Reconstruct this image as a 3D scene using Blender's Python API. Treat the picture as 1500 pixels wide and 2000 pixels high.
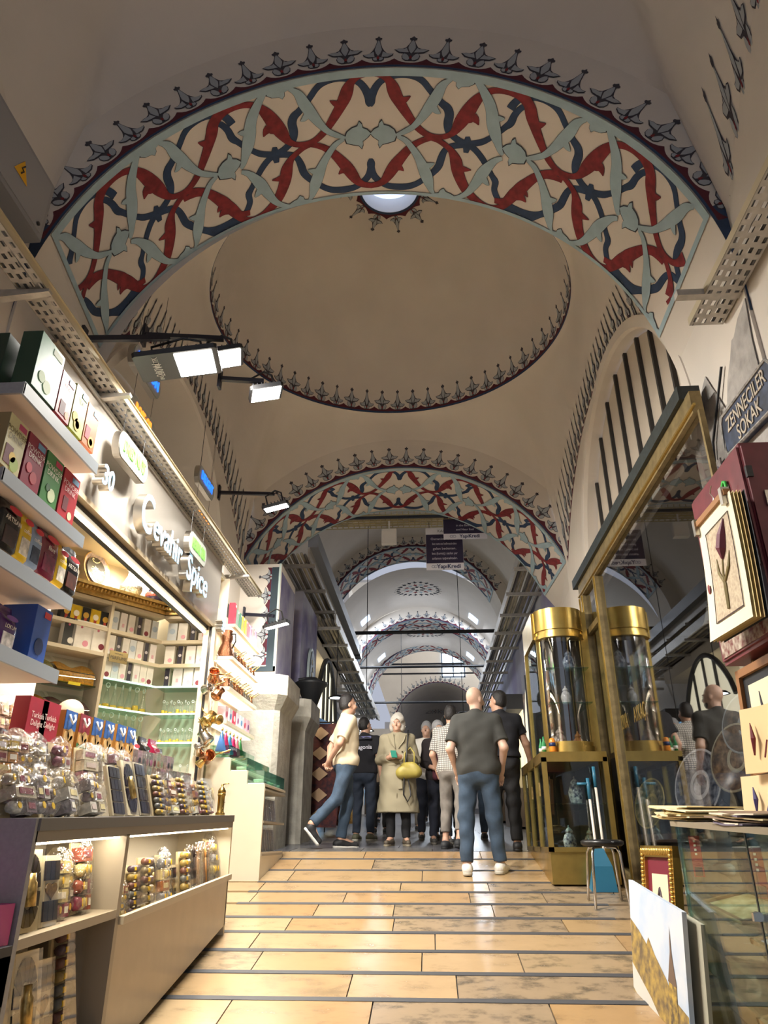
import bpy, math, random
import numpy as np
from mathutils import Vector, Matrix
for o in list(bpy.data.objects): bpy.data.objects.remove(o)
SC = bpy.context.scene
COL = SC.collection
PI = math.pi
# ------------------------------------------------------------------ camera
FPX = 1400.0; PITCH = math.atan(645 / FPX); PSI = 0.061; CZ = 1.6
cd = bpy.data.cameras.new('camera'); cam = bpy.data.objects.new('camera', cd); COL.objects.link(cam)
cd.sensor_fit = 'VERTICAL'; cd.sensor_height = 36.0; cd.sensor_width = 27.0
cd.lens = FPX / 2000 * 36.0; cd.clip_start = 0.05; cd.clip_end = 300
cam.location = (0, 0, CZ); cam.rotation_euler = (PI / 2 + PITCH, 0, PSI)
SC.camera = cam
# ------------------------------------------------------------------ world, exposure
w = bpy.data.worlds.new('world'); SC.world = w; w.use_nodes = True
w.node_tree.nodes['Background'].inputs[0].default_value = (0.74, 0.79, 0.95, 1)
w.node_tree.nodes['Background'].inputs[1].default_value = 0.40
vs = SC.view_settings
vs.view_transform = 'Standard'; vs.look = 'None'; vs.gamma = 1.0; vs.use_curve_mapping = False
vs.exposure = 0.62

# ------------------------------------------------------------------ pixel helpers (1500 x 2000 frame)
def ray(px, py):
    r = (px - 750) / FPX; u = (1000 - py) / FPX
    c, s = math.cos(PITCH), math.sin(PITCH); up = u * c + s; f = c - u * s
    return (r * math.cos(PSI) - f * math.sin(PSI), r * math.sin(PSI) + f * math.cos(PSI), up)
def at(px, py, **k):
    d = ray(px, py); (a, v), = k.items(); i = 'xyz'.index(a); o = (0, 0, CZ)
    t = (v - o[i]) / d[i]
    return Vector((o[0] + t * d[0], o[1] + t * d[1], o[2] + t * d[2]))
def floor_z(y):
    return 0.014 + 0.17 * y if y < 8.8 else 1.51 + 0.05 * (y - 8.8)
def on_floor(px, py):
    d = ray(px, py)
    t = (0.014 - CZ) / (d[2] - 0.17 * d[1])
    if t <= 0 or t * d[1] > 8.8: t = (1.51 - 0.05 * 8.8 - CZ) / (d[2] - 0.05 * d[1])
    return Vector((t * d[0], t * d[1], CZ + t * d[2]))

# ------------------------------------------------------------------ materials
MATS = {}
def mat(name, col, rough=0.6, metal=0.0, var=0.0, scale=8.0, bump=0.0, emit=0.0, spec=0.5, col2=None, trans=0.0, coat=0.0, bscale=None, detail=4, emit_col=None, alpha=1.0):
    if name in MATS: return MATS[name]
    m = bpy.data.materials.new(name); m.use_nodes = True; nt = m.node_tree; b = nt.nodes['Principled BSDF']
    c4 = (*col, 1)
    b.inputs['Base Color'].default_value = c4; b.inputs['Roughness'].default_value = rough
    b.inputs['Metallic'].default_value = metal; b.inputs['Specular IOR Level'].default_value = spec
    b.inputs['Transmission Weight'].default_value = trans; b.inputs['Coat Weight'].default_value = coat
    b.inputs['Alpha'].default_value = alpha
    if emit: b.inputs['Emission Color'].default_value = (*(emit_col or col), 1); b.inputs['Emission Strength'].default_value = emit
    tc = None
    if var or bump or col2:
        tc = nt.nodes.new('ShaderNodeTexCoord')
    if var or col2:
        n = nt.nodes.new('ShaderNodeTexNoise'); n.inputs['Scale'].default_value = scale; n.inputs['Detail'].default_value = detail
        nt.links.new(tc.outputs['Object'], n.inputs['Vector'])
        rp = nt.nodes.new('ShaderNodeValToRGB'); rp.color_ramp.elements[0].position = 0.35; rp.color_ramp.elements[1].position = 0.68
        a = col2 or tuple(max(0, c * (1 - var)) for c in col)
        rp.color_ramp.elements[0].color = (*a, 1); rp.color_ramp.elements[1].color = (*(col if col2 else tuple(min(1, c * (1 + var * .5)) for c in col)), 1)
        nt.links.new(n.outputs['Fac'], rp.inputs['Fac']); nt.links.new(rp.outputs['Color'], b.inputs['Base Color'])
    if bump:
        n2 = nt.nodes.new('ShaderNodeTexNoise'); n2.inputs['Scale'].default_value = bscale or scale * 3; n2.inputs['Detail'].default_value = 5
        nt.links.new(tc.outputs['Object'], n2.inputs['Vector'])
        bp = nt.nodes.new('ShaderNodeBump'); bp.inputs['Strength'].default_value = bump; bp.inputs['Distance'].default_value = 0.02
        nt.links.new(n2.outputs['Fac'], bp.inputs['Height']); nt.links.new(bp.outputs['Normal'], b.inputs['Normal'])
    MATS[name] = m
    return m
def glassy(name, tint=(1, 1, 1), refl=0.12, rough=0.02, bump=0.0, bscale=20, edge=0.6):
    """thin glass or film: see-through with a mirror share that grows at grazing angles"""
    if name in MATS: return MATS[name]
    m = bpy.data.materials.new(name); m.use_nodes = True; nt = m.node_tree; nt.nodes.clear()
    out = nt.nodes.new('ShaderNodeOutputMaterial'); mx = nt.nodes.new('ShaderNodeMixShader')
    tr = nt.nodes.new('ShaderNodeBsdfTransparent'); gl = nt.nodes.new('ShaderNodeBsdfGlossy')
    tr.inputs[0].default_value = (*tint, 1); gl.inputs['Roughness'].default_value = rough
    lw = nt.nodes.new('ShaderNodeLayerWeight'); lw.inputs[0].default_value = 0.35
    mr = nt.nodes.new('ShaderNodeMapRange'); mr.inputs['To Min'].default_value = refl; mr.inputs['To Max'].default_value = edge
    nt.links.new(lw.outputs['Facing'], mr.inputs['Value']); nt.links.new(mr.outputs['Result'], mx.inputs[0])
    nt.links.new(tr.outputs[0], mx.inputs[1]); nt.links.new(gl.outputs[0], mx.inputs[2]); nt.links.new(mx.outputs[0], out.inputs[0])
    if bump:
        tc = nt.nodes.new('ShaderNodeTexCoord'); n2 = nt.nodes.new('ShaderNodeTexNoise'); n2.inputs['Scale'].default_value = bscale
        nt.links.new(tc.outputs['Object'], n2.inputs['Vector'])
        bp = nt.nodes.new('ShaderNodeBump'); bp.inputs['Strength'].default_value = bump; bp.inputs['Distance'].default_value = 0.03
        nt.links.new(n2.outputs['Fac'], bp.inputs['Height']); nt.links.new(bp.outputs['Normal'], gl.inputs['Normal'])
    MATS[name] = m
    return m
def rgb(h):
    h = h.lstrip('#'); v = [int(h[i:i + 2], 16) / 255 for i in (0, 2, 4)]
    return tuple(((c + .055) / 1.055) ** 2.4 if c > .04045 else c / 12.92 for c in v)
def M(h, rough=0.6, **k):
    return mat('c_' + h + '_%g_%s' % (rough, '_'.join('%s%s' % i for i in sorted(k.items())) if k else ''), rgb(h), rough, **k)

# ------------------------------------------------------------------ mesh builder
class MB:
    def __init__(s): s.v = []; s.f = []
    def add(s, vs, fs, m=None):
        n = len(s.v)
        s.v += [tuple(m @ Vector(p)) for p in vs] if m is not None else [tuple(p) for p in vs]
        s.f += [tuple(i + n for i in f) for f in fs]; return s
    def box(s, a, b, m=None):
        (x0, y0, z0), (x1, y1, z1) = a, b
        return s.add([(x0, y0, z0), (x1, y0, z0), (x1, y1, z0), (x0, y1, z0), (x0, y0, z1), (x1, y0, z1), (x1, y1, z1), (x0, y1, z1)],
                     [(3, 2, 1, 0), (4, 5, 6, 7), (0, 1, 5, 4), (1, 2, 6, 5), (2, 3, 7, 6), (3, 0, 4, 7)], m)
    def cbox(s, c, d, m=None):
        return s.box(tuple(c[i] - d[i] / 2 for i in range(3)), tuple(c[i] + d[i] / 2 for i in range(3)), m)
    def bbox(s, a, b, r=.01, m=None):
        """box with bevelled vertical edges"""
        (x0, y0, z0), (x1, y1, z1) = a, b
        return s.prism([(x0 + r, y0), (x1 - r, y0), (x1, y0 + r), (x1, y1 - r), (x1 - r, y1), (x0 + r, y1), (x0, y1 - r), (x0, y0 + r)], z0, z1, m)
    def prism(s, poly, z0, z1, m=None):
        n = len(poly)
        return s.add([(x, y, z0) for x, y in poly] + [(x, y, z1) for x, y in poly],
                     [tuple(range(n))[::-1], tuple(range(n, 2 * n))] + [(i, (i + 1) % n, n + (i + 1) % n, n + i) for i in range(n)], m)
    def lathe(s, prof, n=16, m=None, cap=True, a0=0, a1=2 * PI):
        full = abs(a1 - a0 - 2 * PI) < 1e-6; k = n if full else n + 1
        vs = []; fs = []
        for r, z in prof:
            for i in range(k):
                a = a0 + (a1 - a0) * i / n; vs.append((r * math.cos(a), r * math.sin(a), z))
        for j in range(len(prof) - 1):
            for i in range(n):
                i2 = (i + 1) % k; fs.append((j * k + i, j * k + i2, (j + 1) * k + i2, (j + 1) * k + i))
        if cap and full:
            if prof[0][0] > 1e-4: fs.append(tuple(range(k))[::-1])
            if prof[-1][0] > 1e-4: fs.append(tuple((len(prof) - 1) * k + i for i in range(k)))
        return s.add(vs, fs, m)
    def cyl(s, c, r, h, n=14, m=None):
        mm = Matrix.Translation(c); return s.lathe([(r, 0), (r, h)], n, (m @ mm) if m is not None else mm)
    def tube(s, pts, r, n=8, closed=False, m=None):
        P = [Vector(p) for p in pts]; k = len(P); vs = []; fs = []; u = None
        for i in range(k):
            t = (P[(i + 1) % k] - P[i - 1]) if closed else (P[min(i + 1, k - 1)] - P[max(i - 1, 0)])
            t.normalize()
            if u is None: u = t.orthogonal().normalized()
            u = (u - t * u.dot(t))
            u = u.normalized() if u.length > 1e-6 else t.orthogonal().normalized()
            w_ = t.cross(u); rr = r[i] if isinstance(r, (list, tuple)) else r
            for j in range(n):
                a = 2 * PI * j / n; vs.append(P[i] + (u * math.cos(a) + w_ * math.sin(a)) * rr)
        for i in range(k if closed else k - 1):
            i2 = (i + 1) % k
            for j in range(n): j2 = (j + 1) % n; fs.append((i * n + j, i * n + j2, i2 * n + j2, i2 * n + j))
        if not closed: fs.append(tuple(range(n))[::-1]); fs.append(tuple((k - 1) * n + j for j in range(n)))
        return s.add(vs, fs, m)
    def bar(s, a, b, wx, wz, m=None):
        """rectangular bar from a to b"""
        a = Vector(a); b = Vector(b); t = (b - a).normalized()
        up = Vector((0, 0, 1)) if abs(t.z) < .95 else Vector((0, 1, 0))
        u = t.cross(up).normalized(); v = u.cross(t)
        vs = [p + u * sx * wx / 2 + v * sz * wz / 2 for p in (a, b) for sx, sz in ((-1, -1), (1, -1), (1, 1), (-1, 1))]
        return s.add(vs, [(3, 2, 1, 0), (4, 5, 6, 7), (0, 1, 5, 4), (1, 2, 6, 5), (2, 3, 7, 6), (3, 0, 4, 7)], m)
    def grid(s, fn, nu, nv, m=None, closed_u=False):
        ku = nu if closed_u else nu + 1
        vs = [fn(i / nu, j / nv) for j in range(nv + 1) for i in range(ku)]
        fs = [(j * ku + i, j * ku + (i + 1) % ku, (j + 1) * ku + (i + 1) % ku, (j + 1) * ku + i) for j in range(nv) for i in range(nu)]
        return s.add(vs, fs, m)
    def ball(s, c, r, n=12, k=8, m=None):
        r = r if isinstance(r, (tuple, list)) else (r, r, r)
        return s.grid(lambda u, v: (c[0] + r[0] * math.cos(u * 2 * PI) * math.sin(max(v, 1e-3) * PI * .9995), c[1] + r[1] * math.sin(u * 2 * PI) * math.sin(max(v, 1e-3) * PI * .9995), c[2] - r[2] * math.cos(v * PI)), n, k, m, True)
    def build(s, name, m, parent=None, smooth=False, mw=None):
        me = bpy.data.meshes.new(name); me.from_pydata(s.v, [], s.f); me.materials.append(m)
        if smooth: me.polygons.foreach_set('use_smooth', [True] * len(me.polygons))
        me.update()
        o = bpy.data.objects.new(name, me); COL.objects.link(o)
        if parent: o.parent = parent
        if mw is not None: o.matrix_local = mw
        return o
def tag(o, label=None, cat=None, group=None, kind=None):
    if label: o['label'] = label
    if cat: o['category'] = cat
    if group: o['group'] = group
    if kind: o['kind'] = kind
    return o
def thing(name, label, cat, loc=(0, 0, 0), rz=0, group=None):
    o = bpy.data.objects.new(name, None); COL.objects.link(o); o.location = loc; o.rotation_euler = (0, 0, rz)
    o.empty_display_size = .05
    return tag(o, label, cat, group)
def struct(name, mb, m, parent=None, smooth=False):
    o = mb.build(name, m, parent, smooth)
    if not parent: o['kind'] = 'structure'
    return o
KIDS = {}
def copy_tree(o, loc=None, rz=None, label=None, group=None, parent=None, swap=None):
    c = o.copy(); COL.objects.link(c); c.parent = parent
    if loc is not None: c.location = loc
    if rz is not None: c.rotation_euler = (0, 0, rz)
    if label: c['label'] = label
    if group: c['group'] = group
    if swap and c.type == 'MESH' and c.name.split('.')[0] in swap:
        c.data = c.data.copy(); c.data.materials[0] = swap[c.name.split('.')[0]]
    for ch in o.children: copy_tree(ch, parent=c, swap=swap)
    return c
TXT = {}
def text_mesh(s, size, ext=0.0, bold=0.0, align='CENTER', space=1.0):
    k = (s, size, ext, bold, align, space)
    if k not in TXT:
        cu = bpy.data.curves.new('txt', 'FONT'); cu.body = s; cu.size = size; cu.extrude = ext; cu.offset = bold
        cu.align_x = align; cu.align_y = 'CENTER'; cu.space_character = space; cu.resolution_u = 3
        t = bpy.data.objects.new('txt', cu); COL.objects.link(t)
        dg = bpy.context.evaluated_depsgraph_get(); dg.update()
        TXT[k] = bpy.data.meshes.new_from_object(t.evaluated_get(dg)); bpy.data.objects.remove(t)
    return TXT[k]
def text(name, s, size, m, parent, loc, rot=(PI / 2, 0, 0), ext=0.0, bold=0.0, align='CENTER', sx=1.0, shear=0, space=1.0):
    me = text_mesh(s, size, ext, bold, align, space).copy(); me.materials.clear(); me.materials.append(m)
    if shear: me.transform(Matrix(((1, shear, 0, 0), (0, 1, 0, 0), (0, 0, 1, 0), (0, 0, 0, 1))))
    o = bpy.data.objects.new(name, me); COL.objects.link(o); o.parent = parent; o.location = loc; o.rotation_euler = rot; o.scale = (sx, 1, 1)
    return o
R = random.Random(7)
ORD = ['first', 'second', 'third', 'fourth', 'fifth', 'sixth', 'seventh', 'eighth', 'ninth', 'tenth', 'eleventh', 'twelfth', 'thirteenth', 'fourteenth', 'fifteenth', 'sixteenth', 'seventeenth', 'eighteenth', 'nineteenth', 'twentieth']
def cat_rom(P, n=6):
    out = []
    for i in range(len(P) - 1):
        p0, p1, p2, p3 = P[max(i - 1, 0)], P[i], P[i + 1], P[min(i + 2, len(P) - 1)]
        for k in range(n):
            t = k / n
            out.append(tuple(.5 * (2 * b + (c - a) * t + (2 * a - 5 * b + 4 * c - d) * t * t + (3 * b - a - 3 * c + d) * t ** 3) for a, b, c, d in zip(p0, p1, p2, p3)))
    out.append(tuple(P[-1])); return out
# ================================================================== STRUCTURE
PLAS = mat('plaster_cream', (0.68, 0.62, 0.545), .85, var=.06, scale=1.2, bump=.12, bscale=14)
PLASG = PLAS
FIELD = mat('paint_field', (0.70, 0.63, 0.55), .8, var=.03, scale=3)
NAVY = mat('paint_navy', (0.022, 0.05, 0.115), .7, var=.25, scale=14)
RED = mat('paint_red', (0.23, 0.018, 0.024), .7, var=.3, scale=18)
SKYB = mat('paint_pale_blue', (0.36, 0.48, 0.53), .75, var=.08, scale=10)
LINE = mat('paint_outline', (0.03, 0.03, 0.04), .8)
FLINE = mat('fleuron_line', (0.055, 0.05, 0.06), .8)
MAROON = mat('paint_maroon', (0.09, 0.012, 0.022), .8)
FLEUR = mat('paint_fleuron_grey', (0.36, 0.38, 0.40), .8)
IRON = mat('black_iron', (0.012, 0.013, 0.016), .5)
STONE = mat('pier_stone', (0.36, 0.34, 0.29), .85, var=.22, scale=6, bump=.35, bscale=30)
GROUT = mat('dark_strip', (0.05, 0.05, 0.055), .6)
def lerp(a, b, t): return a + (b - a) * t
class Arch:
    def __init__(s, near, far, tl, tr):
        s.n = near; s.f = far; s.tl = math.radians(tl); s.tr = math.radians(tr)   # near/far = (y, xc, zc, R)
    def c(s, v): return [lerp(a, b, v) for a, b in zip(s.n, s.f)]
    def pt(s, th, v, off=0.0):
        y, xc, zc, r = s.c(v); r -= off
        return (xc + r * math.sin(th), y, zc + r * math.cos(th))
    def face(s, th, h, off=0.004):
        y, xc, zc, r = s.n; r += h
        return (xc + r * math.sin(th), y - off, zc + r * math.cos(th))
    def inv(s, px, py):
        d = ray(px, py); lo, hi = -.35, 1.35
        for _ in range(40):
            v = (lo + hi) / 2; y, xc, zc, r = s.c(v); t = y / d[1]
            x, z = t * d[0], CZ + t * d[2]
            if math.hypot(x - xc, z - zc) < r: lo = v
            else: hi = v
        return math.atan2(x - xc, z - zc), v
A1 = Arch((3.26, -.30, 4.41, 2.14), (4.33, -.37, 4.33, 2.21), -71, 74)
A2 = Arch((9.0, -.32, 4.08, 2.36), (10.1, -.40, 3.99, 2.30), -64, 68)
XL, XR = -2.42, 1.83

# ---- floor: sloping ramp of stone courses with dark anti-slip strips, then darker polished paving
TILE = mat('travertine', (0.46, 0.31, 0.17), .28, var=.22, scale=2.2, bump=.05, bscale=25, detail=8, spec=.5)
def tile_mat(i, c):
    m = bpy.data.materials.new('travertine_%d' % i); m.use_nodes = True; nt = m.node_tree; b = nt.nodes['Principled BSDF']
    tc = nt.nodes.new('ShaderNodeTexCoord'); n = nt.nodes.new('ShaderNodeTexNoise'); n.inputs['Scale'].default_value = 3.1 + i * .7; n.inputs['Detail'].default_value = 9; n.inputs['Roughness'].default_value = .65
    mp = nt.nodes.new('ShaderNodeMapping'); mp.inputs['Location'].default_value = (i * 3.7, i * 1.3, 0); mp.inputs['Scale'].default_value = (1.0, 1.5, 1)
    nt.links.new(tc.outputs['Object'], mp.inputs[0]); nt.links.new(mp.outputs[0], n.inputs['Vector'])
    rp = nt.nodes.new('ShaderNodeValToRGB'); e = rp.color_ramp.elements
    e[0].position = .30; e[0].color = (*[v * .66 for v in c], 1); e[1].position = .72; e[1].color = (*[min(1, v * 1.10) for v in c], 1)
    k = e.new(.47); k.color = (*c, 1)
    if i in (1, 4): e[0].position = .38; k.position = .5; e[0].color = (c[0] * .45, c[1] * .48, c[2] * .52, 1)
    nt.links.new(n.outputs['Fac'], rp.inputs[0]); nt.links.new(rp.outputs[0], b.inputs['Base Color'])
    mr = nt.nodes.new('ShaderNodeMapRange'); mr.inputs['To Min'].default_value = .34; mr.inputs['To Max'].default_value = .16
    nt.links.new(n.outputs['Fac'], mr.inputs['Value']); nt.links.new(mr.outputs[0], b.inputs['Roughness'])
    return m
TM = [tile_mat(i, c) for i, c in enumerate([(.35, .235, .12), (.32, .23, .135), (.37, .255, .14), (.35, .22, .105), (.28, .205, .13), (.39, .28, .155)])]
floor = struct('floor', MB().add([(-6, -4, floor_z(-4) - .012), (5, -4, floor_z(-4) - .012), (5, 8.8, 1.51 - .012), (-6, 8.8, 1.51 - .012)], [(0, 1, 2, 3)])
               .add([(-6, 8.8, 1.50), (5, 8.8, 1.50), (6, 60, 1.50 + .05 * 51.2), (-7, 60, 1.50 + .05 * 51.2)], [(0, 1, 2, 3)]), mat('joint', (.07, .06, .05), .8))
sl = math.atan(.17)
def ramp_box(mb, x0, x1, y0, y1, t, skew=0.0):
    return mb.add([(x, y, floor_z(y) + dz - (.02 if dz < 0 else 0)) for dz in (-.01, t) for x, y in ((x0, y0), (x1, y0), (x1 + skew, y1), (x0 + skew, y1))],
                  [(3, 2, 1, 0), (4, 5, 6, 7), (0, 1, 5, 4), (1, 2, 6, 5), (2, 3, 7, 6), (3, 0, 4, 7)])
STRIPS = [at(620, py, z=0) for py in ()]
sy = [on_floor(620, p).y for p in (1678, 1700, 1723, 1742, 1765, 1792, 1821, 1857, 1900, 1952)][::-1]
sy = [sy[0] - .38 * k for k in range(6, 0, -1)] + sy + [8.8]
rt = random.Random(3)
for k in range(len(sy) - 1):
    y0, y1 = sy[k] + .027, sy[k + 1] - .027
    x = -3.4 - rt.random() * .8
    while x < 2.6:
        L = rt.choice((.62, .78, .95, 1.05, 1.25))
        if x + L > -2.9:
            o = ramp_box(MB(), x + .004, x + L - .004, y0, y1, rt.uniform(.0002, .0015)).build('stone_tile', rt.choice(TM), floor)
        x += L
    if k: ramp_box(MB(), -1.62 + (0 if k > 7 else rt.uniform(-.05, .2)), 1.32 + .1 * rt.random(), sy[k] - .027, sy[k] + .027, .004).build('grip_strip', GROUT, floor)
DK = [mat('dark_paving_%d' % i, c, .26, var=.3, scale=3) for i, c in enumerate([(.10, .10, .11), (.13, .125, .12), (.085, .085, .095)])]
y = 8.8; k = 0
while y < 30:
    d = .55 if y < 16 else 1.1
    x = -3.2 + (k % 2) * .4
    while x < 2.6:
        L = .8 if y < 16 else 1.6
        MB().add([(a, b, floor_z(b) + .003 * 0 + (-.02 if q == 0 else .0)) for q in (0, 1) for a, b in ((x + .004, y + .004), (x + L - .004, y + .004), (x + L - .004, y + d - .004), (x + .004, y + d - .004))],
                 [(3, 2, 1, 0), (4, 5, 6, 7), (0, 1, 5, 4), (1, 2, 6, 5), (2, 3, 7, 6), (3, 0, 4, 7)]).build('paving_slab', DK[(k * 5 + int(x * 7)) % 3], floor)
        x += L
    y += d; k += 1

# ---- arches: soffit band, front face, piers
def arch_struct(A, name, facew, pier_l, pier_r, zfl, backface=True):
    mb = MB(); mb.grid(lambda u, v: A.pt(lerp(A.tl, A.tr, u), v), 72, 3)
    o = struct(name, mb, FIELD, smooth=True)
    f = MB(); f.grid(lambda u, v: A.face(lerp(A.tl - .34, A.tr + .34, u), v * facew, 0), 84, 1)
    if backface: f.grid(lambda u, v: (lambda p: (p[0], A.f[0], p[2]))(A.face(lerp(A.tl - .12, A.tr + .12, u), v * facew, 0)), 72, 1)
    f.build('arch_face', PLAS if A is not A1 else PLASG, o)
    for t0, t1 in ((A.tl - .34, A.tl + .03), (A.tr - .03, A.tr + .34)): MB().grid(lambda u, v: A.face(lerp(t0, t1, u), lerp(.0, .10 + .16 * abs(u - (0 if t0 > 0 else 1)), v), .002), 8, 1).build('navy_corner', NAVY, o)
    for s, th, px in ((-1, A.tl, pier_l), (1, A.tr, pier_r)):
        p0 = A.pt(th, 0); p1 = A.pt(th, 1); xx = px + s * .9
        q = MB()
        q.add([p0, p1, (px, A.f[0], p1[2] - .25), (px, A.n[0], p0[2] - .25)], [(0, 1, 2, 3)])
        q.box((min(px, xx), A.n[0] + .0, zfl), (max(px, xx), A.f[0], p0[2] - .25))
        q.add([p0, (px, A.n[0], p0[2] - .25), (xx, A.n[0], p0[2] - .25), (xx, A.n[0], p0[2] + 1.0), (p0[0] + s * .02, A.n[0], p0[2] + .05)], [(0, 1, 2, 3, 4)])
        q.add([p1, (px, A.f[0], p1[2] - .25), (xx, A.f[0], p1[2] - .25), (xx, A.f[0], p1[2] + 1.0), (p1[0] + s * .02, A.f[0], p1[2] + .05)], [(0, 1, 2, 3, 4)])
        q.build('pier', PLAS, o)
    return o
arch1 = arch_struct(A1, 'trim_1', .46, XL, XR, 0.0)
arch2 = arch_struct(A2, 'trim_2', .46, -2.5, 1.92, 1.3)

# ---- vaulted bays with domes
class Bay:
    def __init__(s, y0, y1, an, af, side, cx, cy, rz, rr, top, ro, cx2=None):
        s.__dict__.update(locals())
    def outer(s, ph):
        dx, dy = math.cos(ph), math.sin(ph)
        ts = []
        if dx > 1e-9: ts.append(((XR + .04 - s.cx) / dx, 'R'))
        if dx < -1e-9: ts.append(((XL - .06 - s.cx) / dx, 'L'))
        if dy > 1e-9: ts.append(((s.y1 - s.cy) / dy, 'F'))
        if dy < -1e-9: ts.append(((s.y0 - s.cy) / dy, 'N'))
        t, k = min(ts); x, y = s.cx + t * dx, s.cy + t * dy
        if k in 'FN':
            xc, zc, r = s.af if k == 'F' else s.an
            q = r * r - (x - xc) ** 2; z = zc + math.sqrt(max(q, .04))
        else:
            yc, zc, r = s.side; q = r * r - (y - yc) ** 2; z = zc + math.sqrt(max(q, .04))
        return Vector((x, y, z))
    def vault(s, ph, t):
        o = s.outer(ph); r = Vector((s.cx + s.rr * math.cos(ph), s.cy + s.rr * math.sin(ph), s.rz))
        a = t * PI / 2; m = 1 - math.cos(a); n = math.sin(a)
        m = .45 * m + .55 * t; 
        return Vector((lerp(o.x, r.x, m), lerp(o.y, r.y, m), lerp(o.z, r.z, n)))
    def dome(s, ph, h):
        """h = arc length above the rim"""
        H = s.top - s.rz; a = min(h / ((s.rr + H) * .75), 1) * PI / 2
        r = max(s.ro, s.rr * math.cos(a)); z = s.rz + H * math.sin(a)
        return Vector((s.cx + r * math.cos(ph), s.cy + r * math.sin(ph), z))
def bay_struct(B, name, m, md):
    o = struct(name, MB().grid(lambda u, v: B.vault(u * 2 * PI, v), 128, 10, closed_u=True), m, smooth=True)
    H = B.top - B.rz; amax = math.acos(B.ro / B.rr)
    d = MB().grid(lambda u, v: (B.cx + B.rr * math.cos(v * amax) * math.cos(u * 2 * PI), B.cy + B.rr * math.cos(v * amax) * math.sin(u * 2 * PI), B.rz + H * math.sin(v * amax)), 96, 20, closed_u=True)
    d.build('dome', md, o, True)
    zt = B.rz + H * math.sin(amax)
    MB().grid(lambda u, v: (B.cx + B.ro * math.cos(u * 2 * PI), B.cy + B.ro * math.sin(u * 2 * PI), zt + v * .25), 40, 1, closed_u=True).build('oculus_shaft', PLAS, o, True)
    MB().lathe([(0, 0), (B.ro, 0), (B.ro, .01), (0, .01)], 40, Matrix.Translation((B.cx, B.cy, zt + .25))).build('oculus_cap' if name == 'ceiling_near' else 'oculus_pane', PLAS if name == 'ceiling_near' else mat('skylight_pane', (.55, .68, 1.0), .4, emit=1.15, emit_col=(.50, .66, 1.0)), o)
    return o
B1 = Bay(4.33, 9.0, (-.37, 4.33, 2.72), (-.32, 4.08, 2.82), (6.5, 2.9, 3.10), -.34, 6.74, 7.25, 2.09, 9.38, .37)
bay1 = bay_struct(B1, 'ceiling', PLAS, PLAS)
B0 = Bay(-1.6, 3.26, (-.3, 4.41, 2.6), (-.30, 4.41, 2.60), (.85, 2.9, 3.10), -.30, .85, 7.25, 2.09, 9.3, .30)
bay0 = bay_struct(B0, 'ceiling_near', PLASG, PLASG)

# ---- painted friezes
FL_SIL = [(0, 0.0), (.14, .0), (.24, .08), (.27, .2), (.22, .3), (.36, .33), (.5, .46), (.36, .5), (.26, .5), (.17, .55), (.11, .66), (.06, .78), (.05, .84), (.1, .88), (.1, .94), (.05, .96), (0, 1.02)]
FL_IN = [[(.03, .10), (.06, .02), (.14, .02), (.225, .09), (.25, .2), (.20, .29), (.13, .26), (.08, .2)], [(.07, .33), (.2, .335), (.34, .355), (.46, .45), (.34, .475), (.2, .47), (.15, .52)], [(.0, .28), (.05, .36), (.105, .52), (.08, .66), (.03, .8), (.0, .84)]]
FL2_SIL = [(0, 0), (.1, .0), (.17, .06), (.17, .14), (.3, .14), (.42, .22), (.44, .3), (.33, .29), (.24, .33), (.17, .42), (.11, .54), (.05, .78), (.04, .86), (.09, .9), (.09, .96), (.04, .97), (0, 1.04)]
FL2_IN = [[(.03, .02), (.10, .02), (.15, .07), (.14, .13), (.04, .15)], [(.10, .165), (.28, .16), (.40, .235), (.42, .28), (.32, .27), (.2, .33), (.13, .38)], [(.0, .2), (.06, .30), (.10, .44), (.07, .6), (.025, .8), (0, .85)]]
def add_poly(mb, pts, fn):
    n = len(pts); c = (sum(p[0] for p in pts) / n, sum(p[1] for p in pts) / n)
    vs = [fn(*c)] + [fn(*p) for p in pts]
    mb.add(vs, [(0, 1 + i, 1 + (i + 1) % n) for i in range(n)])
def strip_sil(mb, sil, fn):
    """symmetric silhouette as left-right strips"""
    vs = []
    for x, y in sil: vs += [fn(-x, y), fn(x, y)]
    mb.add(vs, [(2 * i, 2 * i + 1, 2 * i + 3, 2 * i + 2) for i in range(len(sil) - 1)])
def frieze(parent, fn, s0, s1, n, wdt=.2, hgt=.24, crest=True, lift=.06, band=.02, nrm=None):
    """fn(s,h,layer) -> point; s along the line in metres"""
    nb, rd, dk, lt, rr = MB(), MB(), MB(), MB(), MB(); st = (s1 - s0) / n
    if crest:
        K = n * 8
        nb.grid(lambda u, v: fn(lerp(s0, s1, u), v * band, 1), K, 1)
        def cr(u, v):
            fr = (u * n) % 1.0; e = abs(2 * fr - 1) ** 2.5
            return fn(lerp(s0, s1, u), band + v * (.022 + .045 * e), 1)
        rd.grid(cr, K, 1)
    for i in range(n):
        c = s0 + (i + .5) * st; a = i % 2
        sil, inn = (FL_SIL, FL_IN) if a else (FL2_SIL, FL2_IN)
        g = lambda x, y, L: fn(c + x * wdt, lift + y * hgt, L)
        strip_sil(dk, sil, lambda x, y: g(x, y, 1))
        for p in inn:
            add_poly(lt, p, lambda x, y: g(x, y, 2)); add_poly(lt, p, lambda x, y: g(-x, y, 2))
        add_poly(rr, [(-.05, .10), (0, .05), (.05, .10), (0, .20)], lambda x, y: g(x, y, 3))
    if crest: nb.build('frieze_line', NAVY, parent); rd.build('frieze_crest', MAROON, parent)
    dk.build('fleuron_outline', FLINE, parent); lt.build('fleuron_petal', FLEUR, parent); rr.build('fleuron_heart', RED, parent)
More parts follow.
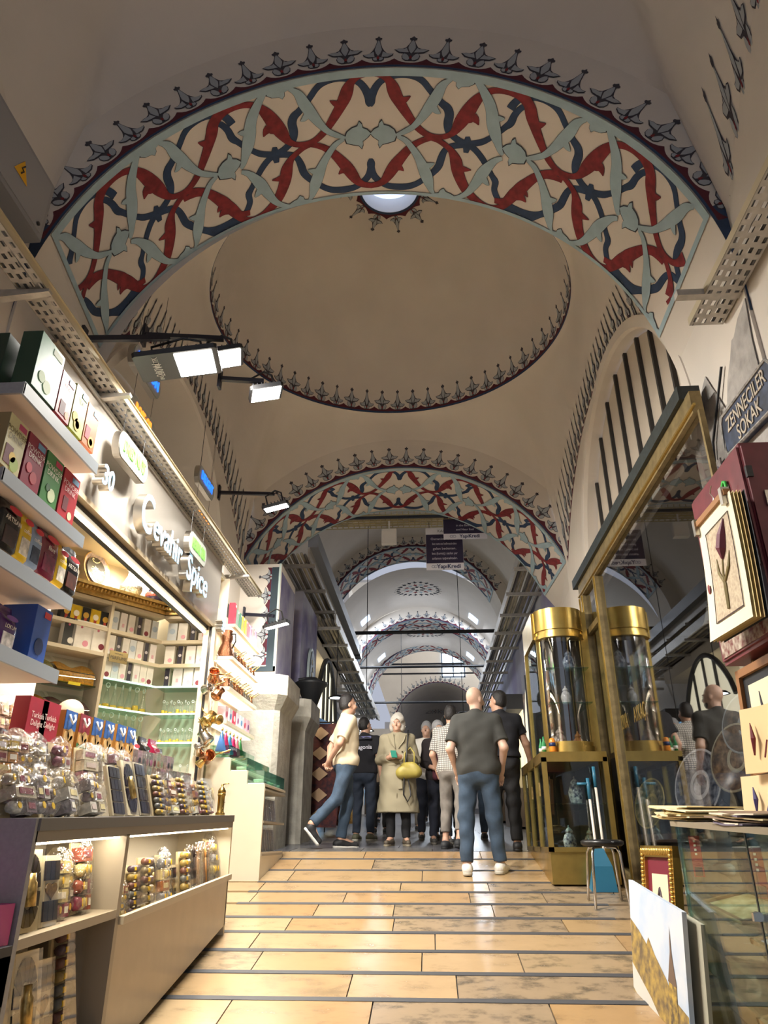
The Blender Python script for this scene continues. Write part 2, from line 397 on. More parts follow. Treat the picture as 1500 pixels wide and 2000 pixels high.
def arch_frieze(A, parent, n, w, h):
    r = A.n[3]; frieze(parent, lambda s, hh, L: A.face(s / r, hh, .003 * L), A.tl * r - .05, A.tr * r + .05, n, w, h)
arch_frieze(A1, arch1, 25, .235, .27)
arch_frieze(A2, arch2, 25, .235, .27)
def dome_fn(B):
    return lambda s, h, L: (lambda p: p + (Vector((B.cx, B.cy, B.rz)) - p).normalized() * .004 * L)(B.dome(s / B.rr, h))
frieze(bay1, dome_fn(B1), 0, 2 * PI * B1.rr, 58, .235, .30, lift=.05, band=.03)
def ocu_fn(B):
    H = B.top - B.rz; am = math.acos(B.ro / B.rr)
    def f(s, h, L):
        ph = s / B.ro; r = B.ro + h; a = math.acos(min(1, r / B.rr)); p = Vector((B.cx + r * math.cos(ph), B.cy + r * math.sin(ph), B.rz + H * math.sin(a)))
        return p - Vector((0, 0, .006 * L))
    return f
frieze(bay1, ocu_fn(B1), 0, 2 * PI * B1.ro, 11, .15, .24, lift=.05, band=.03)
def side_fn(B, x):
    def f(s, h, L):
        ph = math.atan2(s - B.cy, x - B.cx); p = B.vault(ph, h / 2.2); c = Vector((B.cx, B.cy, p.z - .4))
        return p + (c - p).normalized() * .006 * L
    return f
frieze(bay1, side_fn(B1, XR + .04), 4.45, 8.9, 30, .13, .42, lift=.06, band=.02)
frieze(bay1, side_fn(B1, XL - .06), 4.45, 8.9, 30, .13, .42, lift=.06, band=.02)
frieze(bay0, side_fn(B0, XR + .04), 1.4, 3.2, 11, .13, .42, lift=.06, band=.02)
# ---- painted arabesque on the soffits, traced in one period and repeated
def T(pts, ox=400, oy=120, sc=370 / 1500): return [(ox + p[0] * sc, oy + p[1] * sc, (p[2] if len(p) > 2 else 0) * sc) for p in pts]
S_RED = [T([(1412, 84, 42), (1330, 105, 45), (1270, 150, 60), (1240, 210, 92), (1218, 270, 95), (1180, 345, 80), (1130, 430, 66), (1070, 520, 52), (1000, 590, 46), (930, 625, 40), (850, 632, 40), (795, 616, 46), (760, 588, 66), (715, 525, 104), (660, 450, 112), (605, 380, 92), (550, 330, 62), (500, 308, 50), (430, 302, 46), (350, 318, 46), (270, 357, 48), (215, 410, 56), (182, 460, 72)]),
         T([(930, 632, 36), (1000, 645, 42), (1060, 668, 48), (1115, 705, 62), (1172, 762, 76), (1232, 832, 92), (1275, 893, 82), (1312, 940, 60), (1360, 966, 45), (1422, 975, 40)]),
         T([(940, 640, 30), (895, 656, 36), (850, 688, 38), (803, 730, 42), (778, 772, 60), (757, 830, 88), (745, 900, 88), (720, 980, 76), (680, 1060, 66), (620, 1130, 52), (550, 1185, 44), (480, 1210, 42), (412, 1203, 52), (368, 1165, 78), (308, 1108, 94), (250, 1060, 82), (190, 1020, 62), (130, 995, 46), (60, 985, 40), (-10, 1005, 36), (-60, 1030, 30)]),
         T([(1190, 330, 60), (1140, 315, 44), (1100, 293, 4)]), T([(680, 500, 80), (610, 505, 66), (578, 560, 4)]), T([(1255, 850, 60), (1195, 850, 44), (1162, 878, 4)]), T([(760, 870, 50), (700, 895, 40), (640, 906, 4)]), T([(330, 1120, 70), (262, 1135, 54), (222, 1178, 4)])]
S_NAVY = [T([(1404, 352, 8), (1404, 325, 48), (1402, 270, 62), (1370, 200, 56), (1320, 150, 50), (1240, 125, 46), (1150, 120, 50), (1060, 145, 50), (1000, 190, 46), (950, 258, 46), (900, 322, 48), (860, 370, 52), (818, 412, 62), (803, 465, 68), (815, 530, 66), (810, 590, 52), (770, 640, 46), (720, 680, 46), (672, 702, 46), (620, 740, 42), (570, 800, 42), (522, 880, 40), (482, 960, 36), (456, 1012, 48), (465, 1070, 42), (445, 1130, 40), (410, 1190, 40), (350, 1250, 46), (280, 1298, 48), (200, 1308, 46), (120, 1282, 46), (50, 1262, 44), (-20, 1215, 46)]),
          T([(660, 706, 46), (560, 696, 46), (500, 672, 42), (430, 632, 42), (375, 592, 46), (332, 562, 58), (300, 500, 52), (250, 452, 46), (190, 432, 46)]),
          T([(680, 706, 46), (790, 712, 46), (842, 742, 46), (870, 800, 56), (892, 860, 56), (940, 910, 48), (1000, 950, 42), (1060, 985, 42), (1130, 1003, 46), (1220, 1000, 46), (1300, 980, 42), (1368, 930, 46), (1402, 880, 50), (1420, 800, 50), (1422, 762, 6)]),
          T([(665, 645, 30), (668, 705, 62), (680, 770, 34)])]
S_BLUE = [T([(1215, 590, 26), (1150, 566, 40), (1080, 530, 46), (1010, 460, 66), (950, 380, 88), (900, 310, 92), (860, 240, 72), (820, 205, 46), (780, 186, 28)]), T([(930, 390, 60), (895, 430, 36), (868, 446, 4)]),
          T([(590, 208, 36), (550, 270, 56), (502, 370, 76), (477, 450, 86), (468, 540, 96), (450, 630, 90), (432, 700, 62), (415, 765, 40), (395, 802, 24)]), T([(440, 520, 50), (400, 522, 34), (375, 524, 4)]),
          T([(1205, 600, 26), (1140, 640, 40), (1080, 720, 50), (1040, 790, 62), (1010, 860, 82), (980, 940, 86), (962, 1000, 60), (950, 1040, 36), (930, 1070, 20)]), T([(985, 850, 46), (950, 842, 32), (922, 832, 4)]),
          T([(400, 828, 30), (450, 842, 46), (500, 880, 72), (550, 932, 92), (600, 1000, 76), (660, 1070, 52), (720, 1103, 36), (775, 1112, 24)]), T([(540, 985, 50), (520, 1012, 30), (503, 1032, 4)])]
P_BLUE = [T([(1417, 560), (1385, 528), (1352, 515), (1347, 485), (1325, 463), (1312, 500), (1270, 515), (1232, 545), (1215, 590), (1230, 632), (1280, 645), (1322, 652), (1345, 677), (1356, 645), (1352, 620), (1390, 592)]),
          T([(600, 196), (608, 236), (650, 252), (705, 250), (728, 264), (746, 238), (744, 212), (782, 190), (818, 148), (700, 160)]),
          T([(957, 1080), (925, 1068), (890, 1066), (884, 1048), (855, 1034), (838, 1062), (800, 1080), (775, 1100), (784, 1126), (870, 1108)])]
TH0, _v = A1.inv(*[(q[0], q[1]) for q in T([(1415, 560)])][0]); TH1, _v = A1.inv(*[(q[0], q[1]) for q in T([(405, 806)])][0])
PER = TH1 - TH0
def ribbon(pts, grow=0.0):
    c = cat_rom(pts, 4); out = []
    for i, p in enumerate(c):
        a, b = c[max(i - 1, 0)], c[min(i + 1, len(c) - 1)]; dx, dy = b[0] - a[0], b[1] - a[1]; l = math.hypot(dx, dy) or 1
        h = p[2] / 2 + grow
        out.append(((p[0] - dy / l * h, p[1] + dx / l * h), (p[0] + dy / l * h, p[1] - dx / l * h)))
    return out
def uv(p): th, v = A1.inv(*p); return th - TH0, v
PAT = {}
for key, strokes in (('navy', S_NAVY), ('red', S_RED), ('blue', S_BLUE)):
    PAT[key] = [[(uv(a), uv(b)) for a, b in ribbon(s)] for s in strokes]
    PAT[key + '_o'] = [[(uv(a), uv(b)) for a, b in ribbon(s, .55)] for s in strokes]
PAT['poly'] = [[uv((q[0], q[1])) for q in p] for p in P_BLUE]
def paint_arch(A, parent, per=3, clipv=True):
    scale = 2.18 / A.n[3] * (1.0 if A is A1 else .96)
    L = {'navy': (MB(), NAVY, .004), 'navy_o': (MB(), LINE, .003), 'red': (MB(), RED, .006), 'red_o': (MB(), LINE, .005), 'blue': (MB(), SKYB, .009), 'blue_o': (MB(), LINE, .008)}
    tmid = 0.0
    def P(t, v, off): return A.pt(tmid + t * scale, min(max(v, .0), 1.0), off)
    def ok(t): return A.tl + .01 < tmid + t * scale < A.tr - .01
    for k in range(per):
        for sg in (1, -1):
            for key in ('navy_o', 'navy', 'red_o', 'red', 'blue_o', 'blue'):
                mb, _, off = L[key]
                for si, s in enumerate(PAT[key]):
                    seg = list(zip(s, s[1:]))
                    if k and key.startswith('navy') and si == 0: seg = seg[9:]
                    if k and key.startswith('navy') and si == 2: seg = seg[:-14]
                    for (a, b), (c, d) in seg:
                        q = [((p[0] + k * PER) * sg, p[1]) for p in (a, b, d, c)]
                        if all(ok(t) for t, v in q): mb.add([P(t, v, off) for t, v in q], [(0, 1, 2, 3)])
            for p in PAT['poly']:
                q = [((t + k * PER) * sg, v) for t, v in p]
                if all(ok(t) for t, v in q):
                    c = (sum(t for t, v in q) / len(q), sum(v for t, v in q) / len(q))
                    add_poly(L['blue'][0], q, lambda t, v: P(t, v, .0085))
                    add_poly(L['blue_o'][0], [(c[0] + (t - c[0]) * 1.09, c[1] + (v - c[1]) * 1.09) for t, v in q], lambda t, v: P(t, v, .0075))
    for key, nm in (('navy_o', 'scroll_outline'), ('navy', 'navy_scroll'), ('red_o', 'scroll_outline'), ('red', 'red_scroll'), ('blue_o', 'scroll_outline'), ('blue', 'pale_blue_scroll')):
        L[key][0].build(nm, L[key][1], parent)
    e = MB()
    for v0, v1 in ((0, .055), (.972, 1)): e.grid(lambda u, v: A.pt(lerp(A.tl, A.tr, u), lerp(v0, v1, v), .010), 72, 1)
    for t0, t1 in ((A.tl, A.tl + .018), (A.tr - .018, A.tr)): e.grid(lambda u, v: A.pt(lerp(t0, t1, u), v, .010), 1, 4)
    e.build('soffit_border', SKYB, parent)
paint_arch(A1, arch1); paint_arch(A2, arch2)

# ---- side walls
def wall_with_arch(name, x, y0, y1, z0, z1, yc, zc, r, m, depth, sgn, zs):
    """wall in plane x with a lunette opening (arc centre yc,zc radius r above sill zs); reveal goes outward by depth"""
    mb = MB(); n = 48; a0 = math.asin(max(-1, min(1, (zs - zc) / r)))
    arc = [(yc + r * math.cos(PI - a0 - (PI - 2 * a0) * i / n), zc + r * math.sin(PI - a0 - (PI - 2 * a0) * i / n)) for i in range(n + 1)]
    def ztop(y): return max(z1(y), 0)
    for (ya, za), (yb, zb) in zip(arc, arc[1:]):
        mb.add([(x, ya, za), (x, yb, zb), (x, yb, max(z1(yb), zb)), (x, ya, max(z1(ya), za))], [(0, 1, 2, 3)])
        mb.add([(x, ya, za), (x, yb, zb), (x + sgn * depth, yb, zb), (x + sgn * depth, ya, za)], [(0, 1, 2, 3)])
    for ya, yb in ((y0, arc[0][0]), (arc[-1][0], y1)):
        mb.grid(lambda u, v: (x, lerp(ya, yb, u), lerp(z0, z1(lerp(ya, yb, u)), v)), 8, 1)
    mb.add([(x, arc[0][0], z0), (x, arc[-1][0], z0), (x, arc[-1][0], zs), (x, arc[0][0], zs)], [(0, 1, 2, 3)])
    mb.add([(x, arc[0][0], zs), (x, arc[-1][0], zs), (x + sgn * depth, arc[-1][0], zs), (x + sgn * depth, arc[0][0], zs)], [(0, 1, 2, 3)])
    return struct(name, mb, m), arc
def side_top(B, x): return lambda y: B.outer(math.atan2(y - B.cy, x - B.cx)).z + .02
wl, arcL = wall_with_arch('wall_left', XL - .04, 4.33, 9.0, 4.3, side_top(B1, XL - .06), 6.15, 4.05, 1.86, PLAS, .55, -1, 4.36)
wr, arcR = wall_with_arch('wall_right', XR + .03, 4.33, 9.0, 3.9, side_top(B1, XR + .04), 6.02, 4.13, 1.76, PLAS, .16, 1, 4.13)
MB().add([(XL - .60, 4.2, 4.2), (XL - .60, 8.4, 4.2), (XL - .60, 8.4, 6.2), (XL - .60, 4.2, 6.2)], [(0, 1, 2, 3)]).build('lunette_back', PLAS, wl)
def moulding(arc, x, w, d, m, parent, sgn):
    mb = MB(); k = len(arc); yc = sum(p[0] for p in arc) / k; zc = arc[0][1]
    rows = []
    for ya, za in arc:
        l = math.hypot(ya - yc, za - zc) or 1; n = ((ya - yc) / l, (za - zc) / l)
        rows.append([(x, ya, za), (x - sgn * d, ya + n[0] * w * .1, za + n[1] * w * .1), (x - sgn * d, ya + n[0] * w * .9, za + n[1] * w * .9), (x, ya + n[0] * w, za + n[1] * w)])
    for a, b in zip(rows, rows[1:]): mb.add(a + b, [(0, 1, 5, 4), (1, 2, 6, 5), (2, 3, 7, 6)])
    return mb.build('lunette_moulding', m, parent)
moulding(arcL, XL - .04, .10, .03, PLAS, wl, -1); moulding(arcR, XR + .03, .12, .04, PLAS, wr, 1)
# lower and near walls behind the shops
struct('wall_left_near', MB().box((XL - .25, -4, -1.0), (XL - .02, 3.26, 6.3)), PLAS)
struct('wall_right_near', MB().box((XR + .02, -4, -1.0), (XR + .25, 3.26, 6.2)), PLASG)
# ================================================================== LEFT SHOP
STEEL = mat('brushed_steel', (.52, .49, .44), .32, 1.0, var=.08, scale=5)
FASC = mat('fascia_metal', (.34, .31, .27), .38, .45, var=.06, scale=2)
LAM = mat('cream_laminate', (.66, .58, .44), .45, var=.02)
LAMG = mat('grey_laminate', (.30, .30, .32), .45, var=.08, scale=60)
SHELFP = mat('shelf_peach', (.74, .60, .48), .5)
LEDM = mat('led_strip_warm', (1, .86, .62), .4, emit=5.5, emit_col=(1, .85, .60))
LEDW = mat('led_strip_white', (1, .95, .85), .4, emit=4.0, emit_col=(1, .93, .80))
GALV = mat('galvanised', (.50, .47, .42), .5, .5, var=.15, scale=20)
DARKM = mat('dark_alu', (.05, .05, .055), .4, .6)
WHITE = mat('white_board', (.78, .76, .72), .5)
BLK = mat('black_plastic', (.012, .012, .013), .4)
GLASS = glassy('clear_glass', (.93, .98, .96), .06, .01, edge=.5)
GLASSG = glassy('green_glass_edge', (.70, .92, .84), .12, .02)
FILM = glassy('cellophane', (.96, .96, .96), .09, .12, bump=1.0, bscale=38, edge=.42)
LID = glassy('clear_lid', (.97, .97, .97), .05, .05, edge=.35)
def area_light(name, loc, size, power, col=(1, .86, .66), rot=(0, 0, 0), sy=None, spread=PI):
    l = bpy.data.lights.new(name, 'AREA'); l.energy = power; l.color = col; l.size = size; l.spread = spread
    if sy: l.shape = 'RECTANGLE'; l.size_y = sy
    o = bpy.data.objects.new(name, l); COL.objects.link(o); o.location = loc; o.rotation_euler = rot
    return o
FACE_AISLE = PI / 2      # rz for goods whose front (-y) must look to +x
# ---- room of the shop
DK0 = Vector((-2.78, 7.25, 0)); DU = Vector((-.574, -.819, 0)); DN = Vector((.819, -.574, 0)); DRZ = math.atan2(.819, .574)
def diag(px, py, off=0.0):
    d = Vector(ray(px, py)); o = Vector((0, 0, CZ)); P0 = DK0 + DN * off
    t = (P0 - o).dot(DN) / d.dot(DN); return o + d * t
def dpos(s, off=0.0, z=0.0): return DK0 + DU * s + DN * off + Vector((0, 0, z))
sw = MB()
c0 = dpos(-.1, -.30); c1 = dpos(3.0, -.30)
sw.add([(c0.x, c0.y, .6), (c1.x, c1.y, .6), (c1.x, c1.y, 4.3), (c0.x, c0.y, 4.3)], [(0, 1, 2, 3)])
sw.add([(-2.20, 7.54, .6), (c0.x - .1, 7.54, .6), (c0.x - .1, 7.54, 4.3), (-2.20, 7.54, 4.3)], [(0, 1, 2, 3)])
sw.add([(c1.x, c1.y, .6), (c1.x, 2.4, .6), (c1.x, 2.4, 4.3), (c1.x, c1.y, 4.3)], [(0, 1, 2, 3)])
struct('wall_shop', sw, mat('shop_wall_cream', (.66, .60, .46), .7))
struct('ceiling_shop', MB().box((-5, 4.4, 4.28), (-2.26, 7.6, 4.33)), mat('shop_ceiling', (.72, .66, .52), .7))
struct('floor_shop', MB().box((-5, 3.3, .80), (-2.3, 7.5, .86)), LAM)
# pier cladding beside the shop: near pier is boxed in behind the shelves
# ---- fascia with channel letters
fa = thing('shop_fascia', 'brushed metal shop fascia with glowing white sign letters', 'sign', (-2.22, 5.35, 3.66))
MB().box((-.10, -1.95, 0), (0, 1.92, .70)).build('panel', FASC, fa)
MB().box((-.10, -1.95, .70), (.02, 1.92, .725)).build('top_trim', STEEL, fa)
MB().box((-.06, -1.95, -.035), (.015, 1.92, 0)).build('bottom_trim', mat('trim_tan', (.36, .29, .19), .4), fa)
LET = mat('letter_glow', (.35, .55, .75), .4, emit=.8, emit_col=(.36, .72, 1.0))
def channel(parent, s, size, y, z, x=.07, ext=.035, sx=1.0, bold=.003, mm=None):
    a = text('letter_return', s, size, STEEL, parent, (x, y, z), (PI / 2, 0, PI / 2), ext, bold, sx=sx)
    text('letter_face', s, size, mm or LET, parent, (x + ext + .003, y, z), (PI / 2, 0, PI / 2), .002, bold, sx=sx)
channel(fa, 'C', .44, -.47, .22, sx=.8); channel(fa, 'evahir', .31, .02, .20, sx=.90); channel(fa, 'Spice', .33, .84, .17, sx=.92)
channel(fa, '30', .20, -1.18, .16, sx=.9)
channel(fa, '30', .15, 1.82, -.02, sx=.9)
MB().box((-.16, -1.9, -.075), (-.03, 1.85, -.04)).build('rail', DARKM, fa)
led = MB().tube([(-2.29, 3.5, 3.57), (-2.29, 7.1, 3.57)], .016, 8).build('led_tube', LEDM); tag(led, 'long warm white light tube under the metal fascia', 'light')
area_light('led_tube_light', (-2.29, 5.3, 3.54), .05, 22, (1, .86, .62), (0, 0, 0), 3.5)
# ---- post of the shopfront and dark sliding-door frame
po = thing('door_post', 'tall beige shopfront post beside the perfume shelves', 'post', (-2.26, 7.12, .86))
MB().box((-.035, -.02, 0), (.02, .05, 2.76)).build('post', LAM, po); MB().box((.022, -.01, 0), (.045, .05, 2.76)).build('track', DARKM, po); MB().box((.047, -.01, 0), (.085, .05, 2.76)).build('jamb', LAM, po)
# ---- wall shelving: short bay facing the street and long diagonal bay
zs = [at(321, p, y=7.25).z for p in (1251, 1297)]; zg = [at(305, p, y=7.25).z for p in (1341, 1394, 1450)]
zc = at(330, 1199, y=7.25).z
su = thing('perfume_shelving', 'cream corner shelving lined with white perfume boxes and glass bottles', 'shelving', (-2.78, 7.25, .86))
rot = Matrix.Rotation(DRZ, 4, 'Z')
LEN = 2.7
for z in zs + [zc - .02]:
    b = MB().box((-.0, 0, z - .895), (.50, .26, z - .86)); b.box((-LEN, 0, z - .895), (0, .26, z - .86), rot); b.build('shelf', LAM, su)
for z in zg:
    b = MB().box((0, .0, z - .872), (.50, .26, z - .86)); b.box((-.60, 0, z - .872), (0, .26, z - .86), rot); b.build('glass_shelf', GLASSG, su)
    b = MB().box((0, -.012, z - .874), (.50, 0, z - .858)); b.box((-.60, -.012, z - .874), (0, 0, z - .858), rot); b.build('led_edge', mat('led_edge_green', (.6, 1, .85), .4, emit=.9, emit_col=(.62, 1, .85)), su)
MB().box((-.63, -.01, 0), (-.60, .28, zc - .88), rot).build('divider', LAM, su)
MB().box((-LEN, -.01, 0), (-LEN + .03, .28, zc - .88), rot).build('divider', LAM, su)
b = MB().box((0, .262, 0), (.5, .27, zc - .9)); b.box((-LEN, .262, 0), (0, .27, zc - .9), rot); b.build('back_panel', mat('shelf_back', (.74, .70, .58), .6), su)
# gilded cornice: stepped profile with bead row
GOLD = mat('gilt', (.62, .43, .16), .35, .85, var=.25, scale=30)
g = MB(); gb = MB()
for (x0, x1, m) in ((-.02, .46, None), (-LEN, .02, rot)):
    g.box((x0, -.02, zc - .875), (x1, .27, zc - .835), m); g.box((x0, -.05, zc - .835), (x1, .27, zc - .795), m); g.box((x0, -.08, zc - .795), (x1, .27, zc - .765), m)
    k = x0
    while k < x1 - .02:
        gb.ball((k + .02, -.055, zc - .815), (.014, .02, .02), 6, 4, m); k += .04
cn = g.build('cornice', GOLD, su); gb.build('bead_row', mat('gilt_bead', (.75, .55, .24), .3, .9), cn)
# ---- lights of the shop interior
for i, (x, y) in enumerate([tuple(at(a_, b_, z=4.27))[:2] for a_, b_ in ((245, 1078), (263, 1097), (291, 1127))]):
    dl = thing('downlight', ORD[i] + ' round recessed spotlight in the spice shop ceiling', 'light', (x, y, 4.27), 0, 'ceiling spotlights of the spice shop')
    MB().lathe([(.03, -.012), (.055, -.012), (.06, 0)], 16).build('ring', WHITE, dl); MB().lathe([(.0, -.008), (.03, -.008)], 16).build('lens', LEDW, dl)
    area_light('downlight_lamp', (x, y, 4.24), .12, 9, (1, .87, .64))

# ================================================================== goods: builders (front looks to -y, base centre at the origin)
def carton(name, w, h, d, c, label, cat='box', loc=(0, 0, 0), rz=0, group=None, top=None, txt=None, tcol=None, tag_c=None, art=None, side=None, rough=.4):
    t = thing(name, label, cat, loc, rz, group)
    MB().box((-w / 2, -d / 2, 0), (w / 2, d / 2, h)).build('carton', M(side or c, rough), t)
    fp = MB().box((-w / 2 + .001, -d / 2 - .0016, .001), (w / 2 - .001, -d / 2, h - .001)).build('front_panel', M(c, rough, var=.10, scale=12), t)
    if tag_c: MB().box((w * .02, -d / 2 - .0035, h * .83), (w * .42, -d / 2 - .001, h * .94)).build('brand_tag', M(tag_c), t)
    if txt:
        for i, s in enumerate(txt.split('|')): text('lettering', s, min(h * .15, w * 1.5 / max(len(s), 3)), M(tcol or 'f4efe4'), t, (0, -d / 2 - .0035, h * (.72 - i * .13)))
    for a in art or ():
        kind, cx, cz, r, col = a; mb = MB()
        if kind == 'o': mb.lathe([(0, 0), (r, 0), (r, .002), (0, .002)], 14, Matrix.Translation((cx * w, -d / 2 - .002, cz * h)) @ Matrix.Rotation(PI / 2, 4, 'X'))
        else: mb.box((cx * w - r, -d / 2 - .0035, cz * h - r * 1.5), (cx * w + r, -d / 2 - .001, cz * h + r * 1.5))
        mb.build('printed_fruit' if kind == 'o' else 'printed_glass', M(col), t)
    return t
def pouch_mesh(w, h, d):
    mb = MB(); prof = [(0, .80, .86), (.06, 1, 1), (.5, 1.0, 1.02), (.74, .98, .80), (.86, .99, .25), (1, .98, .06)]
    def fn(u, v):
        i = min(int(v * 5), 4); f = v * 5 - i; a = [lerp(p, q, f) for p, q in zip(prof[i], prof[i + 1])]
        th = u * 2 * PI; c, s = math.cos(th), math.sin(th); e = .45
        return (w / 2 * a[1] * math.copysign(abs(c) ** e, c), d / 2 * a[2] * math.copysign(abs(s) ** e, s), h * a[0])
    mb.grid(fn, 24, 10, None, True); mb.add([fn(i / 24, 0) for i in range(24)], [tuple(range(24))[::-1]]); mb.add([fn(i / 24, 1) for i in range(24)], [tuple(range(24))]); return mb
def pouch(name, w, h, d, c, label, loc=(0, 0, 0), rz=0, group=None, txt=None, tcol='f0e8d8', brand='c02f3c', art='d8c8a0', cat='bag', rough=.25):
    t = thing(name, label, cat, loc, rz, group)
    pouch_mesh(w, h, d).build('bag', M(c, rough, bump=.25, bscale=9, coat=.3), t, True)
    y = -d * .52
    mb = MB(); mb.lathe([(0, 0), (1, 0), (1, .002), (0, .002)], 16, Matrix.Translation((0, y, h * .70)) @ Matrix.Rotation(PI / 2, 4, 'X') @ Matrix.Diagonal((w * .30, h * .05, 1, 1))); mb.build('brand_tag', M(brand), t)
    MB().box((-w * .28, y - .001, h * .10), (w * .28, y + .004, h * .40)).build('picture', M(art, .5, var=.5, scale=30), t)
    if txt: text('lettering', txt, min(h * .12, w * 1.4 / max(len(txt), 3)), M(tcol), t, (0, y - .002, h * .52))
    return t
def cello(name, w, h, d, label, loc, rz=0, tilt=0, group=None, cols=('c9a24a', '8a5a3a', 'b9b4a4', '6d2f3a'), seed=0, n=6):
    """cellophane-wrapped assortment: cream card, small printed boxes and rolls with yellow seals, clear crumpled wrap"""
    r = random.Random(seed); t = thing(name, label, 'package', loc, rz, group); t.rotation_euler = (tilt, 0, rz)
    MB().box((-w * .46, d * .20, 0), (w * .46, d * .27, h * .96)).build('card', M('c9b891', .7), t)
    rows = max(3, n // 2 + 1); ch = h * .86 / rows
    for row in range(rows):
        k = r.choice((1, 2, 2, 3)); cw = w * .86 / k
        for cl in range(k):
            x = -w * .43 + (cl + .5) * cw; z = h * .05 + row * ch; dy = r.uniform(-.05, .05) * d; c = r.choice(cols)
            if r.random() < .55:
                q = MB().box((x - cw * .44, -d * .24 + dy, z), (x + cw * .44, d * .18, z + ch * .9)).build('spice_box', M(c, .5, var=.25, scale=50), t)
                MB().box((x - cw * .3, -d * .255 + dy, z + ch * .25), (x + cw * .3, -d * .24 + dy, z + ch * .7)).build('box_label', M(r.choice(('e8e2d2', 'd8c890', 'c8b8b0', '7a3040')), .5), q)
            else:
                q = MB().tube([(x - cw * .44, -d * .05 + dy, z + ch * .45), (x - cw * .3, -d * .05 + dy, z + ch * .47), (x + cw * .3, -d * .05 + dy, z + ch * .47), (x + cw * .44, -d * .05 + dy, z + ch * .45)], [ch * .25, ch * .44, ch * .44, ch * .25], 9).build('spice_roll', M(c, .5, var=.3, scale=60), t, True)
                MB().lathe([(0, 0), (1, 0), (1, .003), (0, .003)], 10, Matrix.Translation((x, -d * .05 + dy - ch * .43, z + ch * .5)) @ Matrix.Rotation(PI / 2, 4, 'X') @ Matrix.Diagonal((min(cw * .16, .016), ch * .26, 1, 1))).build('seal', M('e0b51c', .4), q)
    ph = r.uniform(0, 6)
    def fn(u, v):
        th = u * 2 * PI; c, s = math.cos(th), math.sin(th); k = min(1, math.sin(max(.02, v) * PI * .98) ** .22) * (1 if v < .85 else 1 - (v - .85) * 3.2); nz = 1 + .05 * math.sin(7 * th + 9 * v + ph) + .05 * math.sin(17 * v + th * 3 + ph) + r.uniform(-.03, .03)
        return (w * .53 * k * nz * math.copysign(abs(c) ** .5, c), d * .38 * k * nz * math.copysign(abs(s) ** .5, s), h * (v * 1.12 - .01))
    MB().grid(fn, 16, 11, None, True).build('wrap', FILM, t, False)
    return t
def blister(name, w, h, label, loc, rz=0, tilt=0, style=0, group=None, seed=0):
    """flat gift tray: cream tray with dark spice wells, round or square plan, clear lid"""
    r = random.Random(seed); t = thing(name, label, 'gift tray', loc, rz, group); t.rotation_euler = (tilt, 0, rz)
    MB().bbox((-w / 2, -.012, 0), (w / 2, .012, h), .004).build('tray', M('cfc3a4', .5), t)
    W = ['1c181c', '2a2024', '352a22', '241a2a']
    def well(poly, col):
        mb = MB(); n = len(poly); mb.add([(x, -.013, z) for x, z in poly] + [(x * .96 + .04 * poly[0][0] * 0, -.019, z) for x, z in poly], [tuple(range(n)), tuple(range(n, 2 * n))] + [(i, (i + 1) % n, n + (i + 1) % n, n + i) for i in range(n)])
        mb.build('spice_well', M(col, .35, var=.4, scale=90), t)
    if style == 0:
        n = 14
        for i in range(n):
            a0, a1 = 2 * PI * (i + .08) / n, 2 * PI * (i + .92) / n
            P = lambda a, k: (w * .44 * k * math.copysign(abs(math.cos(a)) ** .85, math.cos(a)), h * .5 + h * .45 * k * math.copysign(abs(math.sin(a)) ** .85, math.sin(a)))
            well([P(a0, .52), P(a1, .52), P(a1, 1), P(a0, 1)], r.choice(W))
        MB().lathe([(w * .13, 0), (w * .13, h * .28), (w * .10, h * .31), (w * .10, h * .4), (0, h * .4)], 12, Matrix.Translation((0, -.02, h * .3))).build('mill', mat('brass_mill', (.5, .36, .14), .3, .9, var=.4, scale=40), t, True)
    elif style == 1:
        for zz in (0, 1):
            for i in range(3): well([(w * (-.42 + i * .29), h * (.07 + zz * .57)), (w * (-.16 + i * .29), h * (.07 + zz * .57)), (w * (-.16 + i * .29), h * (.35 + zz * .57)), (w * (-.42 + i * .29), h * (.35 + zz * .57))], r.choice(W))
        mb = MB(); hp = []
        for i in range(20):
            a = 2 * PI * i / 20; hp.append((w * .021 * 16 * math.sin(a) ** 3, h * .5 + h * .0085 * (13 * math.cos(a) - 5 * math.cos(2 * a) - 2 * math.cos(3 * a) - math.cos(4 * a))))
        well(hp, '8a6a34')
    else:
        for rr_ in range(4):
            for i in range(3): well([(w * (-.44 + i * .30), h * (.04 + rr_ * .24)), (w * (-.17 + i * .30), h * (.04 + rr_ * .24)), (w * (-.17 + i * .30), h * (.25 + rr_ * .24)), (w * (-.44 + i * .30), h * (.25 + rr_ * .24))], r.choice(W))
    MB().box((-w / 2, -.026, 0), (w / 2, -.0255, h)).build('lid_film', LID, t)
    return t
def rollstack(name, w, h, label, loc, rz=0, tilt=0, n=7, group=None, seed=0):
    """column of spice tubes with yellow seals on a card"""
    r = random.Random(seed); t = thing(name, label, 'package', loc, rz, group); t.rotation_euler = (tilt, 0, rz)
    MB().box((-w / 2, 0, 0), (w / 2, .012, h)).build('card', M('b7a682', .7), t)
    for i in range(n):
        z = h * (i + .5) / n; q = MB().tube([(-w * .38, -.026, z), (w * .42, -.026, z)], h * .42 / n, 10).build('spice_tube', M(r.choice(('6e4a40', '8a7a5c', '574650', 'a08a52', '6a6a66')), .4, var=.3, scale=50), t, True)
        MB().box((-w * .2, -.026 - h * .44 / n, z - h * .22 / n), (-w * .02, -.026, z + h * .22 / n)).build('seal', M('d9b21e', .4), q)
    MB().box((-w * .52, -.075, 0), (w * .52, -.0745, h)).build('wrap', LID, t)
    return t

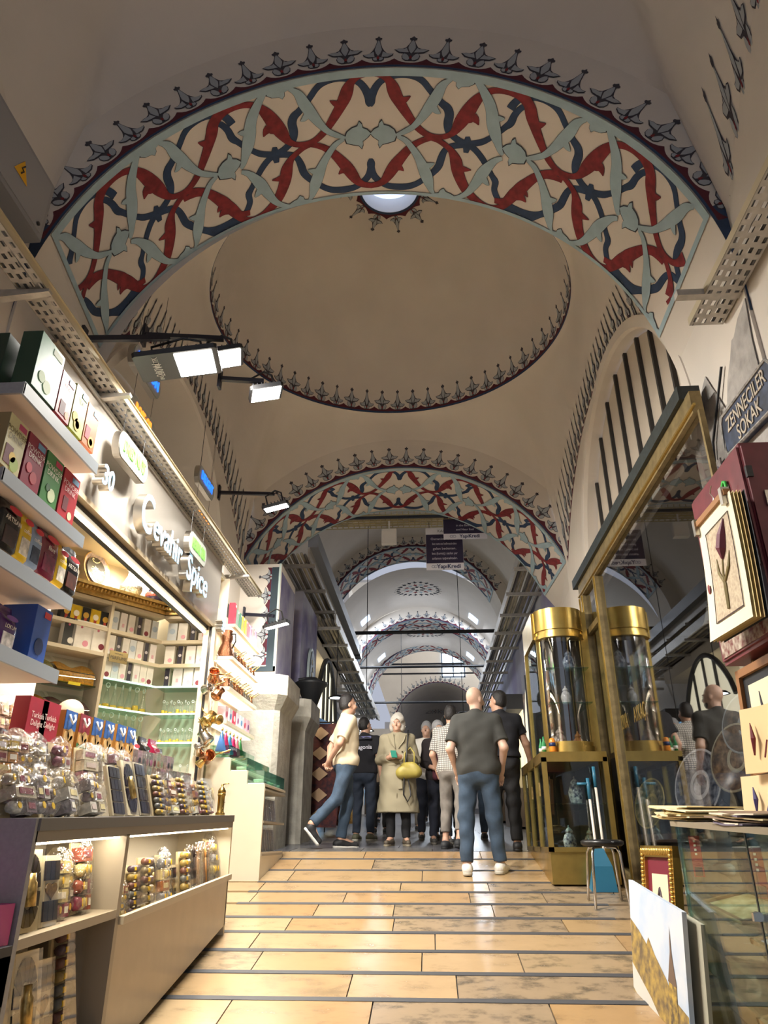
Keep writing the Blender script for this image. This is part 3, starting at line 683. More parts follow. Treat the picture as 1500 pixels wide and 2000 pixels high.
# ================================================================== tall side shelves at the street corner
rk = thing('side_shelves', 'grey edged open wall shelves holding tea boxes and coffee bags', 'shelf', (-2.24, 3.0, 2.0))
SX0, SX1, SY0, SY1 = -2.24, -1.80, 2.63, 3.40
SZ = [3.56, 3.12, 2.78, 2.41]
for i, z in enumerate(SZ):
    y0 = SY0 if i < 2 else 2.2
    s_ = MB().box((0, y0 - 3.0, z - 2.055), (SX1 - SX0 - .012, SY1 - 3.0, z - 2.0)).build('shelf', SHELFP, rk)
    e = MB().box((SX1 - SX0 - .012, y0 - 3.0 - .01, z - 2.06), (SX1 - SX0, SY1 - 3.0 + .01, z - 1.995)); e.build('edge_strip', M('aab4bd', .4), s_)
    MB().box((0, y0 - 3.012, z - 2.058), (SX1 - SX0, y0 - 3.0, z - 1.998)).build('end_cap', LAMG, s_)
    ll = MB().box((.02, y0 - 2.98, z - 2.062), (.035, SY1 - 3.02, z - 2.056)).build('under_light', mat('led_peach', (1, .72, .5), .4, emit=2.2, emit_col=(1, .74, .52)), s_)
    area_light(('top_shelf_lamp', 'second_shelf_lamp_offscreen', 'third_shelf_lamp_offscreen', 'lowest_shelf_lamp_offscreen')[i], (SX0 + .12, (y0 + SY1) / 2, z - .07), .05, 2.0, (1, .76, .55), (0, 0, 0), .6)
MB().box((-.02, -.85, 0), (0, .42, 1.58)).build('back_board', SHELFP, rk)
MB().box((-.02, .40, 0), (.10, .42, 1.40)).build('side_board', SHELFP, rk)
def aisle_y(px, py, x): return at(px, py, x=x).y
X_ = SX1 - .06
# top shelf: tea boxes
for (a, b, h, c, side, lab, txt, tc, tg, art) in (
        (70, 118, .31, '86b79f', '22402f', 'pale green apple tea box at the end of the top shelf', None, None, 'd8e6d2', [('o', .05, .2, .035, 'c9dcb4'), ('o', -.2, .28, .03, 'b5d0a0')]),
        (104, 140, .25, 'b2354a', '8c2236', 'red tea box beside the green apple box on top shelf', 'TEA', 'e8b8bc', '9cc0d8', [('b', -.1, .22, .025, '5a1020'), ('o', .25, .14, .02, 'e2b08a')]),
        (134, 172, .27, 'a9b53a', '8a962a', 'yellow green lemon tea box on top shelf', 'TEA', '3c4a14', '7fa6bf', [('o', .02, .2, .035, 'f0d24a'), ('o', .02, .2, .022, 'f7e9a0'), ('o', -.22, .32, .028, 'e6cc3a')]),
        (163, 199, .25, 'd9793a', 'b05a26', 'orange tea box at the far end of top shelf', None, None, '7fb0cc', [('b', -.2, .32, .025, 'c93a4a'), ('o', .15, .18, .032, 'f2b348'), ('o', .15, .18, .02, 'f8d890')])):
    y0, y1 = {70: (2.70, 2.93), 104: (2.935, 3.08), 134: (3.085, 3.23), 163: (3.235, 3.38)}[a]
    t = carton('tea_box', y1 - y0 - .004, h, .10, c, lab, 'tea box', (X_ - .05 + .03, (y0 + y1) / 2, SZ[0]), FACE_AISLE, None, txt=txt, tcol=tc, tag_c=tg, art=art, side=side)
for k in range(3):
    carton('tea_box', .16, .27, .085, '24402f', 'dark green tea box, ' + ORD[k] + ' in line behind the apple tea box', 'tea box', (X_ - .15 - k * .088, 2.74, SZ[0]), FACE_AISLE, 'dark green tea boxes behind the front row', side='1d3327')
ys = [(2.66, 2.82), (2.83, 3.00), (3.01, 3.18), (3.19, 3.37)]
for (c, side, lab, tc, tg, art), (y0, y1) in zip((
        ('cfc99a', '8a7650', 'cream powder drink box with a tea glass picture', '6a5a30', 'b2486c', [('b', -.2, .25, .03, '6a2030'), ('o', .15, .15, .035, 'a8c060'), ('o', 0, .25, .025, 'e8c850')]),
        ('8c2640', '6a1a30', 'dark red powder drink box with a cherry picture', 'f2e4e0', '6f9cc0', [('o', .1, .22, .03, 'a8303c'), ('o', -.2, .35, .025, 'c24050')]),
        ('4c8a4e', '306236', 'green powder drink box with an apple picture', 'f0f0e0', 'c0405c', [('o', .1, .2, .035, 'd8e8c0'), ('o', -.15, .3, .02, '2c5a30')]),
        ('b8303c', '8c2230', 'bright red powder drink box at the end of its shelf', 'f2d8d8', '6f9cc0', [('b', -.15, .3, .025, '6a1420'), ('o', .2, .12, .022, 'e6d8b8')])), ys):
    carton('powder_drink_box', y1 - y0 - .006, .26, .10, c, lab, 'drink box', (X_ - .05, (y0 + y1) / 2, SZ[1]), FACE_AISLE, None, txt='POWDER|DRINK', tcol=tc, tag_c=tg, art=art, side=side)
for k in range(3):
    carton('powder_drink_box', .15, .24, .085, '8a7650', 'brown sided drink box, ' + ORD[k] + ' in line behind the cream box', 'drink box', (X_ - .15 - k * .088, 2.74, SZ[1]), FACE_AISLE, 'brown drink boxes behind the front row', side='70603f')
for (a, b, h, c, lab, tx, art) in ((0, 42, .275, '0c0c10', 'large black foil coffee bag at the near end of its shelf', 'ARTISAN', '3a2218'), (36, 62, .27, 'd9b51c', 'yellow coffee bag beside the large black bag', 'coffee', 'e8e0d0'), (57, 82, .26, '8fa6c4', 'light blue coffee bag on the lit shelf', 'coffee', '3a4458'),
                                 (76, 114, .28, '6a1230', 'maroon coffee bag with white script lettering', 'filtre', '7c1c3c'), (108, 131, .25, 'd9b51c', 'yellow coffee bag beside the maroon bag', 'coffee', 'e8e0d0'), (124, 154, .26, '0c0c10', 'small black coffee bag at the far shelf end', 'ARTISAN', '5a2a18')):
    y0 = aisle_y(a, 1020 + a * .8, X_); y1 = aisle_y(b, 1020 + b * .8, X_)
    pouch('coffee_bag', (y1 - y0) * .98, h, .10, c, lab, (X_ - .05, (y0 + y1) / 2, SZ[2]), FACE_AISLE, None, tx, art=art)
pouch('sweets_bag', .16, .22, .12, '4a2266', 'purple and white bag of sweets near the blue box', (X_ - .06, 3.02, SZ[3]), FACE_AISLE, None, 'LOKUM', art='d8d4d0', brand='6a3a8a')
pouch('sweets_bag', .20, .20, .13, 'a83434', 'red glittering bag of sweets on the lowest lit shelf', (X_ - .06, 2.80, SZ[3]), FACE_AISLE, None, None, art='c86a50', brand='e0b0a0')
carton('delight_box', .15, .27, .17, '2450a8', 'tall blue box at the end of the lowest lit shelf', 'box', (X_ - .08, 3.27, SZ[3]), FACE_AISLE, None, tag_c='c83a34', art=[('o', .0, .3, .04, '1c2c58')])
pouch('coffee_bag', .16, .30, .10, '10241c', 'dark green foil bag at the near end of the lowest shelf', (X_ - .05, 2.60, SZ[3]), FACE_AISLE, None, None, art='2a4a3a', brand='20402f')
# hooks with spoons between the shelves
for row, (z, n) in enumerate(((2.68, 8), (2.30, 7))):
    for i in range(n):
        y = 2.36 + i * .135
        hk = MB().tube([(SX0, y, z), (SX0 + .12, y, z), (SX0 + .13, y, z + .015)], .003, 5).tube([(SX0, y - .02, z + .02), (SX0, y + .02, z + .02)], .004, 5)
        tag(hk.build('display_hook', STEEL), 'metal display hook, ' + ORD[i] + ' in the ' + ('upper', 'lower')[row] + ' row on the peach board', 'hook', 'display hooks under the coffee shelf')
        col = ('c9a24a', 'd8d4c8', 'c48a52', '2a2420')[(i + row) % 4]
        sp = thing('wooden_spoon_pack' if col != 'd8d4c8' else 'spoon_set', 'pack of spoons hanging, ' + ORD[i] + ' in the ' + ('upper', 'lower')[row] + ' row under the coffee shelves', 'spoons', (SX0 + .08, y, z - .005), 0, 'spoon packs hanging under the coffee shelves')
        for q in range(3):
            MB().tube([(q * .012 - .01, -.015 + q * .015, 0), (q * .012 - .01, -.015 + q * .015, -.15)], .004, 6).ball((q * .012 - .01, -.015 + q * .015, -.17), (.008, .016, .026), 8, 6).build('spoon', M(col, .35, metal=.6 if col == 'd8d4c8' else 0), sp, True)
        MB().box((-.03, -.045, -.21), (-.029, .045, .01)).build('film', FILM, sp)
# ================================================================== shelving goods of the interior
def dplace(px, py, z, off=.0):
    p = diag(px, py, off); return Vector((p.x, p.y, z))
zd = lambda py_at_kink: at(321, py_at_kink, y=7.25).z
zt1, zt2 = zs
for i, c in enumerate(('17171a', 'e0bc20', '17171a', 'e0bc20', '17171a')):
    p = dplace(128 + i * 19.5, 1190, zt1, -.06)
    carton('coffee_packet', .115, .155, .06, c, ('black coffee packet with gold label, ', 'yellow coffee packet, ')[i % 2] + ORD[i] + ' in the row under the gilt cornice', 'coffee', p, DRZ, 'coffee packets under the gilt cornice', art=[('o', 0, .5, .03, ('c9a040', 'f0ead8')[i % 2]), ('b', 0, .2, .014, 'a83a2a')])
for i, (c, lab) in enumerate((('1c1c1e', 'black and white perfume box on the second cream shelf'), ('ece8e2', 'white perfume box with pink roses on the second shelf'), ('efece6', 'white box with dark red flower beside the divider'))):
    carton('perfume_box', (.12, .21, .19)[i], .27, .07, c, lab, 'perfume box', dplace((131, 158, 191)[i], 1240, zt2, -.06), DRZ, None, art=[('o', .18, .2, .03, ('e8e4dc', 'e29ab0', '7a2434')[i]), ('o', -.1, .75, .012, 'c86a80')], side='e2ddd4')
pb = None
def pbox(loc, rz, w, k, where=''):
    c, art = (('dfe6ee', [('o', 0, .55, .03, 'b4c8de')]), ('f2efea', [('o', .1, .25, .022, 'e6a8bc')]), ('f4f1ec', [('o', -.05, .22, .025, '8a3a48')]), ('3a3644', [('o', 0, .5, .016, 'c8c4cc')]), ('f3eff0', [('b', 0, .35, .012, 'e2b4c4')]))[k]
    return carton('perfume_box', w, .20, .05, c, ('pale blue perfume box', 'white perfume box with pink flower', 'white perfume box with dark red flower', 'slim dark purple perfume box', 'white perfume box with rose stripe')[k] + where, 'perfume box', loc, rz, 'perfume boxes on the corner shelving', art=art, side='e8e4dc')
pat = [0, 4, 1, 3, 2, 0, 1, 3, 4, 1, 2]
for r_, (z, nL, nR) in enumerate(((zt1, 6, 4), (zt2, 7, 4), (zg[0], 7, 4))):
    for i in range(nL):
        s_ = .57 - i * (.56 / nL); k = pat[(i + r_ * 2) % 11]; p = dpos(s_ - .03, -.07, z); pbox(p, DRZ, .045 if k == 3 else .076, k, ', ' + ORD[i] + ' from the divider on the ' + ('top', 'second', 'third')[r_] + ' shelf')
    for i in range(nR):
        k = pat[(i + 5 + r_) % 11]; pbox(Vector((-2.70 + i * .112, 7.33, z)), 0, .05 if k == 3 else .10, k, ', ' + ORD[3 - i] + ' from the beige post on the ' + ('top', 'second', 'third')[r_] + ' shelf')
# perfume bottles: tall conical flasks with amber oil and a ring stopper
AMB = mat('amber_oil', (.85, .52, .06), .15)
def bottle(loc, s, amber, grp, lab):
    t = thing('perfume_bottle', lab, 'bottle', loc, R.uniform(0, 6), grp)
    MB().lathe([(.0, 0), (.034 * s, 0), (.036 * s, .01 * s), (.012 * s, .13 * s), (.010 * s, .15 * s), (.015 * s, .155 * s)], 12).build('flask', GLASS, t, True)
    MB().lathe([(0, .003), (.031 * s, .004), (.031 * s * (1 - amber * .6), .12 * amber * s), (0, .12 * amber * s)], 12).build('oil', AMB if amber > .15 else M('d8c88a', .2), t, True)
    MB().tube([(.016 * s * math.cos(a * PI / 5), 0, (.180 + .018 * math.sin(a * PI / 5)) * s) for a in range(10)], .004 * s, 5, True).build('ring_stopper', mat('pale_glass', (.8, .85, .82), .1, spec=.8), t, True)
    return t
for r_, (z, top) in enumerate(((zg[1], 0), (zg[2], 1))):
    for i in range(7): bottle(dpos(.56 - i * .082, -.09, z), 1.25, R.choice((.25, .45, .2, .3)), 'tall perfume flasks on the diagonal glass shelves', 'tall conical perfume flask, ' + ORD[i] + ' from the divider on the ' + ('upper', 'lower')[top] + ' glass shelf')
    for i in range(6):
        for j in range(2): bottle(Vector((-2.70 + i * .075, 7.32 + j * .09, z)), .72, R.choice((.3, .5, .35, .6)), 'small perfume flasks beside the beige post', 'small perfume flask with amber oil beside the beige post')
for i in range(6): bottle(Vector((-2.69 + i * .075, 7.34, zg[2] - .32)), .6, .5, 'small perfume flasks beside the beige post', 'small perfume flask with amber oil beside the beige post')
pl = thing('perfume_plaque', 'small dark brass plaque reading PERFUME', 'sign', diag(231, 1284, .02), DRZ)
MB().box((-.10, -.006, -.055), (.10, 0, .055)).build('plate', mat('brass_dark', (.22, .17, .08), .35, .8), pl); text('lettering', 'PERFUME', .045, BLK, pl, (0, -.008, -.012)); text('lettering', 'NATURAL', .02, BLK, pl, (0, -.008, .03))
# tea and spice bins to the left of the shelving
for r_, (z, cols) in enumerate(((zd(1360), ('c98a14', '8a8040')), (zd(1425), ('5a2a34', 'b8761c')), (zd(1490), ('7a5a2c', 'c98a30')))):
    for i in range(3):
        s_ = .86 + i * .42; c = cols[i % 2]; t = thing('spice_bin', 'clear bin of loose tea, ' + ORD[i] + ' from the divider on the ' + ('top', 'middle', 'bottom')[r_] + ' tea shelf', 'bin', dpos(s_, -.02, z), DRZ, 'clear bins of loose tea behind the shopkeeper')
        MB().box((-.2, -.02, -.012), (.2, .24, 0)).build('glass_shelf', GLASSG, t)
        MB().grid(lambda u, v: (-.19 + .38 * u, .01 + .22 * v, .11 + .10 * math.sin(v * 2) * (.8 + .2 * math.sin(u * 9))), 10, 6).box((-.19, .01, 0), (.19, .23, .10)).build('loose_tea', M(c, .8, var=.4, scale=60, bump=.6), t, False)
        MB().grid(lambda u, v: (-.195 + .39 * u, .24 - .25 * math.sin(v * PI / 2), .02 + .24 * math.cos(v * PI / 2)), 4, 8).build('cover', GLASS, t, True)
        MB().box((-.08, -.028, -.022), (.04, -.021, .006)).build('price_tag', M('d9c41e', .5), t)
# plate and vases above the cornice
zt = zc + .095
pt = thing('calligraphy_plate', 'large round plate with gold calligraphy and patterned rim', 'plate', dplace(186, 1150, zt, -.1), DRZ + .25); pt.rotation_euler = (-.18, 0, DRZ + .35)
rp = Matrix.Translation((0, 0, .20)) @ Matrix.Rotation(PI / 2, 4, 'X')
MB().lathe([(0, -.01), (.145, -.01), (.195, .02), (.20, .02), (.15, -.025), (0, -.025)], 36, rp).build('dish', mat('plate_rim', (.20, .17, .22), .3, var=.7, scale=45, col2=(.50, .40, .36)), pt, True)
MB().lathe([(.147, -.008), (.150, -.008), (.152, -.002), (.148, -.002)], 36, rp, cap=False).build('gold_ring', GOLD, pt, True)
MB().lathe([(.193, .022), (.200, .026), (.203, .020)], 36, rp, cap=False).build('gold_edge', GOLD, pt, True)
cb = MB(); rc = random.Random(5)
for i in range(16):
    a = rc.uniform(0, 6.3); r0 = rc.uniform(.0, .11); x0, z0 = r0 * math.cos(a), .20 + r0 * math.sin(a); L = []
    for q in range(7): L.append((x0 + .035 * math.sin(q * .9 + i) + (q - 3) * .012, .004 - .018, z0 + .02 * math.cos(q * 1.1 + i * 2)))
    L = [p for p in L if math.hypot(p[0], p[2] - .20) < .135]
    if len(L) > 2: cb.tube(L, .0042, 5)
cb.build('calligraphy', mat('gilt_pale', (.80, .70, .42), .35, .7), pt, True)
MB().lathe([(0, .0), (.140, .0), (.140, .003), (0, .003)], 30, Matrix.Translation((0, -.011 + .0, .20)) @ Matrix.Rotation(PI / 2, 4, 'X')).build('dark_field', M('1c1a12', .4), pt)
VASE = [(0, 0), (.075, 0), (.085, .02), (.115, .08), (.12, .12), (.085, .19), (.055, .25), (.052, .29), (.075, .33), (.095, .36), (.088, .36), (.05, .31), (.03, .28)]
def vase(lab, loc, s, c, c2, band):
    t = thing('ceramic_vase', lab, 'vase', loc); MB().lathe([(r * s, z * s) for r, z in VASE], 24).build('body', mat('vase_' + c, rgb(c), .25, col2=rgb(c2), scale=38, var=.1, detail=6), t, True)
    MB().lathe([(.1155 * s, .085 * s), (.1215 * s, .10 * s), (.1215 * s, .125 * s), (.116 * s, .14 * s)], 24).build('painted_band', mat('vaseband_' + band, rgb(band), .25, col2=rgb(c2), scale=60), t, True)
vase('white and grey speckled vase standing above the gilt cornice', dplace(253, 1170, zt, -.1), .95, 'd8d8d4', '5a5c68', 'c8c8c4')
vase('dark blue and red patterned vase above the gilt cornice', dplace(301, 1185, zt, -.12), .92, '3a3c5c', '20182c', 'b05a50')
# ================================================================== COUNTER
CX = -1.50; CTZ = 1.74
ct = thing('shop_counter', 'long cream shop counter with open lit cubbies and grey top', 'counter', (CX, 4.35, floor_z(4.35)))
def cbx(a, b): return MB().box(tuple(p - q for p, q in zip(a, (CX, 4.35, floor_z(4.35)))), tuple(p - q for p, q in zip(b, (CX, 4.35, floor_z(4.35)))))
cbx((-2.35, 2.9, CTZ - .045), (CX + .01, 5.82, CTZ)).build('worktop', mat('grey_top', (.16, .15, .14), .4), ct)
cbx((-1.52, 2.9, CTZ - .085), (CX, 5.82, CTZ - .045)).build('top_edge', M('8c8478', .4), ct)
cbx((-2.35, 2.88, .4), (CX, 2.91, CTZ)).build('end_panel', LAMG, ct)
cbx((-2.35, 5.80, .9), (CX, 5.83, CTZ)).build('end_panel', LAM, ct)
cbx((-1.9, 3.79, .5), (CX, 3.83, CTZ - .08)).build('divider', M('9a8f7e', .45), ct)
fr = MB().add([(x - CX, y - 4.35, z - floor_z(4.35)) for x, y, z in ((CX, 3.83, floor_z(3.83) + .015), (CX, 5.82, floor_z(5.82) + .015), (CX, 5.82, 1.31), (CX, 3.83, 1.27), (CX - .03, 3.83, floor_z(3.83) + .015), (CX - .03, 5.82, floor_z(5.82) + .015), (CX - .03, 5.82, 1.31), (CX - .03, 3.83, 1.27))], [(0, 1, 2, 3), (7, 6, 5, 4), (0, 3, 7, 4), (1, 5, 6, 2), (3, 2, 6, 7)])
fr.build('front_panel', mat('counter_front', (.40, .34, .26), .35, .25, var=.05), ct)
MB().bar((.01, -.52, 1.285 - floor_z(4.35)), (.01, 1.47, 1.325 - floor_z(4.35)), .03, .035).build('front_rail', M('b4a892', .4), ct)
cbx((-1.90, 3.83, 1.24), (CX - .03, 5.80, 1.26)).build('cubby_shelf', LAM, ct)
cbx((-1.92, 2.9, .5), (-1.90, 5.80, CTZ - .05)).build('cubby_back', mat('cubby_back', (.72, .66, .55), .5), ct)
cbx((-1.90, 2.91, 1.30), (CX, 3.79, 1.335)).build('cubby_shelf', M('a89c88', .45), ct)
cbx((-1.90, 2.91, .84), (CX, 3.79, .875)).build('cubby_shelf', M('a89c88', .45), ct)
cbx((-1.54, 2.91, .45), (CX, 3.79, .84)).build('plinth_panel', mat('counter_front2', (.36, .31, .25), .35, .2), ct)
for y in (3.33, 3.42):
    k = MB().tube([(-1.899, y, 1.52), (-1.86, y, 1.52)], .006, 6).ball((-1.85, y, 1.52), .014, 8, 6); k.v = [(a - CX, b - 4.35, c - floor_z(4.35)) for a, b, c in k.v]; k.build('door_knob', STEEL, ct, True)
l_ = MB()
for y0, y1 in ((2.95, 3.76), (3.86, 5.78)):
    n = int((y1 - y0) / .022)
    for i in range(n): l_.cbox((-.025, y0 + (i + .5) * (y1 - y0) / n - 4.35, CTZ - .092 - floor_z(4.35)), (.010, .010, .008))
tag(l_.build('led_dots', LEDM, ct), kind='stuff')
area_light('cubby_light', (-1.56, 3.36, CTZ - .10), .04, 3.2, (1, .87, .66), (0, 0, 0), .8); area_light('cubby_light', (-1.56, 4.8, CTZ - .10), .04, 7.5, (1, .88, .68), (0, 0, 0), 1.8)
# raised steps on the counter for the goods
st = thing('display_steps', 'stepped cream display risers along the back of the counter', 'display', (-2.0, 4.4, CTZ))
MB().box((-.18, -1.45, 0), (.18, 1.40, .16)).build('step', LAM, st); MB().box((-.34, -1.45, 0), (-.0, 1.38, .28)).build('step', LAM, st)
S1, S2 = CTZ + .16, CTZ + .28
# ---- row of gift trays and packs on the worktop
XA = -1.63
rr = random.Random(11)
cello_l = ['cellophane gift pack of spice rolls on the counter beside the %s', ]
GA = 'wrapped spice packs along the counter front'
for i, (px, w, h) in enumerate(((45, .20, .19), (92, .20, .20), (140, .19, .20), (188, .18, .19))):
    p = at(px, 1592, x=XA); cello('gift_pack', w, h, .17, 'bulky silver cellophane gift pack, ' + ORD[3 - i] + ' from the square spice tray', (XA - .02, p.y, CTZ), FACE_AISLE + rr.uniform(-.2, .2), -.35, 'bulky gift packs on the near counter end', ('c9c4b8', '6a5a60', 'b0a48c', '8a8488'), 20 + i, 4)
for i, (px, stl, w, h) in enumerate(((240, 2, .20, .26), (268, 0, .21, .30), (291, 2, .20, .30))):
    p = at(px, 1594, x=XA); blister('spice_tray', w * .8, h, ('square spice tray with twelve wells and a small heart', 'oval spice tray standing between two square trays', 'tall square spice tray beside the oval tray')[i], (XA - .03, p.y, CTZ), FACE_AISLE, -.30, stl, None, i)
for i, px in enumerate((316, 331, 347, 362, 378, 392, 404, 415)):
    p = at(px, 1592, x=XA); (cello if i % 3 else rollstack)('spice_pack', .15, .24, *((.09,) if i % 3 else ()), 'clear wrapped spice pack, ' + ORD[7 - i] + ' from the brass grinder', (XA - .03, p.y, CTZ), rz=FACE_AISLE + rr.uniform(-.15, .15), tilt=-.28, group=GA, seed=40 + i)
for i, (px, s, c) in enumerate(((433, 1.0, (.50, .34, .10)), (441, .62, (.05, .045, .04)), (447, .62, (.10, .08, .05)))):
    p = at(px, 1590, x=-1.60); t = thing('pepper_grinder', ('tall brass pepper grinder at the far counter corner', 'small black grinder beside the brass grinder', 'small bronze grinder at the very counter corner')[i], 'grinder', (-1.58 - i * .03, p.y - .12 - i * .005, CTZ))
    mm = mat('grinder_%d' % i, c, .25, 1.0 if i != 1 else .2)
    MB().lathe([(0, 0), (.034 * s, 0), (.036 * s, .012 * s), (.026 * s, .025 * s), (.026 * s, .13 * s), (.031 * s, .14 * s), (.031 * s, .15 * s)], 16).build('barrel', mm, t, True)
    MB().lathe([(.030 * s, .152 * s), (.030 * s, .17 * s), (.02 * s, .19 * s), (.007 * s, .20 * s), (.01 * s, .213 * s), (0, .22 * s)], 16).build('cap', mm, t, True)
    MB().tube([(0, 0, .215 * s), (.035 * s, 0, .222 * s), (.05 * s, 0, .222 * s)], .004 * s, 6).build('crank', mm, t, True)
# ---- second row: packs on the first step
for i, px in enumerate((20, 60, 110, 165, 190, 215, 238)):
    p = at(px, 1545, x=-1.87); cello('gift_pack', .17, .20, .12, 'white gift pack on the first riser, ' + ORD[6 - i] + ' from the souvenir boxes', (-1.87, p.y, S1), FACE_AISLE + rr.uniform(-.2, .2), -.15, 'gift packs on the first riser', ('d8d2c4', 'c9c0a8', '7a4a5c', 'b8b0a0'), 60 + i, 4)
COLS = ('8c6a74', 'a08c84', '6a2a3a', '5c5f66', '7c8c74', 'a4688a', '3a3c44', '94745c')
for r_, (x, z, px0, px1, n) in enumerate(((-1.87, S1, 232, 405, 15), (-2.02, S2, 222, 392, 14))):
    y0, y1 = at(px0, 1540 - r_ * 40, x=x).y, at(px1, 1540 - r_ * 30, x=x).y
    y1 = min(y1, 5.76)
    for i in range(n):
        y = lerp(y0, y1, (i + .5) / n); c = COLS[(i * 3 + r_) % 8]
        t = carton('tea_tin_box', (y1 - y0) / n * .93, .135, .06, c, 'small souvenir box, ' + ORD[i] + ' in the ' + ('lower', 'upper')[r_] + ' riser row', 'souvenir box', (x, y, z), FACE_AISLE, 'small souvenir boxes in two rows on the risers', art=[('o', 0, .5, .022, COLS[(i * 5 + 2) % 8])], side='b8a890')
        MB().box((-(y1 - y0) / n * .46, -.034, .002), ((y1 - y0) / n * .46, -.033, .134)).build('window_film', FILM, t)
for i, px in enumerate((45, 72)):
    p = at(px, 1520, x=-2.0); carton('turkish_delight_box', .19, .30, .08, 'a81c34', ('outer', 'inner')[i] + ' red Turkish delight box with white script', 'sweets box', (-2.03, p.y, S2 - .02), FACE_AISLE, 'red Turkish delight boxes', txt='Turkish|Delight', tcol='f2e2da', side='8a1428')
for i, px in enumerate((106, 136, 163, 188, 213, 234)):
    p = at(px, 1520, x=-2.02)
    t = carton('turkish_delight_bag', .135, .36, .07, 'c08a44', 'brown delight bag with rope handle, ' + ORD[i] + ' from the red boxes', 'sweets bag', (-2.02, p.y, S2 - .10), FACE_AISLE, 'delight bags with rope handles', art=[('o', -.2, .62, .03, 'c9a46a'), ('o', .1, .66, .032, 'd8b67c'), ('o', .28, .58, .026, 'b48a50'), ('o', 0, .42, .028, '8a1c34'), ('o', -.15, .08, .03, 'cfa870'), ('o', .2, .07, .028, 'b98c54')], side='a8783a')
    MB().box((-.0675, -.0375, .26), (.0675, -.034, .362)).build('coloured_band', M('2a5ca4' if i != 1 else '8a2434', .45), t)
    MB().box((-.066, -.037, .13), (.066, -.035, .20)).build('coloured_label', M('3a7a4a' if i == 1 else 'd09a3c', .45), t)
    MB().tube([(-.03, -.04, .34), (-.025, -.05, .31), (0, -.05, .295), (.025, -.05, .32), (.03, -.04, .345)], .006, 6).build('rope_handle', M('eceae4', .7), t, True)
for i, (px, c, lab) in enumerate(((256, 'd8c8c8', 'white printed sweets bag behind the souvenir boxes'), (278, '15120e', 'tall black shiny bag behind the souvenir boxes'), (298, '7c1030', 'crimson bag behind the souvenir boxes'), (312, '17140c', 'black and yellow bag behind the souvenir boxes'))):
    p = at(px, 1500, x=-2.16); pouch('sweets_bag', .17, .27, .10, c, lab, (-2.19, p.y, CTZ + .28), FACE_AISLE, None, None, art=('a83a4c', '2a2a20', 'a02848', 'd8b020')[i], brand=('b83a4c', '2c2c24', '8a1c3c', 'd8b020')[i])
# pile of gift packs at the near end
for i, (px, py, x, z) in enumerate(((15, 1400, -2.24, 2.18), (55, 1395, -2.24, 2.22), (90, 1400, -2.26, 2.20), (20, 1455, -1.95, 2.02), (60, 1470, -1.95, 1.98), (10, 1520, -1.85, 1.90), (50, 1510, -1.85, 1.92))):
    p = at(px, py, x=x); cello('gift_pack', .22, (.24 if i < 3 else .17), .16, 'cellophane pyramid gift pack, ' + ORD[i] + ' in the pile at the near counter end', (x, max(p.y, 3.0), CTZ + (0.28 if i < 3 else .16) + (.06 if i < 3 else .0)), FACE_AISLE + rr.uniform(-.4, .4), -.2, 'pile of pyramid gift packs', ('c98c4a', 'd2b24a', 'b8b4aa', '3a3a48', 'c9a890'), 80 + i, 5)
for i, px in enumerate((22, 48, 80)):
    p = at(px, 1500, x=-1.9); t = thing('copper_pot', ORD[i] + ' dark patterned copper pot among the gift packs', 'pot', (-1.76, max(p.y, 2.98), CTZ), 0, 'copper pots at the near counter end')
    MB().lathe([(0, 0), (.04, 0), (.05, .03), (.035, .08), (.045, .11)], 16).build('body', mat('pot_dark', (.06, .06, .10), .3, .3, var=.6, scale=60), t, True); MB().lathe([(.04, .11), (.03, .13), (.012, .15), (0, .155)], 14).build('lid', mat('copper', (.62, .28, .14), .25, 1.0), t, True)
# ---- goods in the left cubbies
blister('spice_tray', .20, .29, 'oval spice tray leaning in the upper left cubby', (-1.57, 3.06, 1.335), FACE_AISLE, -.12, 0, None, 101)
blister('spice_tray', .15, .26, 'narrow spice tray with a heart in the upper cubby', (-1.57, 3.24, 1.335), FACE_AISLE, -.12, 1, None, 102)
for i, (y, h) in enumerate(((3.37, .26), (3.48, .25), (3.60, .31), (3.68, .28))):
    cello('spice_pack', .15, h, .12, ORD[i] + ' bag of spice rolls beside the heart tray in upper cubby', (-1.60 - .03 * (i % 2), y, 1.335), FACE_AISLE + .1 * (i - 1), -.12, 'bags of spice rolls in the upper cubby', ('c9b87a', '9a4a34', '4a3a3a', 'd8c88a', '8a3a50'), 110 + i, 6)
blister('spice_tray', .15, .30, 'heart spice tray at the near end of the lower cubby', (-1.58, 3.02, .875), FACE_AISLE, -.14, 1, None, 103)
blister('spice_tray', .21, .38, 'large oval spice tray in the lower cubby', (-1.57, 3.21, .875), FACE_AISLE, -.14, 0, None, 104)
blister('spice_tray', .15, .32, 'narrow heart spice tray beside the large oval one', (-1.60, 3.41, .875), FACE_AISLE, -.14, 1, None, 105)
rollstack('spice_pack', .15, .40, 'tall column of spice tubes in the lower cubby', (-1.63, 3.60, .875), FACE_AISLE, -.10, 8, None, 106)
blister('spice_tray', .22, .40, 'cream backed spice tray behind the oval tray', (-1.70, 3.16, .875), FACE_AISLE, -.10, 2, None, 107)
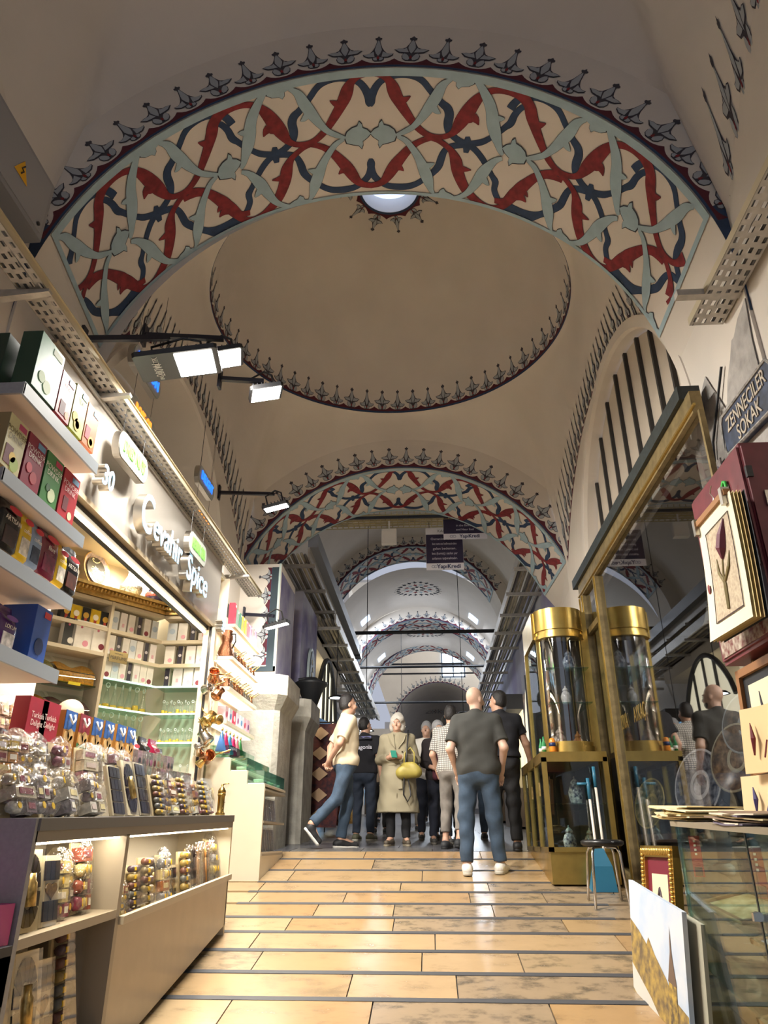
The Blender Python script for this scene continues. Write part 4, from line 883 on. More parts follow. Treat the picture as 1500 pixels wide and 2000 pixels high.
# ---- goods in the right cubby
GR = 'spice packs in the long lit cubby'
spec = [('c', 235, .17), ('r', 262, .24), ('r', 282, .27), ('b0', 302, .26), ('c', 322, .28), ('b1', 343, .20), ('r', 358, .27), ('t', 372, .30), ('t', 384, .31), ('t', 396, .31), ('t', 406, .29), ('c', 422, .34), ('c', 438, .33)]
for i, (k, px, h) in enumerate(spec):
    y = at(px, 1785 - (px - 235) * .32, x=-1.57).y; L = (-1.58 - .02 * (i % 2), min(y, 5.70), 1.26)
    if k == 'c': cello('spice_pack', .16, h, .10, 'clear bag of spice rolls, ' + ORD[i] + ' along the lit cubby', L, FACE_AISLE, -.12, GR, ('c9b87a', 'b06a34', '6a6a70', 'd8c88a', '9c5a4c', '8a8a90'), 130 + i, 6)
    elif k == 'r': rollstack('spice_pack', .14, h, 'column of spice tubes, ' + ORD[i] + ' along the lit cubby', L, FACE_AISLE, -.12, 6, GR, 130 + i)
    elif k == 't':
        t = thing('utensil_pack', 'clear pack of wooden spoons, ' + ORD[i] + ' along the lit cubby', 'package', L, FACE_AISLE, GR); t.rotation_euler = (-.14, 0, FACE_AISLE)
        MB().box((-.06, .0, 0), (.06, .02, h * .62)).build('pouch', M(('4a4a52', '77706a', '8c8478', '5a5a60')[i % 4], .4, var=.3, scale=40), t)
        for q in range(3): MB().tube([(-.035 + q * .035, -.012, .02), (-.035 + q * .035, -.012, h * .72)], .007, 6).ball((-.035 + q * .035, -.012, h * .82), (.016, .010, .035), 8, 6).build('wooden_spoon', M(('6a4426', 'a8743a', '33221a')[(q + i) % 3], .5), t, True)
        MB().box((-.075, -.035, 0), (.075, -.034, h)).build('film', FILM, t)
    else: blister('spice_tray', .13, h, ('slim oval spice tray in the long lit cubby', 'small heart spice tray in the long lit cubby')[int(k[1])], L, FACE_AISLE, -.12, int(k[1]), None, 130 + i)
# pink box on a dark crate at the near counter end
cr = thing('dark_crate', 'dark wooden crate below the pink box', 'crate', (-1.62, 2.68, floor_z(2.68)))
for z in (0, .2, .4, .6): MB().box((-.25, -.18, z + .02), (.14, .16, z + .17)).build('slat', mat('crate_dark', (.03, .03, .035), .6), cr)
MB().box((-.25, -.18, 0), (-.21, .16, .80)).build('corner_post', mat('crate_dark', (.03, .03, .035), .6), cr); MB().box((.10, -.18, 0), (.14, .16, .80)).build('corner_post', MATS['crate_dark'], cr)
pk = carton('pink_box', .30, .13, .36, 'c0328c', 'magenta box with silver ladle picture at counter end', 'box', (-1.66, 2.68, floor_z(2.68) + .80), 0, None, side='b42c84')
MB().box((.150, -.10, .02), (.1525, -.03, .035)).ball((.1515, -.10, .035), (.002, .035, .018), 10, 6).build('printed_ladle', M('c8ccd0', .4), pk)

# ================================================================== COPPERWARE RACK beside the post
COP = mat('copper_bright', (.72, .33, .17), .22, 1.0, var=.35, scale=60); COPD = mat('copper_dark', (.34, .15, .08), .32, 1.0, bump=.4, bscale=120)
SILV = mat('silver_ware', (.75, .72, .68), .2, 1.0, var=.3, scale=70); BRS = mat('brass_ware', (.72, .52, .20), .25, 1.0)
rk2 = thing('copper_rack', 'cream wall rack of lit shelves with copper coffee pots', 'shelf', (-2.24, 7.8, 2.3))
RZ = [3.68, 3.34, 3.03, 2.70]
MB().box((-.02, -.60, 0), (0, .66, 1.6)).build('back_board', LAM, rk2)
for z in RZ:
    s_ = MB().box((0, -.60, z - 2.335), (.24, .62, z - 2.30)).build('shelf', LAM, rk2); MB().box((.05, -.58, z - 2.345), (.2, .60, z - 2.336)).build('under_light', mat('led_soft', (1, .93, .8), .4, emit=1.3, emit_col=(1, .92, .78)), s_)
    area_light('rack_lamp', (-2.12, 7.8, z - .055), .1, 2.6, (1, .9, .72), (0, 0, 0), 1.1)
def cezve(loc, s, m, rz, lab, grp):
    t = thing('coffee_pot', lab, 'coffee pot', loc, rz, grp)
    MB().lathe([(0, 0), (.034 * s, 0), (.037 * s, .01 * s), (.030 * s, .05 * s), (.024 * s, .065 * s), (.031 * s, .08 * s), (.028 * s, .08 * s), (.02 * s, .06 * s)], 12).build('cup', m, t, True)
    MB().tube([(.022 * s, 0, .06 * s), (.05 * s, 0, .075 * s), (.10 * s, 0, .10 * s)], .0045 * s, 6).build('handle', BRS, t, True)
    return t
rc = random.Random(4); first = {}
for r_, (z, n, rows) in enumerate(((RZ[1], 7, 2), (RZ[2], 10, 2))):
    for j in range(rows):
        for i in range(n):
            mm = rc.choice((COP, SILV, COP, COPD, SILV)); key = mm.name
            L = (-2.17 + j * .10, 7.42 + (i + .5 * (j % 2)) * (.98 / n) if r_ == 0 else 7.26 + (i + .5 * (j % 2)) * (1.12 / n), z); rz = rc.uniform(-.6, .6)
            lab = {'copper_bright': 'bright copper coffee pot crowded on the lit rack', 'silver_ware': 'silver plated coffee pot crowded on the lit rack', 'copper_dark': 'dark hammered coffee pot crowded on the lit rack'}[key]
            if key in first: copy_tree(first[key], L, rz, lab)
            else: first[key] = cezve(L, 1.25, mm, rz, lab, 'coffee pots on the copper rack')
for i, (y, zz, s) in enumerate(((7.30, RZ[1], 1.0),)):
    t = thing('copper_ewer', 'large hammered copper ewer in front on the second rack shelf', 'ewer', (-2.10, y, zz))
    MB().lathe([(0, 0), (.085, 0), (.09, .02), (.075, .10), (.052, .15), (.05, .165), (.062, .20), (.06, .235), (.045, .26), (.055, .29), (.05, .29)], 20).build('body', COPD, t, True); MB().tube([(.05, -.02, .25), (.10, -.05, .24), (.11, -.06, .16), (.07, -.04, .09)], .008, 6).build('handle', BLK, t, True)
for i in range(9):
    c = ('c83a50', '8fa89a', '5a8a70', 'd8b04a', 'd8a83a', 'c8707c', 'b890a8', 'b49c98', 'a890b0')[i]
    carton('soap_box', .075, .20 if i else .24, .06, c, ('tall red', 'pale grey', 'green', 'yellow', 'amber', 'rose', 'lilac', 'beige', 'mauve')[i] + ' slim box on the top shelf of the copper rack', 'box', (-2.06, 7.27 + i * .125, RZ[0]), FACE_AISLE, None, tag_c='e8e0d8')
for i in range(7):
    carton('gift_box', .12, .15, .08, ('e8c8d0', 'd8e0ea', 'c83a5c', 'e2dce8', 'cfe0ea', 'e0b0bc', 'c9a0b4')[i], ('pink', 'pale blue', 'crimson', 'white', 'light blue', 'rose', 'lilac')[i] + ' gift box on the lowest rack shelf', 'gift box', (-2.08, 7.32 + i * .155, RZ[3]), FACE_AISLE, None, art=[('o', 0, .5, .03, ('b04060', '5a7aa8', 'f0d8d8', 'a06090', '4a80b0', 'b03050', '6a3a6a')[i])])
for i in range(6):
    t = thing('cone_bottle', ('blue', 'pink', 'blue', 'magenta', 'pink', 'green')[i] + ' cone shaped bottle below the rack, ' + ORD[i] + ' from the post', 'bottle', (-2.08, 7.36 + i * .15, 2.42))
    MB().lathe([(0, 0), (.055, 0), (.055, .01), (.015, .17), (.01, .2)], 14).build('glass', mat('cone_%d' % (i % 6), rgb(('5a90d8', 'd83a80', '4a9ad8', 'd02870', 'e08aa0', '3a8a50')[i]), .15, trans=.3), t, True); MB().lathe([(.012, .2), (.014, .23), (0, .235)], 10).build('cap', GOLD, t, True)
# hanging pots on the post
for i, (px, py, s, m, sp) in enumerate(((418, 1320, 1.5, COP, 'wide bright copper pan hanging highest on the post chain'), (405, 1345, 1.25, SILV, 'grey tin lid pan hanging beside the post'), (425, 1355, 1.3, COP, 'copper jug hanging under the wide pan'), (408, 1405, 1.5, BRS, 'brass funnel pot hanging mid chain'), (424, 1405, 1.2, BRS, 'small brass pot hanging beside the funnel pot'), (402, 1440, 1.5, SILV, 'silver patterned mug hanging low on the chain'), (388, 1465, 1.2, SILV, 'small silver pot hanging lowest on the left'), (405, 1478, 1.5, COP, 'round orange copper pot hanging at the chain end'), (392, 1490, 1.0, BRS, 'little brass pot under the copper pot'))):
    p = at(px, py, y=7.02); t = thing('hanging_pot', sp, 'pot', p); t.rotation_euler = (.9 + .5 * math.sin(i * 2), .4 * math.cos(i * 3), i)
    MB().lathe([(0, -.04 * s), (.035 * s, -.04 * s), (.042 * s, -.03 * s), (.030 * s, .02 * s), (.038 * s, .045 * s), (.034 * s, .045 * s), (.027 * s, .02 * s), (.038 * s, -.028 * s), (0, -.034 * s)], 16).build('cup', m, t, True); MB().tube([(.03 * s, 0, .03 * s), (.08 * s, 0, .05 * s), (.12 * s, 0, .09 * s)], .005 * s, 6).build('handle', BRS, t, True)
ch = MB()
c0, c1 = at(425, 1275, y=7.04), at(400, 1500, y=7.04)
for i in range(40):
    p = c0.lerp(c1, i / 40); ch.tube([(p.x + .008 * math.cos(a) * (i % 2), p.y + .008 * math.cos(a) * ((i + 1) % 2), p.z + .014 * math.sin(a)) for a in (0, 1.05, 2.1, 3.14, 4.2, 5.24)], .002, 4, True)
tag(ch.build('hanging_chain', STEEL), 'thin steel chain carrying the hanging copper pots', 'chain')
# ================================================================== stepped display with glass cases
dp = thing('stepped_display', 'cream stepped display cabinet with packet racks on the street side', 'cabinet', (-1.82, 7.93, floor_z(7.42)))
fz = floor_z(7.42); q = MB()
prof = [(-2.22, 2.36), (-1.98, 2.36), (-1.98, 2.24), (-1.80, 2.24), (-1.80, 2.12), (-1.62, 2.12), (-1.62, 1.27)]
poly = [(x + 1.82, z - fz) for x, z in prof] + [(-2.22 + 1.82, 1.27 - fz)]
n = len(poly); 
q.add([(x, -.53, z) for x, z in poly] + [(x, -.50, z) for x, z in poly], [tuple(range(n)), tuple(range(n, 2 * n))[::-1]] + [(i, (i + 1) % n, n + (i + 1) % n, n + i) for i in range(n)]); q.build('side_panel', LAM, dp)
for x0, x1, z in ((-2.22, -1.98, 2.36), (-1.98, -1.80, 2.24), (-1.80, -1.62, 2.12)): MB().box((x0 + 1.82, -.50, z - fz - .02), (x1 + 1.82, .55, z - fz)).build('step', LAM, dp)
MB().box((-.40, -.50, .04), (-.15, .55, .83)).build('core', M('4a4034', .7), dp)
for z in (1.50, 1.79, 2.08): MB().box((-.15, -.50, z - fz - .02), (.205, .55, z - fz)).build('rack_shelf', M('a09684', .5), dp)
MB().add([(x, y, z) for x, y, z in ((.2, -.5, -.02), (.2, .55, floor_z(8.48) - fz + .0), (.2, .55, .24), (.2, -.5, .24), (.17, -.5, -.02), (.17, .55, floor_z(8.48) - fz), (.17, .55, .24), (.17, -.5, .24))], [(0, 1, 2, 3), (7, 6, 5, 4), (0, 3, 7, 4), (1, 5, 6, 2)]).build('plinth_panel', LAM, dp)
for z in (1.50, 1.79):
    for i in range(9):
        t = thing('spice_packet', 'spice packet, ' + ORD[i] + ' in the ' + ('lower' if z < 1.6 else 'upper') + ' rack of the stepped display', 'packet', (-1.70, 7.49 + i * .108, z), FACE_AISLE, 'spice packets in the stepped display rack'); t.rotation_euler = (-.12, 0, FACE_AISLE)
        MB().box((-.045, -.005, 0), (.045, .012, .22)).build('packet', M(('6a5a4a', '8a7a62', '4a4440', '7c6c50')[i % 4], .4, var=.4, scale=40), t); MB().box((-.05, -.012, 0), (.05, -.011, .235)).build('film', FILM, t)
for i, (x0, x1, z) in enumerate(((-2.20, -1.99, 2.36), (-1.97, -1.81, 2.24), (-1.79, -1.63, 2.12))):
    t = thing('glass_case', ('upper', 'middle', 'lowest')[i] + ' glass case of nougat sticks on the stepped display', 'display case', ((x0 + x1) / 2, 7.92, z))
    w = (x1 - x0) / 2
    MB().box((-w, -.52, .0), (w, .52, .008)).build('tray', WHITE, t)
    for a, b in (((-w, -.52, .008), (w, -.515, .12)), ((-w, .515, .008), (w, .52, .12)), ((w - .005, -.52, .008), (w, .52, .12)), ((-w, -.52, .12), (w, .52, .125))): MB().box(a, b).build('pane', GLASSG, t)
    for k in range(6): MB().tube([(-w * .5, -.45 + k * .17, .03), (w * .5, -.40 + k * .17, .035)], .018, 8).build('nougat_stick', M(('d8c8b0', 'c8a0a0', 'e0d8c8')[k % 3], .6), t, True)

# ================================================================== CABLE TRAY, brackets, signs, floodlights over the shop
PERF = 0
def perforated(name, y0, y1, x, z, w, label, parent=None, holes=True, wall=.05, ang=0.0):
    """perforated cable tray: slotted bottom facing down and slotted side, built as strips with real holes"""
    t = thing(name, label, 'cable tray', (x, (y0 + y1) / 2, z)); L = (y1 - y0) / 2; b = MB(); n = int((y1 - y0) / .075); st = 2 * L / n
    rows = 4; rw = w / rows
    for i in range(n):
        a = -L + i * st
        for j in range(rows):
            x0 = j * rw - w / 2; cy = a + st * (.5 if j % 2 else .35); h = (rw * .24, st * .26)
            cx = x0 + rw / 2
            P = [(x0, a), (x0 + rw, a), (x0 + rw, a + st), (x0, a + st)]; Q = [(cx - h[0], cy - h[1]), (cx + h[0], cy - h[1]), (cx + h[0], cy + h[1]), (cx - h[0], cy + h[1])]
            b.add([(p[0], p[1], 0) for p in P + Q], [(k, (k + 1) % 4, 4 + (k + 1) % 4, 4 + k) for k in range(4)])
    b.build('slotted_base', GALV, t)
    MB().box((w / 2 - .002, -L, 0), (w / 2, L, wall)).box((-w / 2, -L, 0), (-w / 2 + .002, L, wall)).box((w / 2, -L, wall - .004), (w / 2 + .012, L, wall)).build('side_flange', M('c4b89c', .45, metal=.4), t)
    cb = MB()
    for j in range(5): cb.tube([(-w * .4 + j * w * .2, -L + k * 2 * L / 10, .014 + .006 * math.sin(k * 1.7 + j)) for k in range(11)], .010, 6)
    cb.build('cables', mat('cables_grey', (.10, .10, .10), .6), t, True)
    return t
perforated('cable_tray', 2.2, 8.6, -2.17, 4.43, .17, 'perforated metal cable tray running above the spice shop fascia')
for i, (y, L) in enumerate(((3.02, .34), (4.05, .40), (7.75, .36))):
    t = thing('tray_bracket', ('grey steel arm carrying the tray beside the first pier', 'grey steel arm carrying the tray above the tea boxes', 'grey steel arm carrying the tray at the far pier')[i], 'bracket', (XL + .02, y, 4.40))
    MB().add([(0, -.025, -.04), (0, .025, -.04), (L, .02, -.005), (L, -.02, -.005), (0, -.025, .02), (0, .025, .02), (L, .02, .015), (L, -.02, .015)], [(3, 2, 1, 0), (4, 5, 6, 7), (0, 1, 5, 4), (1, 2, 6, 5), (2, 3, 7, 6), (3, 0, 4, 7)]).build('arm', GALV, t); MB().box((-.012, -.04, -.07), (0, .04, .06)).build('wall_plate', GALV, t)
# illuminated oval signs hung in the lunette
OFFW = mat('sign_face_white', (.42, .44, .40), .5); SBLUE = mat('sign_blue', (.02, .15, 1), .4, emit=1.4, emit_col=(.02, .16, 1)); SOR = mat('sign_orange', (1, .33, .05), .4, emit=1.3, emit_col=(1, .26, .03)); SGR = mat('sign_green', (.10, .5, .05), .4, emit=.85, emit_col=(.22, .9, .1))
for i, (s, c0, c1, x, m, lab) in enumerate((('SAFFRON', (262, 700), (312, 752), -2.3, SBLUE, 'oval hanging sign reading SAFFRON in blue'), ('ROSE OIL', (258, 785), (298, 850), -2.3, SOR, 'oval hanging sign reading ROSE OIL in orange'), ('DRIED NUTS', (236, 862), (284, 925), -2.10, SGR, 'oval hanging sign reading DRIED NUTS in green'),
                                          ('DELIGHT', (390, 925), (416, 962), -2.3, SBLUE, 'oval hanging sign reading DELIGHT in blue'), ('DRIED FRUIT', (383, 985), (410, 1035), -2.3, SOR, 'oval hanging sign reading DRIED FRUIT in orange'), ('HERBAL TEA', (372, 1050), (400, 1095), -2.10, SGR, 'oval hanging sign reading HERBAL TEA in green'))):
    a, b = at(*c0, x=x), at(*c1, x=x); w = abs(b.y - a.y) + .06; h = .21; y = (a.y + b.y) / 2; z = (a.z + b.z) / 2 
    t = thing('hanging_sign', lab, 'sign', (x, y, z)); r = h / 2; P = []
    for k in range(13): an = -PI / 2 + PI * k / 12; P.append((w / 2 - r * .7 + r * .7 * math.cos(an), r * math.sin(an)))
    P += [(-p, q_) for p, q_ in P[::-1]]
    rotm = Matrix(((0, 0, 1, 0), (1, 0, 0, 0), (0, 1, 0, 0), (0, 0, 0, 1)))
    MB().prism(P, -.05, .0, rotm).build('case', STEEL, t); MB().prism([(p * .97, q_ * .93) for p, q_ in P], .0, .006, rotm).build('face', OFFW, t)
    text('lettering', s, h * .62, m, t, (.012, 0, 0), (PI / 2, 0, PI / 2), .003, .003, sx=min(1, w * .88 / (len(s) * h * .42)))
    for sy in (-.35, .35): MB().tube([(-.02, sy * w, h * .45), (-.02, sy * w, h * .45 + (.9, .9, .22)[i % 3])], .0018, 5).build('wire', BLK, t)
# floodlights
LAMP = mat('floodlight_led', (1, .97, .90), .4, emit=22, emit_col=(1, .96, .88))
def flood(loc, w, d, tiltx, tilty, power, lab, arm0=None, plate=False, rz=0.0):
    t = thing('floodlight', lab, 'floodlight', loc); t.rotation_euler = (tiltx, tilty, rz)
    MB().bbox((-w / 2, -d / 2, .0), (w / 2, d / 2, .035), .02).build('housing', BLK, t)
    x0 = -.02 * w if plate else -w * .43
    MB().box((x0, -d * .43, -.004), (w * .43, d * .43, .0)).build('lens', LAMP, t)
    for k in range(7): MB().box((-w * .4 + k * w * .13, -d * .4, .036), (-w * .4 + k * w * .13 + .008, d * .4, .06)).build('cooling_fin', BLK, t)
    MB().tube([(-w * .3, 0, .03), (-w * .3, 0, .16), (w * .1, 0, .20), (w * .3, 0, .16), (w * .3, 0, .03)], .010, 6).build('yoke', BLK, t)
    if plate:
        for s, z, sz in (('200W', .03, .085), ('VOLTEK', -.10, .05), ('IP65  CE', .14, .04)): text('lettering', s, sz, M('b8b4b0'), t, (-w * .25, z * d * 2, -.003), (PI, 0, -PI / 2), .001)
    l = area_light('floodlight_lamp', (0, 0, 0), w * .8, power, (1, .95, .87), (0, 0, 0), d * .8, math.radians(165)); l.parent = t; l.location = (w * .2 if plate else 0, 0, -.012)
    return t
FL = [flood(at(350, 714, z=4.62), .56, .44, .22, -.22, 72, 'large black floodlight with 200W plate above the shop', plate=True, rz=.15),
      flood(at(437, 702, z=4.95), .30, .30, .15, -.30, 72, 'smaller square floodlight behind the large 200W one', rz=.2),
      flood(at(520, 770, z=4.95), .27, .27, .15, -.30, 72, 'square floodlight at the end of the long arm', rz=.25),
      flood(at(540, 992, z=5.05), .30, .24, .25, -.25, 55, 'floodlight on a wall arm in front of the second arch'),
      flood(at(541, 1223, z=3.90), .30, .26, .2, -.25, 34, 'floodlight above the copper rack beside the stone pier')]
ARM = mat('arm_black', (.012, .012, .02), .45)
for fl_, (a, b, lab) in zip(FL, ((at(165, 662, x=-2.15), at(330, 660, z=4.80), 'black square arm holding the 200W floodlight'), (at(285, 655, z=5.05) , at(437, 662, z=5.10), 'black bar carrying the smaller square floodlight'), (at(432, 740, z=5.02), at(515, 745, z=5.05), 'black bar carrying the end floodlight'), (at(430, 962, x=-2.40), at(535, 965, z=5.22), 'black wall arm in front of the second arch'), (at(478, 1200, x=-2.2), at(535, 1203, z=4.02), 'dark wall arm over the copper rack'))):
    inv = (Matrix.Translation(fl_.location) @ fl_.rotation_euler.to_matrix().to_4x4()).inverted()
    for nm, mb in (('wall_arm', MB().bar(a, b, .035, .035)), ('wall_plate', MB().box((a.x - .02, a.y - .03, a.z - .09), (a.x, a.y + .03, a.z + .09)))):
        mb.v = [tuple(inv @ Vector(q)) for q in mb.v]; tag(mb.build(nm, ARM, fl_), lab if nm == 'wall_arm' else None)
# grey electrical cabinet with warning triangle on the first pier
eb = thing('electrical_box', 'grey metal electrical box with yellow warning triangle', 'electrical box', (-2.32, 2.5, 4.68)); 
MB().bbox((-.09, -.6, 0), (.20, .42, .42), .008).build('case', M('8f8f92', .5, metal=.2), eb); MB().box((.20, -.56, .03), (.206, .38, .39)).build('door', M('97979a', .5, metal=.2), eb)
mb = MB(); mb.add([(.209, .05, .16), (.209, .18, .16), (.209, .115, .28)], [(0, 1, 2)]); mb.build('warning_triangle', M('e0a818', .5), eb); MB().tube([(.211, .125, .25), (.211, .105, .215), (.211, .125, .21), (.211, .108, .18)], .005, 4).build('bolt_mark', BLK, eb)
MB().lathe([(0, 0), (.012, 0), (.012, .01), (0, .012)], 10, Matrix.Translation((.206, .34, .06)) @ Matrix.Rotation(PI / 2, 4, 'Y')).build('lock', BLK, eb)

# ---- let the counter and its goods follow the lean of the ramp a little
for o in list(COL.objects):
    if o.parent is None and o.type in ('EMPTY', 'MESH') and o.get('category') and -2.36 < o.location.x < -1.49 and 2.85 < o.location.y < 5.84 and .8 < o.location.z < 2.75 and o is not ct:
        o.location.z += .035 * (o.location.y - 4.5)
for ch in ct.children:
    for v in ch.data.vertices:
        if v.co.z + floor_z(4.35) > .8: v.co.z += .035 * (v.co.y - .15)
for v in [v for ch in st.children for v in ch.data.vertices]: v.co.z += .035 * (v.co.y + .05)
# ================================================================== RIGHT SHOPFRONT
GOLDA = mat('gold_anodised', (.60, .42, .12), .28, .9, var=.12, scale=9)
GOLDD = mat('gold_worn', (.33, .25, .12), .42, .7, var=.3, scale=14)
DGREEN = mat('dark_green_strip', (.022, .03, .03), .5, var=.4, scale=20)
WX = 1.70
WGL = glassy('shop_window_glass', (.80, .80, .80), .10, .0, edge=.55)
sf = thing('shop_window', 'large dark shop window in a worn gold metal frame', 'window', (WX, 5.6, floor_z(5.6)))
def wz(y): return floor_z(y)
def wb(a, b): return MB().box((a[0] - WX, a[1] - 5.6, a[2] - floor_z(5.6)), (b[0] - WX, b[1] - 5.6, b[2] - floor_z(5.6)))
def sheared(x0, x1, y0, y1, za0, za1, zb0, zb1):
    return MB().add([(x - WX, y - 5.6, z - floor_z(5.6)) for x, y, z in ((x0, y0, za0), (x1, y0, za0), (x1, y1, zb0), (x0, y1, zb0), (x0, y0, za1), (x1, y0, za1), (x1, y1, zb1), (x0, y1, zb1))], [(3, 2, 1, 0), (4, 5, 6, 7), (0, 1, 5, 4), (1, 2, 6, 5), (2, 3, 7, 6), (3, 0, 4, 7)])
wb((WX - .03, 3.86, 4.0), (WX + .04, 7.62, 4.16)).build('header', GOLDD, sf)
wb((WX - .045, 3.80, 4.02), (WX - .03, 7.62, 4.035)).build('header_bead', GOLDA, sf)
wb((WX - .06, 3.95, 4.16), (WX + .08, 7.75, 4.26)).build('dark_capping', DGREEN, sf)
wb((WX - .012, 3.815, wz(3.82)), (WX + .02, 3.84, 4.0)).build('mullion', GOLDD, sf)
for y in (7.60, 7.48, 6.86): wb((WX - .03, y - .035, wz(y)), (WX + .05, y + .025, 4.0)).build('mullion', GOLDD, sf); wb((WX - .045, y - .012, wz(y)), (WX - .03, y + .006, 4.0)).build('mullion_bead', GOLDA, sf)
wb((WX - .025, 6.86, 3.56), (WX + .04, 7.48, 3.62)).build('transom', GOLDD, sf)
sheared(WX - .03, WX + .05, 3.82, 7.60, wz(3.82) + .0, wz(3.82) + .14, wz(7.6) + .0, wz(7.6) + .14).build('base_rail', GOLDD, sf)
sheared(WX + .004, WX + .010, 3.84, 6.84, wz(3.84) + .14, 4.0, wz(6.84) + .14, 4.0).build('pane', WGL, sf)
sheared(WX + .004, WX + .010, 6.88, 7.46, wz(6.88) + .14, 3.56, wz(7.46) + .14, 3.56).build('pane', WGL, sf)
wb((WX + .004, 6.88, 3.62), (WX + .010, 7.46, 4.0)).build('pane', WGL, sf)
for i, s in enumerate(('ZIYA', 'AYKAÇ')): text('lettering', s, .17, GOLDA, sf, (-.004, (6.55, 6.05)[i] - 5.6, 2.55 - floor_z(5.6)), (PI / 2, 0, -PI / 2), .0015, .0, sx=.62)
# dark interior of the antiques shop
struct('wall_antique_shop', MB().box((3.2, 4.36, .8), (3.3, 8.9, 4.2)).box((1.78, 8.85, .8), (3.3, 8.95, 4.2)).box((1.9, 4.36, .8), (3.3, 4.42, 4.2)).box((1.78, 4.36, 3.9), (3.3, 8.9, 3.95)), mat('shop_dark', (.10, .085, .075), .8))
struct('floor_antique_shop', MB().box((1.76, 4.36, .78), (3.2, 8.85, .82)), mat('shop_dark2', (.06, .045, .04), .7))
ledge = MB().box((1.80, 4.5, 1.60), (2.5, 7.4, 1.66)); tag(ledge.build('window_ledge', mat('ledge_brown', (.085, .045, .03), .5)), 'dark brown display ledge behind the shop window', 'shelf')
def plate(px, py, x, r, c, c2, rimc, lab, tilt=.25):
    p = at(px, py, x=x); t = thing('decorated_plate', lab, 'plate', (x, p.y, p.z - r), -PI / 2 + .25); t.rotation_euler = (-tilt, 0, -PI / 2 + .35)
    m_ = Matrix.Translation((0, 0, r)) @ Matrix.Rotation(PI / 2, 4, 'X')
    MB().lathe([(0, -.004), (r * .68, -.004), (r * .95, .02), (r, .022), (r * .7, -.018), (0, -.018)], 32, m_).build('dish', mat('pl_' + c + c2, rgb(c), .2, col2=rgb(c2), scale=26, detail=8), t, True)
    MB().lathe([(r * .945, .023), (r * .985, .026), (r * 1.01, .022)], 32, m_, cap=False).build('rim', M(rimc, .3), t, True)
    MB().lathe([(r * .30, -.001), (r * .36, .002), (r * .42, -.001)], 28, m_, cap=False).build('ring', M(rimc, .3), t, True)
plate(1262, 1568, 1.95, .22, 'c8bc8a', '4a5a3a', 'd0c070', 'round plate with broad cream gold rim in the shop window')
plate(1352, 1530, 1.95, .26, '9aa0b0', '20263c', 'c8ccd4', 'blue and white patterned plate standing in the window')
plate(1425, 1478, 1.92, .22, 'a08060', '3a1c18', 'b0a890', 'large red brown plate with a pale inner ring')
plate(1445, 1410, 2.0, .20, '806858', '2a2a30', '98a0a8', 'grey rimmed plate hanging behind the red brown plate')
def jar(loc, s, lab, c='c8ccd4', c2='1a2448'):
    t = thing('ceramic_jar', lab, 'jar', loc)
    MB().lathe([(0, 0), (.075 * s, 0), (.085 * s, .02 * s), (.11 * s, .12 * s), (.115 * s, .18 * s), (.085 * s, .26 * s), (.06 * s, .28 * s), (.062 * s, .30 * s)], 22).build('body', mat('jar_' + c + c2, rgb(c), .2, col2=rgb(c2), scale=30, detail=6), t, True)
    MB().lathe([(.07 * s, .30 * s), (.065 * s, .33 * s), (.03 * s, .37 * s), (.015 * s, .38 * s), (.02 * s, .40 * s), (0, .42 * s)], 18).build('lid', mat('jar_' + c + c2, rgb(c)), t, True)
for i, y in enumerate((5.3, 5.55, 6.0)): jar((1.95, y, 1.66), .5, ORD[i] + ' small dark lidded pot along the window ledge', '4a4038', '181410')
for i, (x, y, z) in enumerate(((2.3, 5.4, 3.1), (2.5, 6.2, 3.3))):
    t = thing('hanging_lamp', ('nearer', 'farther')[i] + ' white bell lamp hanging inside the antiques shop', 'lamp', (x, y, z), 0, 'bell lamps inside the antiques shop'); MB().lathe([(.02, .2), (.05, .18), (.09, .05), (.12, 0), (.115, 0), (.08, .05), (.04, .17)], 18).build('shade', M('b8b4a8', .4), t, True); MB().tube([(0, 0, .2), (0, 0, 3.88 - z)], .006, 6).build('chain', BLK, t)
# ---- louvre battens in the right lunette
lp = thing('louvre_screen', 'arched cream boarded screen with thin dark vertical battens', 'screen', (XR + .14, 6.02, 4.13))
yb = 6.02 - 1.74; edges = []
yy = [yb + .02, 4.70, 5.02, 5.35, 5.72, 6.10, 6.50, 6.92, 7.33, 6.02 + 1.72]
for a, b in zip(yy, yy[1:]):
    mb = MB(); K = 8
    def top(y): return math.sqrt(max(.0004, 1.745 ** 2 - (y - 6.02) ** 2))
    mb.grid(lambda u, v: (0, lerp(a, b, u) - 6.02, v * top(lerp(a, b, u))), K, 1); mb.build('board', mat('louvre_board', (.58, .51, .42), .7, var=.08, scale=2), lp)
for y in yy[1:-1]: MB().box((-.035, y - 6.02 - .016, 0), (-.001, y - 6.02 + .016, top(y) - .01)).build('batten', mat('batten_dark', (.035, .032, .03), .6), lp)
